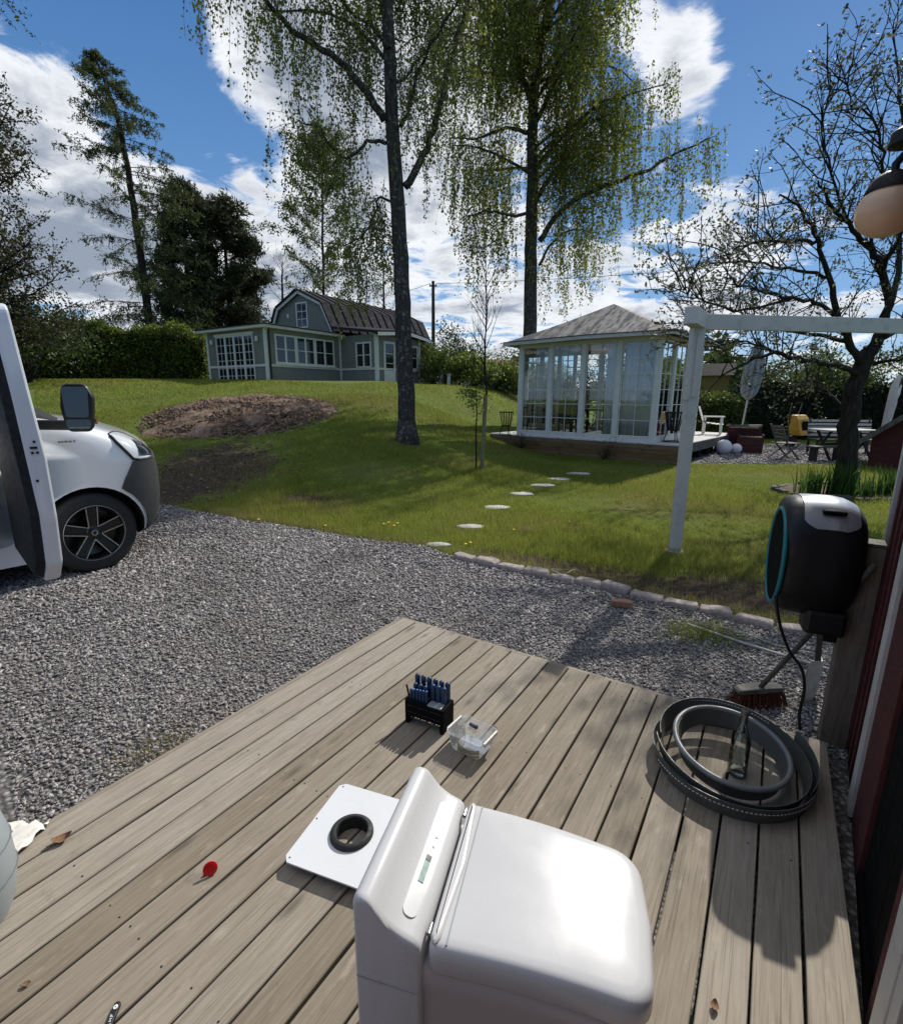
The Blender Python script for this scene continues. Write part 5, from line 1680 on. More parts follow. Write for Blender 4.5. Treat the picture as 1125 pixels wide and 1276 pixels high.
# low dry shrubs in front of the terrace
# utility pole and wires
pw_ = at(540, 440, 36)
up = thing('utility_pole', 'dark wooden utility pole behind the grey house', 'utility pole', (pw_.x, 36, 1.6))
ptz = at(540, 350, 36).z - 1.6
MB().tube([(0, 0, 0), (0, 0, ptz)], [.15, .10], 10).build('pole', m_darkwood, up, 60)
MB().box((0, 0, ptz - .3), (.5, .08, .08)).build('crossarm', m_darkwood, up)
for s_ in (-.2, .2):
    MB().lathe([(.03, 0), (.05, .04), (.03, .1)], 8, T3(s_, 0, ptz - .26)).build('insulator', m_white, up)
def wire(a, b, sag, label):
    tag(MB().tube([Vector(a).lerp(Vector(b), q / 20) - Vector((0, 0, sag * 4 * q / 20 * (1 - q / 20))) for q in range(21)], .014, 5).build('wire', m_black, None), label, 'wire', 'overhead wires')
wire((pw_.x - .2, 36, 1.6 + ptz - .15), (-7.0, 31, 7.0), .3, 'overhead wire from the pole to the grey house')
wire((pw_.x + .2, 36, 1.6 + ptz - .15), (30, 25, 9.4), .5, 'overhead wire from the pole passing above the gazebo')

# ------------------------------------------------------------------ van
t_ = NT('white_car_paint')
m_vanwhite = t_.done(t_.pbr((.82, .83, .84), .3, 0, .5, None, Coat_Weight=1.0, Coat_Roughness=0.04))
m_vanglass = plain('van_glass', (.012, .014, .016), .04, .1, spec=.8)
m_bumper = plain('dark_grey_bumper', (.035, .036, .038), .55, .15, 20, .15, 400)
m_trim = plain('black_cabin_trim', (.008, .008, .008), .75, .2)
m_tyre = plain('tyre', (.02, .02, .02), .8, .2, 30)
m_rimdark = plain('rim_black', (.01, .01, .011), .25, .1)
m_headlamp = plain('headlamp_glass', (.60, .63, .65), .08, .1, 8, spec=.9)
VA = math.radians(50)
van = thing('white_van', 'white delivery van with its front door open, parked on the gravel', 'van', (-3.0, 4.1, .17), VA)
Minv = (Matrix.Translation((-3.0, 4.1, .17)) @ RZ(VA)).inverted()
WID = 1.90
prof_F = [(.24, .64), (.30, .74), (.42, .80), (.60, .83), (.80, .83), (.92, .82), (1.0, .79), (1.08, .71), (1.14, .61), (1.19, .50), (1.24, .37), (1.28, .22), (1.31, .05), (1.35, -.10), (1.50, -.34), (1.65, -.58), (1.80, -.83), (1.88, -1.02), (1.93, -1.32), (1.95, -1.75)]
tumb = [(.24, .03), (.4, .0), (.95, .0), (1.1, .012), (1.25, .025), (1.5, .06), (1.8, .12), (1.9, .20), (1.95, .34)]
cornr = [(-.80, .000), (-.62, .002), (-.50, .010), (-.42, .028), (-.345, .065), (-.285, .13), (-.235, .23), (-.18, .38), (-.11, .60), (-.045, .80), (0, .95)]
def vloop(z, off=0.0):
    F_ = np.interp(z, [a for a, b in prof_F], [b for a, b in prof_F])
    tu = np.interp(z, [a for a, b in tumb], [b for a, b in tumb])
    right = [(-4.05, .06 + tu), (-4.0, .0 + tu), (-3.0, tu), (-2.2, tu), (-1.8, tu)]
    k = np.interp(z, [.2, 1.0, 1.3, 2], [1.0, 1.0, 1.1, 1.25])
    out = [(x, y - off) for x, y in right]
    x6 = min(F_ - .9 * k, -1.2) if F_ > -.2 else F_ - .88 * k
    out.append((max(x6, -2.0 if F_ < -1.0 else x6), tu - off))
    for ds, y in cornr:
        out.append((F_ + ds * k + off, tu + y * (.95 - tu) / .95 - off * (1 if y < .9 else 0)))
    left = [(x, WID - y) for x, y in out[:-1]][::-1]
    return [(x, y, z) for x, y in out + left]
def side_y(s_, z, off=0.0):
    lp_ = [p for p in vloop(z, off)][:6 + len(cornr)]
    return float(np.interp(s_, [p[0] for p in lp_], [p[1] for p in lp_]))
body = MB().loops([vloop(z) for z, _ in prof_F]).build('body', m_vanwhite, van, 35)
cut1 = MB().lathe([(.395, -.28), (.395, .30)], 40, T3(.0, .0, .345) @ RX(math.pi / 2)).build('cutter', m_trim)
cut2 = MB().lathe([(.395, -.28), (.395, .30)], 40, T3(-2.95, .0, .345) @ RX(math.pi / 2)).build('cutter', m_trim)
dpoly = [tuple(p) for p in round_poly([(-1.36, .36), (-.45, .36), (-.44, 1.22), (-.92, 1.80), (-1.36, 1.80)], [.10, .12, .15, .15, .10], 6)]
cut3 = MB().loops([[(x, y, z) for x, z in dpoly] for y in (-.2, 1.55)]).build('cutter', m_trim)
body.parent = None
for c in (cut1, cut2, cut3):
    bm_ = body.modifiers.new('cut', 'BOOLEAN')
    bm_.operation = 'DIFFERENCE'
    bm_.object = c
    bm_.solver = 'EXACT'
    bm_.material_mode = 'TRANSFER'
dg = bpy.context.evaluated_depsgraph_get()
me2 = bpy.data.meshes.new_from_object(body.evaluated_get(dg))
body.modifiers.clear()
body.data = me2
me2.polygons.foreach_set('use_smooth', [True] * len(me2.polygons))
me2.set_sharp_from_angle(angle=math.radians(35))
body.parent = van
for c in (cut1, cut2, cut3):
    bpy.data.objects.remove(c, do_unlink=True)
# bumper: a shell round the nose, behind it the wheel arch and a slanted joint with the wing
def arc_row(z, off, s_edge, n_=34):
    lp_ = vloop(z, off)
    half = lp_[:6 + len(cornr)]
    pts_ = [(s_edge, side_y(s_edge, z, off))] + [(p[0], p[1]) for p in half if p[0] > s_edge + .01]
    full_ = pts_ + [(x, WID - y) for x, y in pts_[:-1][::-1]]
    L_ = [0]
    for a, b in zip(full_, full_[1:]):
        L_.append(L_[-1] + math.dist(a, b))
    q = np.linspace(0, L_[-1], n_)
    return [(float(np.interp(v, L_, [p[0] for p in full_])), float(np.interp(v, L_, [p[1] for p in full_])), z) for v in q]
def s_edge(z):
    if z < .705:
        return math.sqrt(max(.0, .425 ** 2 - (z - .345) ** 2))
    return .228 + (z - .705) * (.353 - .228) / (.925 - .705)
zs = [.25, .30, .37, .46, .55, .63, .70, .78, .86, .925]
ro_ = [arc_row(z, .016, s_edge(z)) for z in zs]
ri_ = [arc_row(z, -.012, s_edge(z)) for z in zs]
mb = MB()
mb.loops(ro_, close=False, cap0=False, cap1=False)
mb.loops([r[::-1] for r in ri_], close=False, cap0=False, cap1=False)
mb.loops([ro_[-1], ri_[-1]], close=False, cap0=False, cap1=False)
mb.loops([ri_[0], ro_[0]], close=False, cap0=False, cap1=False)
mb.loops([[r[0] for r in ri_], [r[0] for r in ro_]], close=False, cap0=False, cap1=False)
mb.build('bumper', m_bumper, van, 50)
def headlamp(side):
    cols_ = [(.225, 1.150, 1.166), (.26, 1.085, 1.172), (.31, 1.015, 1.172), (.36, .945, 1.165), (.42, .932, 1.148), (.48, .932, 1.110), (.535, .935, 1.055), (.57, .945, 1.00)]
    def row(off):
        out = []
        for s_, a, b in cols_:
            rr_ = []
            for k in range(6):
                z = a + (b - a) * k / 5
                y = side_y(s_, z, off)
                rr_.append(Vector((s_, y if not side else WID - y, z)))
            out.append(rr_)
        return out
    o_, i_ = row(.008), row(-.03)
    mb = MB()
    mb.loops(o_, close=False, cap0=False, cap1=False)
    mb.loops([r[::-1] for r in i_], close=False, cap0=False, cap1=False)
    h = mb.build('headlight', m_headlamp, van, 60)
    edge = [r[0] for r in o_] + [r[-1] for r in o_[::-1]] + [o_[0][0]]
    MB().tube(edge[:9], .013, 6, False).build('surround', m_trim, h, 179)
    MB().tube(edge[8:], .006, 6, False).build('surround', m_trim, h, 179)
    dv_ = Vector((.006, -.008 if not side else .008, .002))
    MB().loops([[r[k] + dv_ for k in (1, 2, 3, 4)] for r in o_[4:8]], close=False, cap0=False, cap1=False).build('projector', m_vanglass, h, 60)
headlamp(0)
headlamp(1)
lp_o, lp_i = [], []
ii = list(range(6 + 2, 6 + len(cornr) + len(cornr) - 1 - 2))
for z in (1.37, 1.50, 1.65, 1.80, 1.86):
    a, b = vloop(z, .006), vloop(z, -.01)
    lp_o.append([a[i] for i in ii])
    lp_i.append([b[i] for i in ii])
mb = MB()
mb.loops(lp_o, close=False, cap0=False, cap1=False)
mb.loops([r[::-1] for r in lp_i], close=False, cap0=False, cap1=False)
mb.build('windscreen', m_vanglass, van, 60)
MB().loops([[(x, side_y(x, z) + y, z) for x, z in ((-.40, 1.245), (-.02, 1.245), (-.05, 1.36), (-.40, 1.43))] for y in (-.008, .03)]).build('quarter_window', m_trim, van)
cur = [tuple(p) for p in round_poly([(-1.44, .20), (-.405, .20), (-.385, .60), (-.45, .64), (-.48, .36), (-1.44, .34)], [.01, .03, .02, .02, .14, .01], 8)]
MB().loops([[(x, y, z) for x, z in cur] for y in (-.012, .10)]).build('sill', m_vanwhite, van, 40)
seat = MB().box((-1.30, .55, .80), (.5, .5, .16)).build('seat', m_trim, van, bevel=.05)
MB().box((-1.52, .55, 1.15), (.14, .48, .62)).build('backrest', m_trim, seat, bevel=.05)
MB().box((-.62, .75, 1.05), (.45, 1.3, .30)).build('dashboard', m_trim, van, bevel=.06)
def wheel(x, y, rz, side):
    M0 = T3(x, y, .345) @ RZ(rz) @ RX(math.pi / 2 if not side else -math.pi / 2)
    w_ = MB().lathe([(.235, .00), (.245, .012), (.30, .018), (.325, .008), (.338, -.01), (.343, -.04), (.343, -.17), (.335, -.20), (.30, -.215), (.235, -.21)], 48, M0, False, False).build('wheel', m_tyre, van, 40)
    MB().lathe([(.238, .006), (.226, .0), (.215, -.03), (.205, -.10), (.10, -.12), (.02, -.12)], 48, M0, False, True).build('rim', m_rimdark, w_, 40)
    MB().lathe([(.238, .010), (.234, .013), (.231, .006)], 48, M0, False, False).build('rim_edge', m_galv, w_, 40)
    up_ = M0.to_3x3() @ Vector((0, 0, 1))
    for k in range(5):
        a = 2 * math.pi * k / 5 + math.radians(90)
        for s_ in (-1, 1):
            p0 = Vector((.058 * math.cos(a + s_ * .62), .058 * math.sin(a + s_ * .62), -.020))
            p1 = Vector((.226 * math.cos(a + s_ * .19), .226 * math.sin(a + s_ * .19), -.002))
            MB().bar(M0 @ p0, M0 @ p1, .008, .010, up_).build('spoke_edge', m_steel, w_)
        p0 = Vector((.04 * math.cos(a), .04 * math.sin(a), -.036))
        p1 = Vector((.224 * math.cos(a), .224 * math.sin(a), -.018))
        MB().bar(M0 @ p0, M0 @ p1, .062, .022, up_).build('spoke', m_rimdark, w_, bevel=.006)
    MB().lathe([(.064, -.06), (.062, -.018), (.052, -.010), (.03, -.006)], 24, M0, False, True).build('hub', m_rimdark, w_, 40)
    MB().lathe([(.026, -.006), (.024, -.0035), (.018, -.0035), (.016, -.006)], 24, M0, False, False).build('emblem', m_galv, w_, 40)
wheel(0, .03, math.radians(8), 0)
wheel(-2.95, .02, 0, 0)
wheel(0, WID - .02, math.radians(8), 1)
wheel(-2.95, WID - .02, 0, 1)
# open door, swung out about its hinge
Md = T3(-.40, -.02, 0) @ RZ(math.radians(180 + 87.2))
dout = [(0, .33), (.9, .30), (1.0, .42), (1.045, .75), (1.05, 1.12), (1.035, 1.5), (1.00, 2.00), (.62, 2.02), (.10, 1.42), (.0, 1.22)]
dr_ = [(x, z) for x, z in (tuple(p) for p in round_poly(dout, [.06, .07, .1, .3, .3, .3, .06, .12, .08, .05], 5))]
def dy_(z):
    return float(np.interp(z, [.3, .5, 1.1, 1.25, 1.5, 2.02], [.02, .0, .0, .010, .025, .05]))
flip = Matrix(((1, 0, 0, 0), (0, -1, 0, 0), (0, 0, 1, 0), (0, 0, 0, 1)))
van_door = MB().loops([[(x, dy_(z), z) for x, z in dr_], [(x, dy_(z) + .085, z) for x, z in dr_]], Md @ flip).build('front_door', m_vanwhite, van, bevel=.012, seg=2)
cxm, czm = .52, .95
trim_in = [(cxm + (x - cxm) * .97, dy_(z) + .087, czm + (z - czm) * .97) for x, z in dr_]
trim_out = [(cxm + (x - cxm) * .90, dy_(z) + .125, czm + (z - czm) * .93) for x, z in dr_]
MB().loops([trim_in, trim_out], Md @ flip).build('door_trim', m_trim, van_door)
wq = ((.16, 1.26), (.98, 1.26), (.94, 1.92), (.64, 1.94))
MB().loops([[(x, dy_(z) - .003, z) for x, z in wq], [(x, dy_(z) + .002, z) for x, z in wq]], Md @ flip).build('door_window', m_vanglass, van_door)
for (z, yo, w) in ((1.18, .050, .034), (1.15, .038, .012), (1.15, .062, .012), (1.215, .040, .012), (.98, .066, .013)):
    xe = float(np.interp(z, [.42, .75, 1.12, 1.5], [1.0, 1.043, 1.050, 1.022]))
    MB().box((xe, dy_(z) + yo, z), (.016, w, .013), Md @ flip).build('latch', m_trim, van_door)
for z in (1.04, .62):
    MB().tube([(-.43, .05, z), (-.39, -.05, z)], .024, 8).build('hinge', m_trim, van, 40)
mc = Minv @ at(98, 508, 3.80)
cam_l = Minv @ Vector((0, 0, CAM_Z))
mdir = cam_l - mc
ang = math.atan2(mdir.y, mdir.x) - .36
Mm = T3(*mc) @ RZ(ang) @ RY(-.03)
sec = [(-.085, .45), (-.07, .75), (-.04, .93), (0, 1.0), (.02, 1.0), (.03, .97)]
mo = [tuple(p) for p in round_poly([(-.085, -.175), (.075, -.175), (.108, .08), (.075, .172), (-.085, .172), (-.108, .0)], [.045, .045, .06, .05, .05, .06], 6)]
mir = MB().loops([[(x, a * k, b * k) for a, b in mo] for x, k in sec], Mm).build('mirror', m_black, van_door, 50)
t2 = NT('mirror_glass')
m_mirror = t2.done(t2.pbr((.80, .84, .86), .02, 1.0))
for z0_, z1_, nm in ((-.070, .150, 'mirror_glass'), (-.150, -.084, 'wide_mirror_glass')):
    q = [tuple(p) for p in round_poly([(-.076, z0_), (.070, z0_), (.088, z1_), (-.086, z1_)], [.022] * 4, 5)]
    MB().loops([[(x, a, b) for a, b in q] for x in (.028, .034)], Mm).build(nm, m_mirror, mir)
mp0 = Md @ flip @ Vector((.17, .0, 1.28))
MB().bar(Mm @ Vector((-.04, 0, -.13)), mp0, .10, .07).build('mirror_arm', m_black, van_door, bevel=.015)
MB().box((0, 0, 0), (.03, .008, .04), Mm @ T3(-.02, .094, -.10)).build('indicator', plain('amber_red_lens', (.16, .06, .05), .3), mir)
for k, (x, w) in enumerate(((-.150, .016), (-.128, .016), (-.104, .022), (-.076, .020), (-.05, .016))):
    MB().box((x, -.003, 1.125), (w, .006, .016)).build('badge_letter', m_galv, van)
# ------------------------------------------------------------------ vegetation
def bark_mat(name, lo, hi, white=None):
    t = NT(name)
    v = t.coord('Object')
    c = t.ramp(t.noise(t.coord('Object', (14, 14, 2.2)), 2.0, 7, .68), [(.35, lo), (.65, hi)])
    if white:
        s_ = t.n('ShaderNodeSeparateXYZ')
        t.l(v, s_.inputs[0])
        pat = t.noise(t.coord('Object', (5, 5, 6.0)), 2.2, 6, .6)
        w = t.range(pat, white[1], white[1] + .09)
        c = t.mix(w, c, white[0])
        fis = t.range(t.noise(t.coord('Object', (9, 9, 1.4)), 2.6, 6, .65), .46, .54)
        c = t.mix(t.math('MULTIPLY', fis, .6), c, (.04, .035, .03))
    b = t.noise(t.coord('Object', (16, 16, 3)), 2.5, 7, .7)
    return t.done(t.pbr(c, .9, 0, .15, t.bump(b, .9, .05)))
m_birch = bark_mat('birch_bark', (.045, .039, .034), (.115, .10, .088), ((.30, .28, .255), .55))
m_bark = bark_mat('dark_bark', (.016, .013, .011), (.05, .042, .035))
m_applebark = bark_mat('apple_bark', (.018, .015, .012), (.062, .052, .042))
m_conbark = bark_mat('conifer_bark', (.022, .016, .012), (.06, .045, .034))
def leaf_mat(name, lo, mid, hi, trans=.4, scale=.6):
    t = NT(name)
    g = t.n('ShaderNodeNewGeometry')
    big = t.noise(t.coord('Object'), scale, 3, .5)
    f = t.math('ADD', t.math('MULTIPLY', g.outputs['Random Per Island'], .6), t.math('MULTIPLY', big, .45))
    c = t.ramp(f, [(.22, lo), (.5, mid), (.85, hi)])
    d = t.n('ShaderNodeBsdfPrincipled')
    d.inputs['Roughness'].default_value = .55
    d.inputs['Specular IOR Level'].default_value = .3
    t.l(c, d.inputs['Base Color'])
    tr = t.n('ShaderNodeBsdfTranslucent')
    t.l(c, tr.inputs[0])
    mx = t.n('ShaderNodeMixShader')
    mx.inputs[0].default_value = trans
    t.l(d.outputs[0], mx.inputs[1])
    t.l(tr.outputs[0], mx.inputs[2])
    return t.done(mx.outputs[0])
ml_birch = leaf_mat('birch_leaf', (.085, .105, .016), (.165, .19, .03), (.28, .29, .06), .6)
ml_birch2 = leaf_mat('young_birch_leaf', (.060, .075, .022), (.12, .145, .04), (.20, .22, .075), .5)
ml_red = leaf_mat('bronze_leaf', (.028, .030, .012), (.055, .055, .020), (.09, .085, .035), .35)
ml_apple = leaf_mat('apple_leaf', (.045, .050, .020), (.10, .105, .048), (.22, .20, .14), .4)
ml_larch = leaf_mat('larch_needle', (.045, .060, .016), (.085, .105, .028), (.14, .16, .05), .4)
ml_pine = leaf_mat('pine_needle', (.024, .030, .013), (.05, .058, .024), (.10, .10, .042), .3)
ml_hedge = leaf_mat('hedge_leaf', (.055, .082, .015), (.135, .185, .03), (.27, .31, .07), .52)
ml_bush = leaf_mat('shrub_leaf', (.045, .070, .012), (.09, .13, .022), (.17, .21, .05), .4)
ml_bushd = leaf_mat('dark_shrub_leaf', (.022, .036, .010), (.050, .078, .018), (.10, .135, .035), .35)
ml_dark = leaf_mat('thuja_leaf', (.008, .015, .006), (.016, .028, .010), (.03, .045, .018), .1)

def nrm(v):
    return v / (np.linalg.norm(v) + 1e-9)
def leafmesh(P_, size, seed, axis=None, spread=1.0, ratio=.32):
    """rhombic leaves at points P_; axis biases where they point"""
    r = rnd(seed)
    n = len(P_)
    a = r.normal(0, 1, (n, 3)) * spread
    if axis is not None:
        a = a + np.asarray(axis)
    a /= np.linalg.norm(a, axis=1, keepdims=True) + 1e-9
    b = np.cross(a, r.normal(0, 1, (n, 3)))
    b /= np.linalg.norm(b, axis=1, keepdims=True) + 1e-9
    s_ = (np.asarray(size) * r.uniform(.65, 1.35, n))[:, None] if np.ndim(size) == 0 else (size * r.uniform(.65, 1.35, n))[:, None]
    V = np.stack([P_, P_ + a * s_ * .45 + b * s_ * ratio, P_ + a * s_, P_ + a * s_ * .45 - b * s_ * ratio], 1).reshape(-1, 3)
    return V, np.arange(4 * n).reshape(-1, 4)
def catmull(pts_, k=4):
    out = []
    P_ = [np.asarray(p, float) for p in pts_]
    for i in range(len(P_) - 1):
        p0, p1, p2, p3 = P_[max(i - 1, 0)], P_[i], P_[i + 1], P_[min(i + 2, len(P_) - 1)]
        for q in range(k):
            t = q / k
            out.append(.5 * ((2 * p1) + (p2 - p0) * t + (2 * p0 - 5 * p1 + 4 * p2 - p3) * t * t + (3 * p1 - p0 - 3 * p2 + p3) * t ** 3))
    out.append(P_[-1])
    return out
class Skel:
    def __init__(s, seed):
        s.r = rnd(seed)
        s.tubes = []
        s.tips = []
    def limb(s, pts_, r0, r1, sides=7, wob=0.0, k=4):
        c = catmull(pts_, k)
        if wob:
            c = [p + s.r.normal(0, wob, 3) * (0 < i) for i, p in enumerate(c)]
        n = len(c)
        s.tubes.append((c, [r0 + (r1 - r0) * i / (n - 1) for i in range(n)], sides))
        return c
    def grow(s, p, d, L, r0, nseg=4, wig=.18, droop=0.0, sides=4, r1=None):
        pts_ = [np.asarray(p, float)]
        d = nrm(np.asarray(d, float))
        for i in range(nseg):
            d = nrm(d + s.r.normal(0, wig, 3) + np.array([0, 0, droop]))
            pts_.append(pts_[-1] + d * L / nseg)
        r1 = r0 * .35 if r1 is None else r1
        s.tubes.append((pts_, [r0 + (r1 - r0) * i / nseg for i in range(nseg + 1)], sides))
        return pts_
    def side(s, c, t, spread, up=0.0):
        """direction leaving polyline c at fraction t"""
        i = min(len(c) - 2, max(0, int(t * (len(c) - 1))))
        d = nrm(c[i + 1] - c[i])
        q = nrm(np.cross(d, s.r.normal(0, 1, 3)))
        return c[i] + (c[i + 1] - c[i]) * (t * (len(c) - 1) - i), nrm(d * math.cos(spread) + q * math.sin(spread) + np.array([0, 0, up]))
    def mesh(s, name, mat, parent):
        mb = MB()
        for c, rr1, sides in s.tubes:
            mb.tube([Vector(p) for p in c], rr1, sides, sides > 5)
        return mb.build(name, mat, parent, 179)
def strands(sk, c, n, Lr, leafgap, out, t0=.1, spread_xy=.5, thin=.0035):
    """hanging twigs with leaf points from limb c"""
    r = sk.r
    for _ in range(n):
        t = t0 + (1 - t0) * r.uniform() ** .8
        p, d = sk.side(c, min(.999, t), 1.2, -.2)
        L0 = r.uniform(.1, spread_xy)
        q = sk.grow(p, d, L0, .006, 2, .3, -.1, 3, .004)
        L = r.uniform(*Lr)
        st = sk.grow(q[-1], (d[0] * .35, d[1] * .35, -1), L, .004, 5, .10, -.5, 3, thin * .5)
        m = int(L / leafgap)
        s_ = np.sort(r.uniform(0, 1, m)) * (len(st) - 1)
        i = np.minimum(s_.astype(int), len(st) - 2)
        A = np.array(st)
        out.append(A[i] + (A[i + 1] - A[i]) * (s_ - i)[:, None] + r.normal(0, .042, (m, 3)) * np.array([1, 1, .8]))

def wp(px, py, d):
    v = at(px, py, d)
    return np.array([v.x, v.y, v.z])
# --- first big birch
by, bx = 12.3, float(wp(507, 548, 12.3)[0])
b1 = thing('weeping_birch', 'tall birch with a dark rough trunk on the slope below the grey house', 'tree', (0, 0, 0))
sk = Skel(101)
gz0 = float(H(bx, by))
trunk = [np.array([bx, by, gz0 - .15]), wp(506, 505, by), wp(503, 430, by), wp(500, 340, by), wp(494, 240, by), wp(489, 150, by + .1), wp(485, 60, by + .2), wp(483, -60, by + .2), wp(490, -230, by), wp(500, -420, by)]
tc_ = sk.limb(trunk, .225, .08, 14, .008, 5)
sk.tubes.append(([np.array([bx, by, gz0 - .2]), np.array([bx, by, gz0 + .12]), np.array([bx, by, gz0 + .5])], [.36, .285, .222], 14))
limbs = []
limbs.append(sk.limb([wp(479, 150, by), wp(452, 110, by - .2), wp(425, 78, by - .4), wp(375, 45, by - .8), wp(335, 3, by - 1.2), wp(290, -60, by - 1.6), wp(250, -110, by - 1.9)], .085, .02, 7, .02))
limbs.append(sk.limb([wp(505, 232, by), wp(527, 195, by + .1), wp(545, 149, by + .2), wp(561, 78, by + .3), wp(572, 40, by + .3), wp(590, -30, by + .2), wp(620, -120, by)], .085, .025, 7, .02))
limbs.append(sk.limb([wp(499, 158, by), wp(513, 124, by - .3), wp(520, 92, by - .6), wp(545, 40, by - 1.2), wp(585, -20, by - 1.7)], .05, .015, 6, .02))
limbs.append(sk.limb([wp(481, 178, by), wp(462, 174, by - .1), wp(449, 185, by - .2), wp(431, 197, by - .3), wp(414, 185, by - .5), wp(396, 156, by - .7), wp(367, 153, by - .9)], .04, .012, 6, .015))
limbs.append(sk.limb([wp(496, 255, by), wp(474, 246, by), wp(468, 263, by + .1), wp(455, 290, by + .2), wp(432, 305, by + .4)], .032, .010, 5, .015))
limbs.append(sk.limb([wp(487, 100, by), wp(505, 95, by + .6), wp(530, 60, by + 1.4), wp(560, 10, by + 2.0)], .04, .012, 5, .02))
limbs.append(sk.limb([wp(485, 60, by), wp(460, 30, by + .4), wp(430, 5, by + .9), wp(400, -50, by + 1.3)], .045, .015, 5, .02))
r = sk.r
for k in range(16):
    t = r.uniform(.62, .97)
    p, _ = sk.side(tc_, t, .5)
    a = r.uniform(0, 6.28)
    L = r.uniform(2.2, 4.2) * (1.25 - t * .5)
    limbs.append(sk.grow(p, (math.cos(a), math.sin(a), .9), L, .045, 6, .15, -.10, 5, .012))
pts_l = []
counts = [110, 90, 64, 22, 30, 54, 56] + [56] * 16
for c, n_ in zip(limbs, counts):
    up_ = np.mean([p[2] for p in c]) > 9.6
    strands(sk, np.array(c), n_, (.5, 2.7) if up_ else (.35, 1.7), .034, pts_l, .15, .7)
for c, n_, t0_ in ((limbs[3], 40, .2), (limbs[4], 80, .2)):
    strands(sk, np.array(c), n_, (.5, 1.7), .026, pts_l, t0_, .7)
sk.mesh('trunk', m_birch, b1)
P_ = np.concatenate(pts_l)
V, F = leafmesh(P_, .056, 102, (0, 0, -1.0), .8, .36)
fast('crown', V, F, ml_birch, b1)
# --- second big birch behind the gazebo
by2 = 19.2
b2x = float(wp(660, 420, by2)[0])
b2 = thing('weeping_birch', 'tall birch with long hanging twigs rising behind the gazebo', 'tree', (0, 0, 0))
sk = Skel(111)
g2 = float(H(b2x, by2))
tc_ = sk.limb([np.array([b2x, by2, g2 - .2]), wp(660, 420, by2), wp(661, 330, by2), wp(663, 230, by2), wp(664, 140, by2), wp(672, 60, by2), wp(690, -30, by2), wp(700, -200, by2)], .27, .09, 12, .008, 5)
limbs = []
def L2(pts_, r0, r1=.02):
    limbs.append(sk.limb([wp(*p) for p in pts_], r0, r1, 6, .02))
L2([(664, 130, by2), (650, 95, by2 - .3), (635, 60, by2 - .6), (605, 10, by2 - 1.0), (570, -40, by2 - 1.2)], .12)
L2([(672, 300, by2), (700, 262, by2 - .3), (745, 235, by2 - .8), (800, 215, by2 - 1.3), (845, 190, by2 - 1.6), (885, 172, by2 - 1.8)], .11)
L2([(670, 245, by2), (690, 215, by2 + .4), (730, 185, by2 + .9), (790, 155, by2 + 1.3)], .10)
L2([(668, 210, by2), (700, 170, by2 - .8), (745, 130, by2 - 1.6), (780, 120, by2 - 2.2)], .09)
L2([(660, 165, by2), (630, 160, by2 + .3), (600, 170, by2 + .6), (565, 172, by2 + 1.0)], .07)
L2([(660, 265, by2), (635, 268, by2 - .6), (610, 262, by2 - 1.0), (585, 268, by2 - 1.4)], .06)
L2([(668, 150, by2), (690, 105, by2 - .5), (720, 60, by2 - 1.0), (745, 20, by2 - 1.4)], .10)
L2([(675, 90, by2), (710, 40, by2 + .8), (740, -10, by2 + 1.6)], .08)
L2([(672, 330, by2), (690, 300, by2 + .8), (715, 285, by2 + 1.5), (740, 290, by2 + 2.0)], .05)
r = sk.r
for k in range(26):
    t = r.uniform(.42, .97)
    p, _ = sk.side(tc_, t, .5)
    a = r.uniform(0, 6.28)
    L = r.uniform(2.2, 4.4) * (1.25 - t * .45)
    limbs.append(sk.grow(p, (math.cos(a), math.sin(a), .7), L, .06, 6, .14, -.10, 5, .015))
pts_l = []
for c in limbs:
    n_ = int(14 + 23 * np.linalg.norm(np.array(c[-1]) - np.array(c[0])))
    strands(sk, np.array(c), n_, (.4, 2.6), .045, pts_l, .08, 1.0)
sk.mesh('trunk', m_birch, b2)
P_ = np.concatenate(pts_l)
V, F = leafmesh(P_, .078, 112, (0, 0, -1.0), .8, .36)
fast('crown', V, F, ml_birch, b2)
# --- apple tree
ax, ay = 6.95, 8.75
apt = thing('apple_tree', 'gnarled apple tree with sparse spring leaves in the stone edged bed', 'tree', (0, 0, 0))
sk = Skel(121)
tc_ = sk.limb([np.array([ax, ay, -.1]), wp(1056, 565, ay), wp(1060, 510, ay), wp(1072, 462, ay), wp(1086, 432, ay)], .17, .115, 10, .012, 5)
sk.tubes.append(([np.array([ax, ay, -.05]), np.array([ax, ay, .15]), np.array([ax, ay, .4])], [.26, .20, .165], 10))
main = []
def LA(pts_, r0, r1):
    c = sk.limb([wp(*p) for p in pts_], r0 * .82, r1 * .75, 6, .018)
    main.append((c, r1))
LA([(1086, 434, ay), (1104, 395, ay), (1099, 340, ay - .1), (1085, 310, ay - .2), (1062, 285, ay - .3), (1035, 255, ay - .4), (1020, 225, ay - .5)], .10, .018)
LA([(1075, 455, ay), (1055, 425, ay - .2), (1042, 395, ay - .3), (1033, 345, ay - .4), (1018, 300, ay - .5), (1000, 262, ay - .6), (975, 240, ay - .7)], .085, .016)
LA([(1070, 464, ay), (1040, 455, ay - .4), (1005, 450, ay - .8), (965, 440, ay - 1.0), (930, 452, ay - 1.2), (895, 470, ay - 1.3)], .065, .015)
LA([(1088, 430, ay), (1120, 405, ay - .3), (1155, 370, ay - .6), (1190, 330, ay - .8)], .085, .02)
LA([(1104, 395, ay), (1118, 340, ay + .4), (1122, 270, ay + .5), (1128, 200, ay + .5), (1120, 120, ay + .4), (1112, 40, ay + .3)], .07, .012)
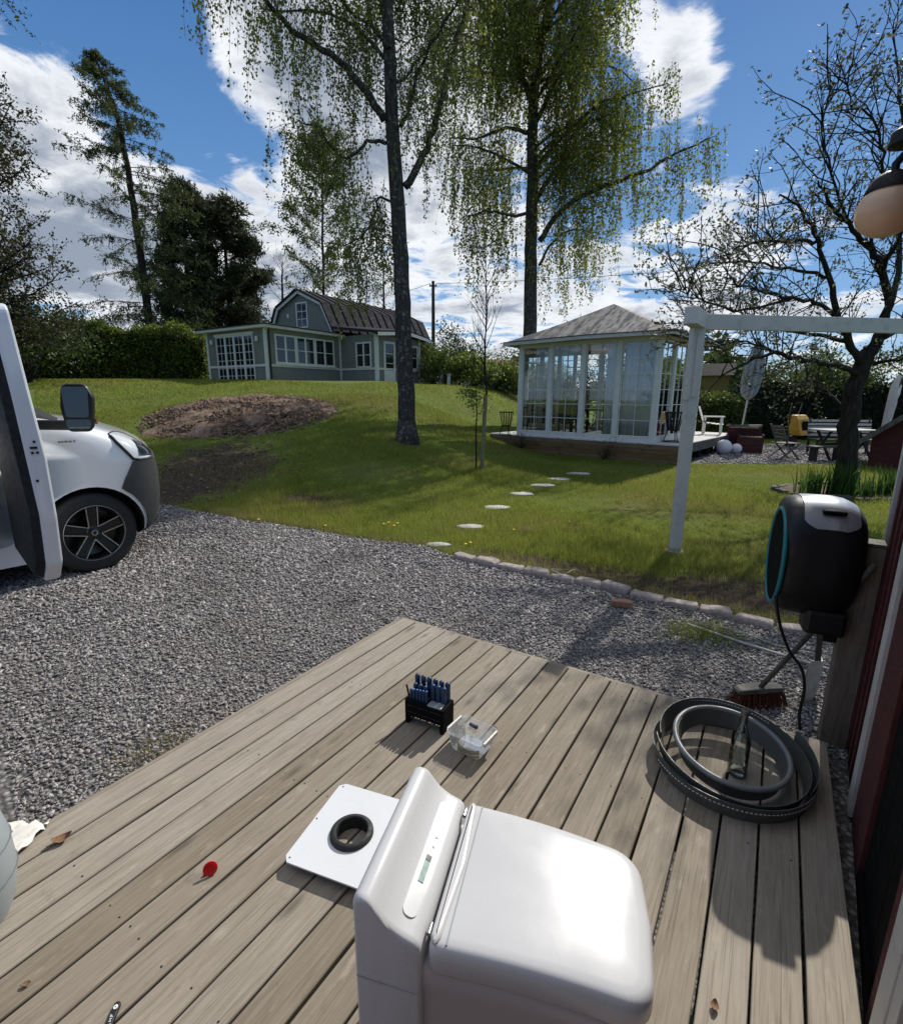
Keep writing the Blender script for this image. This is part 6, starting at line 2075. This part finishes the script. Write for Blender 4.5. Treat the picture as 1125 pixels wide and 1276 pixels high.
LA([(1042, 395, ay - .3), (1015, 375, ay - .8), (985, 372, ay - 1.2), (945, 360, ay - 1.5), (900, 345, ay - 1.8)], .045, .010)
LA([(1055, 425, ay - .2), (1020, 418, ay + .5), (980, 410, ay + 1.0), (935, 405, ay + 1.3), (890, 398, ay + 1.5), (850, 392, ay + 1.6)], .05, .010)
LA([(1085, 310, ay - .2), (1092, 250, ay - .7), (1100, 190, ay - .9), (1085, 150, ay - 1.0), (1060, 120, ay - 1.1), (1042, 60, ay - 1.2)], .035, .007)
LA([(1099, 340, ay), (1115, 300, ay - .8), (1140, 260, ay - 1.2)], .05, .012)
LA([(1018, 300, ay - .5), (985, 300, ay - .9), (940, 300, ay - 1.3), (900, 320, ay - 1.5)], .035, .008)
LA([(1075, 450, ay), (1110, 450, ay - .3), (1150, 440, ay - .6)], .05, .012)
LA([(1033, 345, ay - .4), (995, 335, ay - .2), (950, 330, ay - .1), (905, 325, ay), (865, 335, ay)], .035, .008)
LA([(1062, 285, ay - .3), (1040, 230, ay - .8), (1025, 170, ay - 1.0), (1035, 110, ay - 1.1)], .03, .006)
LA([(985, 372, ay - 1.2), (930, 385, ay - 1.5), (880, 375, ay - 1.7), (845, 360, ay - 1.8)], .028, .007)
LA([(965, 440, ay - 1.0), (930, 425, ay - .8), (890, 430, ay - .7), (850, 425, ay - .6)], .025, .006)
LA([(1058, 520, ay), (1035, 490, ay + .6), (1010, 485, ay + 1.0), (985, 490, ay + 1.3)], .03, .008)
pl_ = []
r = sk.r
def clus(p, n_=7, s_=.05):
    pl_.append(p + r.normal(0, s_, (n_, 3)))
for c, r1 in main:
    c = np.array(c)
    Lc = np.sum(np.linalg.norm(np.diff(c, axis=0), axis=1))
    for k in range(int(6 + 7.0 * Lc)):
        t = r.uniform(.18, 1.0)
        p, d = sk.side(c, min(.999, t), r.uniform(.6, 1.2), .25)
        L = r.uniform(.35, 1.05)
        tw = sk.grow(p, d, L, .010, 4, .22, .05, 4, .004)
        clus(tw[-1], 6)
        A = np.array(tw)
        for q in range(r.randint(2, 5)):
            p2, d2 = sk.side(A, r.uniform(.3, .98), r.uniform(.5, 1.1), .2)
            tw2 = sk.grow(p2, d2, r.uniform(.12, .42), .005, 2, .2, .08, 3, .003)
            clus(tw2[-1], 5, .035)
            if r.uniform() < .5:
                clus(tw2[1], 2, .03)
sk.mesh('trunk', m_applebark, apt)
V, F = leafmesh(np.concatenate(pl_), .060, 122, (0, 0, .25), 1.0, .24)
fast('crown', V, F, ml_apple, apt)
# --- left broadleaf tree behind the van
lt = thing('broadleaf_tree', 'loose leafed broadleaf tree rising behind the van', 'tree', (0, 0, 0))
sk = Skel(131)
ly = 12.5
lx = float(wp(-45, 480, ly)[0])
lz = float(H(lx, ly))
tc_ = sk.limb([np.array([lx, ly, lz - .2]), np.array([lx + .1, ly, lz + 2.2]), np.array([lx, ly, lz + 5.0]), np.array([lx - .2, ly, lz + 9.5])], .22, .05, 9, .02, 5)
pl_ = []
r = sk.r
for k in range(95):
    t = r.uniform(.20, .98)
    p, d = sk.side(tc_, t, 1.15, .35)
    d = nrm(d + np.array([.9, -.1, 0])) if r.uniform() < .7 else d
    c = np.array(sk.grow(p, d, r.uniform(1.5, 3.1) * (1.15 - .30 * t), .04, 6, .16, .03, 5, .008))
    for q in range(13):
        p2, d2 = sk.side(c, r.uniform(.2, .99), 1.0, .25)
        c2 = np.array(sk.grow(p2, d2, r.uniform(.4, 1.1), .010, 4, .22, .04, 3, .003))
        for s_ in np.linspace(.2, 1, 9):
            i = min(3, int(s_ * 4))
            pl_.append(c2[i] + (c2[i + 1] - c2[i]) * (s_ * 4 - i) * .99 + r.normal(0, .05, (3, 3)))
sk.mesh('trunk', m_bark, lt)
V, F = leafmesh(np.concatenate(pl_), .075, 132, (0, 0, -.3), 1.0, .28)
fast('crown', V, F, ml_red, lt)
# --- larch
la = thing('larch', 'tall leaning larch with thin drooping branches behind the hedge', 'tree', (0, 0, 0))
sk = Skel(141)
yl = 27.0
base = wp(188, 425, yl)
tc_ = sk.limb([np.array([base[0], yl, 1.6]), wp(186, 400, yl), wp(170, 280, yl), wp(152, 170, yl), wp(133, 105, yl), wp(112, 62, yl)], .24, .03, 8, .01, 5)
pl_ = []
r = sk.r
for k in range(120):
    t = .03 + .96 * (k / 119) ** .95
    p, _ = sk.side(tc_, min(.998, t), .5)
    a = r.uniform(0, 6.28)
    L = (4.3 * (1 - t) ** .8 + .12) * r.uniform(.7, 1.15)
    c = np.array(sk.grow(p, (math.cos(a), math.sin(a), .15), L, .035 * (1.1 - t), 7, .07, -.055, 4, .006))
    for q in range(int(9 + L * 11)):
        p2, d2 = sk.side(c, r.uniform(.12, .99), 1.2, -.6)
        c2 = np.array(sk.grow(p2, d2, r.uniform(.25, .9) * (1.1 - .8 * t), .007, 3, .15, -.25, 3, .004))
        m_ = 12
        s_ = r.uniform(.05, 3, m_)
        i = np.minimum(s_.astype(int), 2)
        pl_.append(c2[i] + (c2[i + 1] - c2[i]) * (s_ - i)[:, None] + r.normal(0, .025, (m_, 3)))
sk.mesh('trunk', m_conbark, la)
V, F = leafmesh(np.concatenate(pl_), .115, 142, (0, 0, -.3), 1.0, .17)
fast('crown', V, F, ml_larch, la)
# --- two dark pines
def pine(px_, pyt, yd, seed, wmax, label, lean=0.0, t0=.18):
    o = thing('pine', label, 'tree', (0, 0, 0), group='dark pines')
    sk = Skel(seed)
    b = wp(px_, 430, yd)
    tp = wp(px_ + lean, pyt, yd)
    tc_ = sk.limb([np.array([b[0], yd, 1.5]), (np.array([b[0], yd, 1.5]) + tp) / 2 + np.array([.1, 0, 0]), tp], .28, .04, 8, .01, 8)
    pl_ = []
    r = sk.r
    Ht = tp[2] - 1.5
    for k in range(92):
        t = t0 + (1 - t0) * (k / 91)
        p, _ = sk.side(tc_, min(.998, t), .5)
        a = r.uniform(0, 6.28)
        sh = np.interp(t, [.15, .35, .6, .85, 1.0], [.75, 1.0, .85, .55, .12])
        L = wmax * sh * r.uniform(.6, 1.1)
        c = np.array(sk.grow(p, (math.cos(a), math.sin(a), .12), L, .05 * (1.1 - t) + .01, 5, .12, .04, 4, .01))
        for q in range(int(8 + 9 * L)):
            p2, d2 = sk.side(c, r.uniform(.25, 1) * .999, 1.0, .3)
            c2 = p2 + d2 * r.uniform(.15, .6)
            pl_.append(c2 + r.normal(0, .17, (20, 3)) * np.array([1, 1, .55]))
    sk.mesh('trunk', m_conbark, o)
    V, F = leafmesh(np.concatenate(pl_), .28, seed + 1, (0, 0, .5), 1.0, .13)
    fast('crown', V, F, ml_pine, o)
pine(228, 238, 33, 151, 2.5, 'taller dark pine beside the leaning larch')
pine(283, 258, 35, 161, 3.1, 'broad dark pine between the taller pine and the house gable', -6)
# --- slim far birches
def slim(px_, py0, py1, yd, seed, wmax, leafn, label, mat, bark, lsize=.10, nb_=50, bare=False, droop=-.03, name='slim_birch'):
    o = thing(name, label, 'tree', (0, 0, 0))
    sk = Skel(seed)
    b = wp(px_, py0, yd)
    tp = wp(px_, py1, yd)
    gz_ = float(H(b[0], yd))
    tc_ = sk.limb([np.array([b[0], yd, gz_ - .2]), (b + tp) / 2, tp], .13, .015, 7, .02, 8)
    pl_ = []
    r = sk.r
    for k in range(nb_):
        t = .22 + .77 * k / (nb_ - 1)
        p, _ = sk.side(tc_, min(.998, t), .5)
        a = r.uniform(0, 6.28)
        L = wmax * np.interp(t, [.2, .45, .8, 1], [.7, 1, .6, .15]) * r.uniform(.6, 1.1)
        c = np.array(sk.grow(p, (math.cos(a), math.sin(a), .9), L, .03 * (1.1 - t) + .004, 6, .12, droop, 4, .005))
        for q in range(int(3 + 3.5 * L)):
            p2, d2 = sk.side(c, r.uniform(.2, .99), .8, .1)
            c2 = np.array(sk.grow(p2, d2, r.uniform(.2, .7), .007, 3, .18, -.12, 3, .004))
            if not bare:
                pl_.append(c2[r.randint(0, 4, leafn)] + r.normal(0, .12, (leafn, 3)))
    sk.mesh('trunk', bark, o)
    if not bare:
        V, F = leafmesh(np.concatenate(pl_), lsize, seed + 1, (0, 0, -.6), 1.0, .3)
        fast('crown', V, F, mat, o)
slim(402, 380, 172, 36, 171, 4.2, 19, 'slim young birch standing behind the grey house', ml_birch2, m_birch, .15, 84)
slim(352, 400, 322, 38, 175, 2.0, 6, 'bare twiggy shrub tree behind the house gable', ml_birch2, m_bark, .1, 26, True, name='bare_shrub_tree')
slim(478, 400, 330, 40, 177, 1.6, 9, 'small pale birch behind the metal roof', ml_birch2, m_birch, .12, 24)
# --- young trees on the lawn
yt = thing('bare_young_tree', 'slender bare young tree with dark stem on the lawn', 'tree', (0, 0, 0))
sk = Skel(181)
yy0 = 10.5
gz_ = float(H(.63, yy0))
tc_ = sk.limb([np.array([.63, yy0, gz_ - .1]), wp(604, 530, yy0), wp(606, 490, yy0), wp(604, 440, yy0), wp(606, 385, yy0), wp(605, 318, yy0)], .034, .006, 7, .004, 5)
r = sk.r
for k in range(34):
    t = .40 + .58 * k / 33
    p, _ = sk.side(tc_, min(.998, t), .5)
    a = r.uniform(0, 6.28)
    c = np.array(sk.grow(p, (math.cos(a), math.sin(a), 1.5), r.uniform(.5, 1.25) * (1.15 - .6 * t), .011, 5, .08, .05, 4, .003))
    for q in range(4):
        p2, d2 = sk.side(c, r.uniform(.2, .95), .6, .4)
        sk.grow(p2, d2, r.uniform(.15, .45), .004, 3, .12, .06, 3, .0015)
sk.mesh('trunk', m_bark, yt)
MB().tube([Vector((.63, yy0 - .02, gz_ - .05)), Vector(wp(605, 492, yy0 - .05))], .040, 8).build('trunk_guard', plain('pale_tree_guard', (.20, .19, .10), .8, .2), yt, 60)
ys2 = thing('leafy_sapling', 'thin sapling with pale green leaves beside the bare young tree', 'tree', (0, 0, 0))
sk = Skel(185)
yy1 = 10.42
tc_ = sk.limb([np.array([.51, yy1, gz_ - .1]), wp(593, 545, yy1), wp(594, 505, yy1), wp(592, 480, yy1)], .020, .006, 6, .004, 5)
pl_ = []
r = sk.r
for k in range(16):
    p, _ = sk.side(tc_, r.uniform(.5, .99), .5)
    a = r.uniform(0, 6.28)
    dd_ = np.array([math.cos(a) - .25, math.sin(a), .35])
    c = np.array(sk.grow(p, dd_, r.uniform(.25, .55), .007, 4, .15, 0, 3, .002))
    for i in range(1, 5):
        pl_.append(c[i] + r.normal(0, .055, (7, 3)))
sk.mesh('trunk', m_bark, ys2)
V, F = leafmesh(np.concatenate(pl_), .05, 186, None, 1, .3)
fast('crown', V, F, ml_bush, ys2)
# --- shrubs, hedges
def bush(c, rad, n, lsize, mat, name, label, seed, group=None, clumps=40, twig=True):
    o = thing(name, label, 'shrub' if 'tree' not in name else 'tree', (c[0], c[1], float(H(c[0], c[1]))), group=group)
    r = rnd(seed)
    cl = r.normal(0, 1, (clumps, 3))
    cl /= np.linalg.norm(cl, axis=1, keepdims=True)
    cl *= r.uniform(.45, 1.0, (clumps, 1)) ** .6
    cl[:, 2] = np.abs(cl[:, 2]) * .95 + cl[:, 2] * .05
    zc = c[2] - float(H(c[0], c[1]))
    C_ = cl * np.array(rad) + np.array([0, 0, 0])
    k = r.randint(0, clumps, n)
    sp = np.mean(rad) * .20
    P_ = C_[k] + r.normal(0, sp, (n, 3)) * np.array([1, 1, .8])
    P_[:, 2] = np.maximum(P_[:, 2] * 1.0 + zc - rad[2] * .0, .05)
    V, F = leafmesh(P_, lsize, seed + 1, (0, 0, .3), 1.0, .32)
    fast('foliage', V, F, mat, o)
    mb = MB()
    for i in range(min(clumps, 16)):
        e = C_[i] + np.array([0, 0, zc])
        mb.tube([Vector((r.normal(0, .06), r.normal(0, .06), -.1)), Vector((e[0] * .5, e[1] * .5, max(.1, e[2] * .6))), Vector(e)], [.03, .02, .006], 4, False)
    mb.build('stems', m_bark, o)
def hedge(p0, p1, w, h, n, lsize, mat, core, label, seed, name='hedge', z0=None):
    a, b = np.array(p0), np.array(p1)
    L = np.linalg.norm(b - a)
    ang = math.atan2(b[1] - a[1], b[0] - a[0])
    g = min(float(H(*a)), float(H(*b))) if z0 is None else z0
    o = thing(name, label, 'hedge', (a[0], a[1], g), ang)
    r = rnd(seed)
    u_ = r.uniform(0, L, n)
    face = r.uniform(0, 1, n)
    lump = .16 * np.sin(u_ * 1.9 + 1) + .10 * np.sin(u_ * 4.3) + .07 * np.sin(u_ * 9.1 + 2)
    y = np.where(face < .6, -w / 2, np.where(face < .78, w / 2, r.uniform(-w / 2, w / 2, n)))
    z = np.where(face < .78, r.uniform(.0, 1, n) * h, h) 
    y = y + r.normal(0, .09, n) + np.where(face < .6, -.5 * lump * np.sin(z * 2.3 + u_), 0)
    z = z + r.normal(0, .08, n) + np.where(z > h * .8, lump, 0)
    P_ = np.stack([u_ + r.normal(0, .05, n), y, np.maximum(z, .02)], -1)
    V, F = leafmesh(P_, lsize, seed + 1, (0, -.4, .2), 1.0, .34)
    fast('foliage', V, F, mat, o)
    MB().box((L / 2, 0, h / 2 - .12), (L - .2, w - .30, h - .24)).build('branches', core, o)  # solid core box, no branches; inner shade put into its near-black colour
m_core = plain('hedge_inner_shade', (.010, .014, .006), .95, .3)
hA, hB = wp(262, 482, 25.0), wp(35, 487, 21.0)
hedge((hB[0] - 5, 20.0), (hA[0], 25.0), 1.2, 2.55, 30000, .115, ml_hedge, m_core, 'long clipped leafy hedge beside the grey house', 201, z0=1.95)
bush((wp(215, 400, 27.5)[0], 27.5, 3.4), (1.7, 1.5, 2.0), 4200, .13, ml_bush, 'garden_shrub', 'bright green rounded shrub behind the hedge at the pine foot', 211, 'shrubs behind the hedge')
bush((wp(130, 410, 26.5)[0], 26.5, 3.2), (1.9, 1.5, 1.5), 3600, .13, ml_bush, 'garden_shrub', 'loose light green shrub behind the hedge at the larch foot', 213, 'shrubs behind the hedge')
bush((wp(95, 385, 30)[0], 30, 3.6), (2.2, 1.8, 2.6), 3200, .14, ml_bushd, 'garden_shrub', 'tall thin olive shrub behind the hedge beside the broadleaf tree', 215, 'shrubs behind the hedge')
bush((wp(20, 400, 19)[0], 19, 2.9), (2.6, 1.8, 1.7), 8000, .12, ml_bushd, 'garden_shrub', 'big dark green shrub between van and hedge', 217, 'shrubs behind the hedge')
bush((wp(-60, 380, 19)[0], 19, 3.2), (2.6, 1.8, 2.4), 7000, .12, ml_bushd, 'garden_shrub', 'tall dark shrub behind the van roof', 218, 'shrubs behind the hedge')
bush((wp(240, 380, 30)[0], 30, 3.2), (2.0, 1.5, 2.2), 3000, .13, ml_bushd, 'garden_shrub', 'shaded shrub under the dark pines', 219, 'shrubs behind the hedge')
for k, (px, yd, zc, rad, n_, mat, lab) in enumerate((
        (536, 26.5, 1.9, (.9, .8, 1.9), 3000, ml_bush, 'yellow green column shrub at the terrace steps'),
        (556, 25.5, 1.8, (1.0, .9, 1.25), 3000, ml_bush, 'rounded light green shrub beside the white posts'),
        (572, 29.0, 2.6, (1.5, 1.3, 2.6), 4200, ml_bushd, 'taller blue green garden tree behind the light shrubs'),
        (590, 25.0, 1.6, (1.2, 1.0, 1.1), 3200, ml_hedge, 'mid green shrub below the garden tree'),
        (617, 26.0, 1.0, (1.3, 1.0, 1.1), 3000, ml_hedge, 'low dark shrub before the red roof'),
        (640, 26.5, 1.2, (1.3, 1.1, 1.3), 3200, ml_bush, 'bright low shrub between the red roof and the gazebo'),
        (636, 32.0, 2.4, (2.2, 1.5, 2.2), 4200, ml_bush, 'tall bright green tree rising behind the bright low shrub'),
        (668, 30.0, 1.4, (2.2, 1.5, 3.0), 5200, ml_bushd, 'dark shrub seen through the gazebo glass'),
        (740, 29.0, .9, (3.6, 1.5, 4.0), 9000, ml_bushd, 'broad dark shrub mass behind the gazebo'),
        (515, 38.0, 2.6, (2.6, 1.5, 3.0), 3600, ml_bushd, 'dark green tree behind the birch trunk and pole'))):
    nm = 'garden_tree' if 'tree' in lab.split() else 'garden_shrub'
    gh = float(H(float(wp(px, 470, yd)[0]), yd))
    bush((float(wp(px, 470, yd)[0]), yd, gh + zc * .25), rad, n_, .12, mat, nm, lab, 230 + 3 * k, 'shrubs beyond the lawn')
# right side
hedge((8.9, 21.0), (11.6, 20.6), 1.0, 1.75, 5200, .10, ml_bush, m_core, 'bright green hedge beyond the white armchair', 261)
hedge((11.6, 21.2), (24, 19.0), 1.3, 2.25, 14000, .11, ml_dark, m_core, 'dark thuja hedge behind the gravel yard', 263)
bush((13.6, 20.2, 2.3), (1.7, 1.2, 1.1), 3200, .10, ml_bush, 'garden_tree', 'light green crown of a small tree before the dark hedge', 271, clumps=26)
bush((17.0, 19.6, 2.2), (1.9, 1.2, 1.3), 3200, .10, ml_bush, 'garden_tree', 'pale leafy small tree beside the bleached post', 274, clumps=26)
bush((20.5, 17.5, 1.6), (2.2, 1.5, 2.2), 4000, .11, ml_bushd, 'garden_shrub', 'dark leafy shrub behind the red playhouse', 277)
bush((10.0, 24.0, 1.8), (1.6, 1.2, 1.8), 3000, .11, ml_bushd, 'garden_shrub', 'green shrub beside the yellow shed', 281)
for k, (q, lab) in enumerate(((.35, 'low twiggy shrub before the gazebo bay nearest the young bare tree'), (2.95, 'low twiggy shrub before the curtained gazebo bay'))):
    c = GA + gd * q - gn * .42
    o = thing('twiggy_shrub', lab, 'shrub', (c[0], c[1], float(H(c[0], c[1]))))
    sk = Skel(290 + k)
    pl_ = []
    for i in range(26):
        a = sk.r.uniform(0, 6.28)
        t_ = sk.grow((0, 0, 0), (math.cos(a) * .8, math.sin(a) * .8, 1.2), sk.r.uniform(.3, .75), .007, 5, .25, 0, 3, .002)
        for j in range(2, 6):
            pl_.append(np.array(t_[j]) + sk.r.normal(0, .04, (3, 3)))
    sk.mesh('stems', m_bark, o)
    V, F = leafmesh(np.concatenate(pl_), .035, 292 + k, None, 1, .3)
    fast('foliage', V, F, ml_apple, o)
# far woods closing the horizon
r_ = rnd(301)
n = 26000
az = r_.uniform(-1.0, 1.0, n)
dist = r_.uniform(62, 95, n)
tops = 3.2 + 1.6 * np.sin(az * 17) + 1.2 * np.sin(az * 41 + 1) + .9 * np.sin(az * 97)
z = 1.0 + np.maximum(.3, tops) * np.sqrt(r_.uniform(0, 1, n))
P_ = np.stack([dist * np.sin(az), dist * np.cos(az), z], -1)
V, F = leafmesh(P_, 1.15, 302, (0, 0, .3), 1, .35)
tag(fast('far_woods', V, F, ml_bushd), 'far belt of green woods along the horizon', 'woods', kind='stuff')
# dandelions at the gravel edge
m_dand = plain('dandelion_yellow', (.75, .50, .02), .8, .15)
for k, (px, py) in enumerate(((478, 653), (484, 651), (491, 655), (495, 652), (580, 678), (586, 676), (322, 647), (405, 655), (640, 660), (709, 650))):
    d = at(px, py, 1.0)
    t = 8.0
    for _ in range(2000):
        p = Vector((0, 0, CAM_Z)) + (d - Vector((0, 0, CAM_Z))) * t
        if p.z < float(H(p.x, p.y)) + .06 or t < 3:
            break
        t -= .0
        t += .01 if p.z > float(H(p.x, p.y)) + .06 else -.01
        if t > 14:
            break
    # nearest grass spot under that direction
    tt_ = 4.0
    while tt_ < 14:
        p = Vector((0, 0, CAM_Z)) + (d - Vector((0, 0, CAM_Z))) * tt_
        if p.z < float(H(p.x, p.y)) + .06:
            break
        tt_ += .02
    o = thing('dandelion', 'small yellow dandelion flower in the grass near the gravel edge', 'flower', (p.x, p.y, float(H(p.x, p.y))), 0, 'dandelions in the lawn')
    MB().tube([(0, 0, 0), (.004, 0, .05)], .002, 4).build('stem', m_tulip, o)
    MB().lathe([(.004, .048), (.016, .054), (.018, .060), (.010, .066)], 10).build('flower_head', m_dand, o, 60)
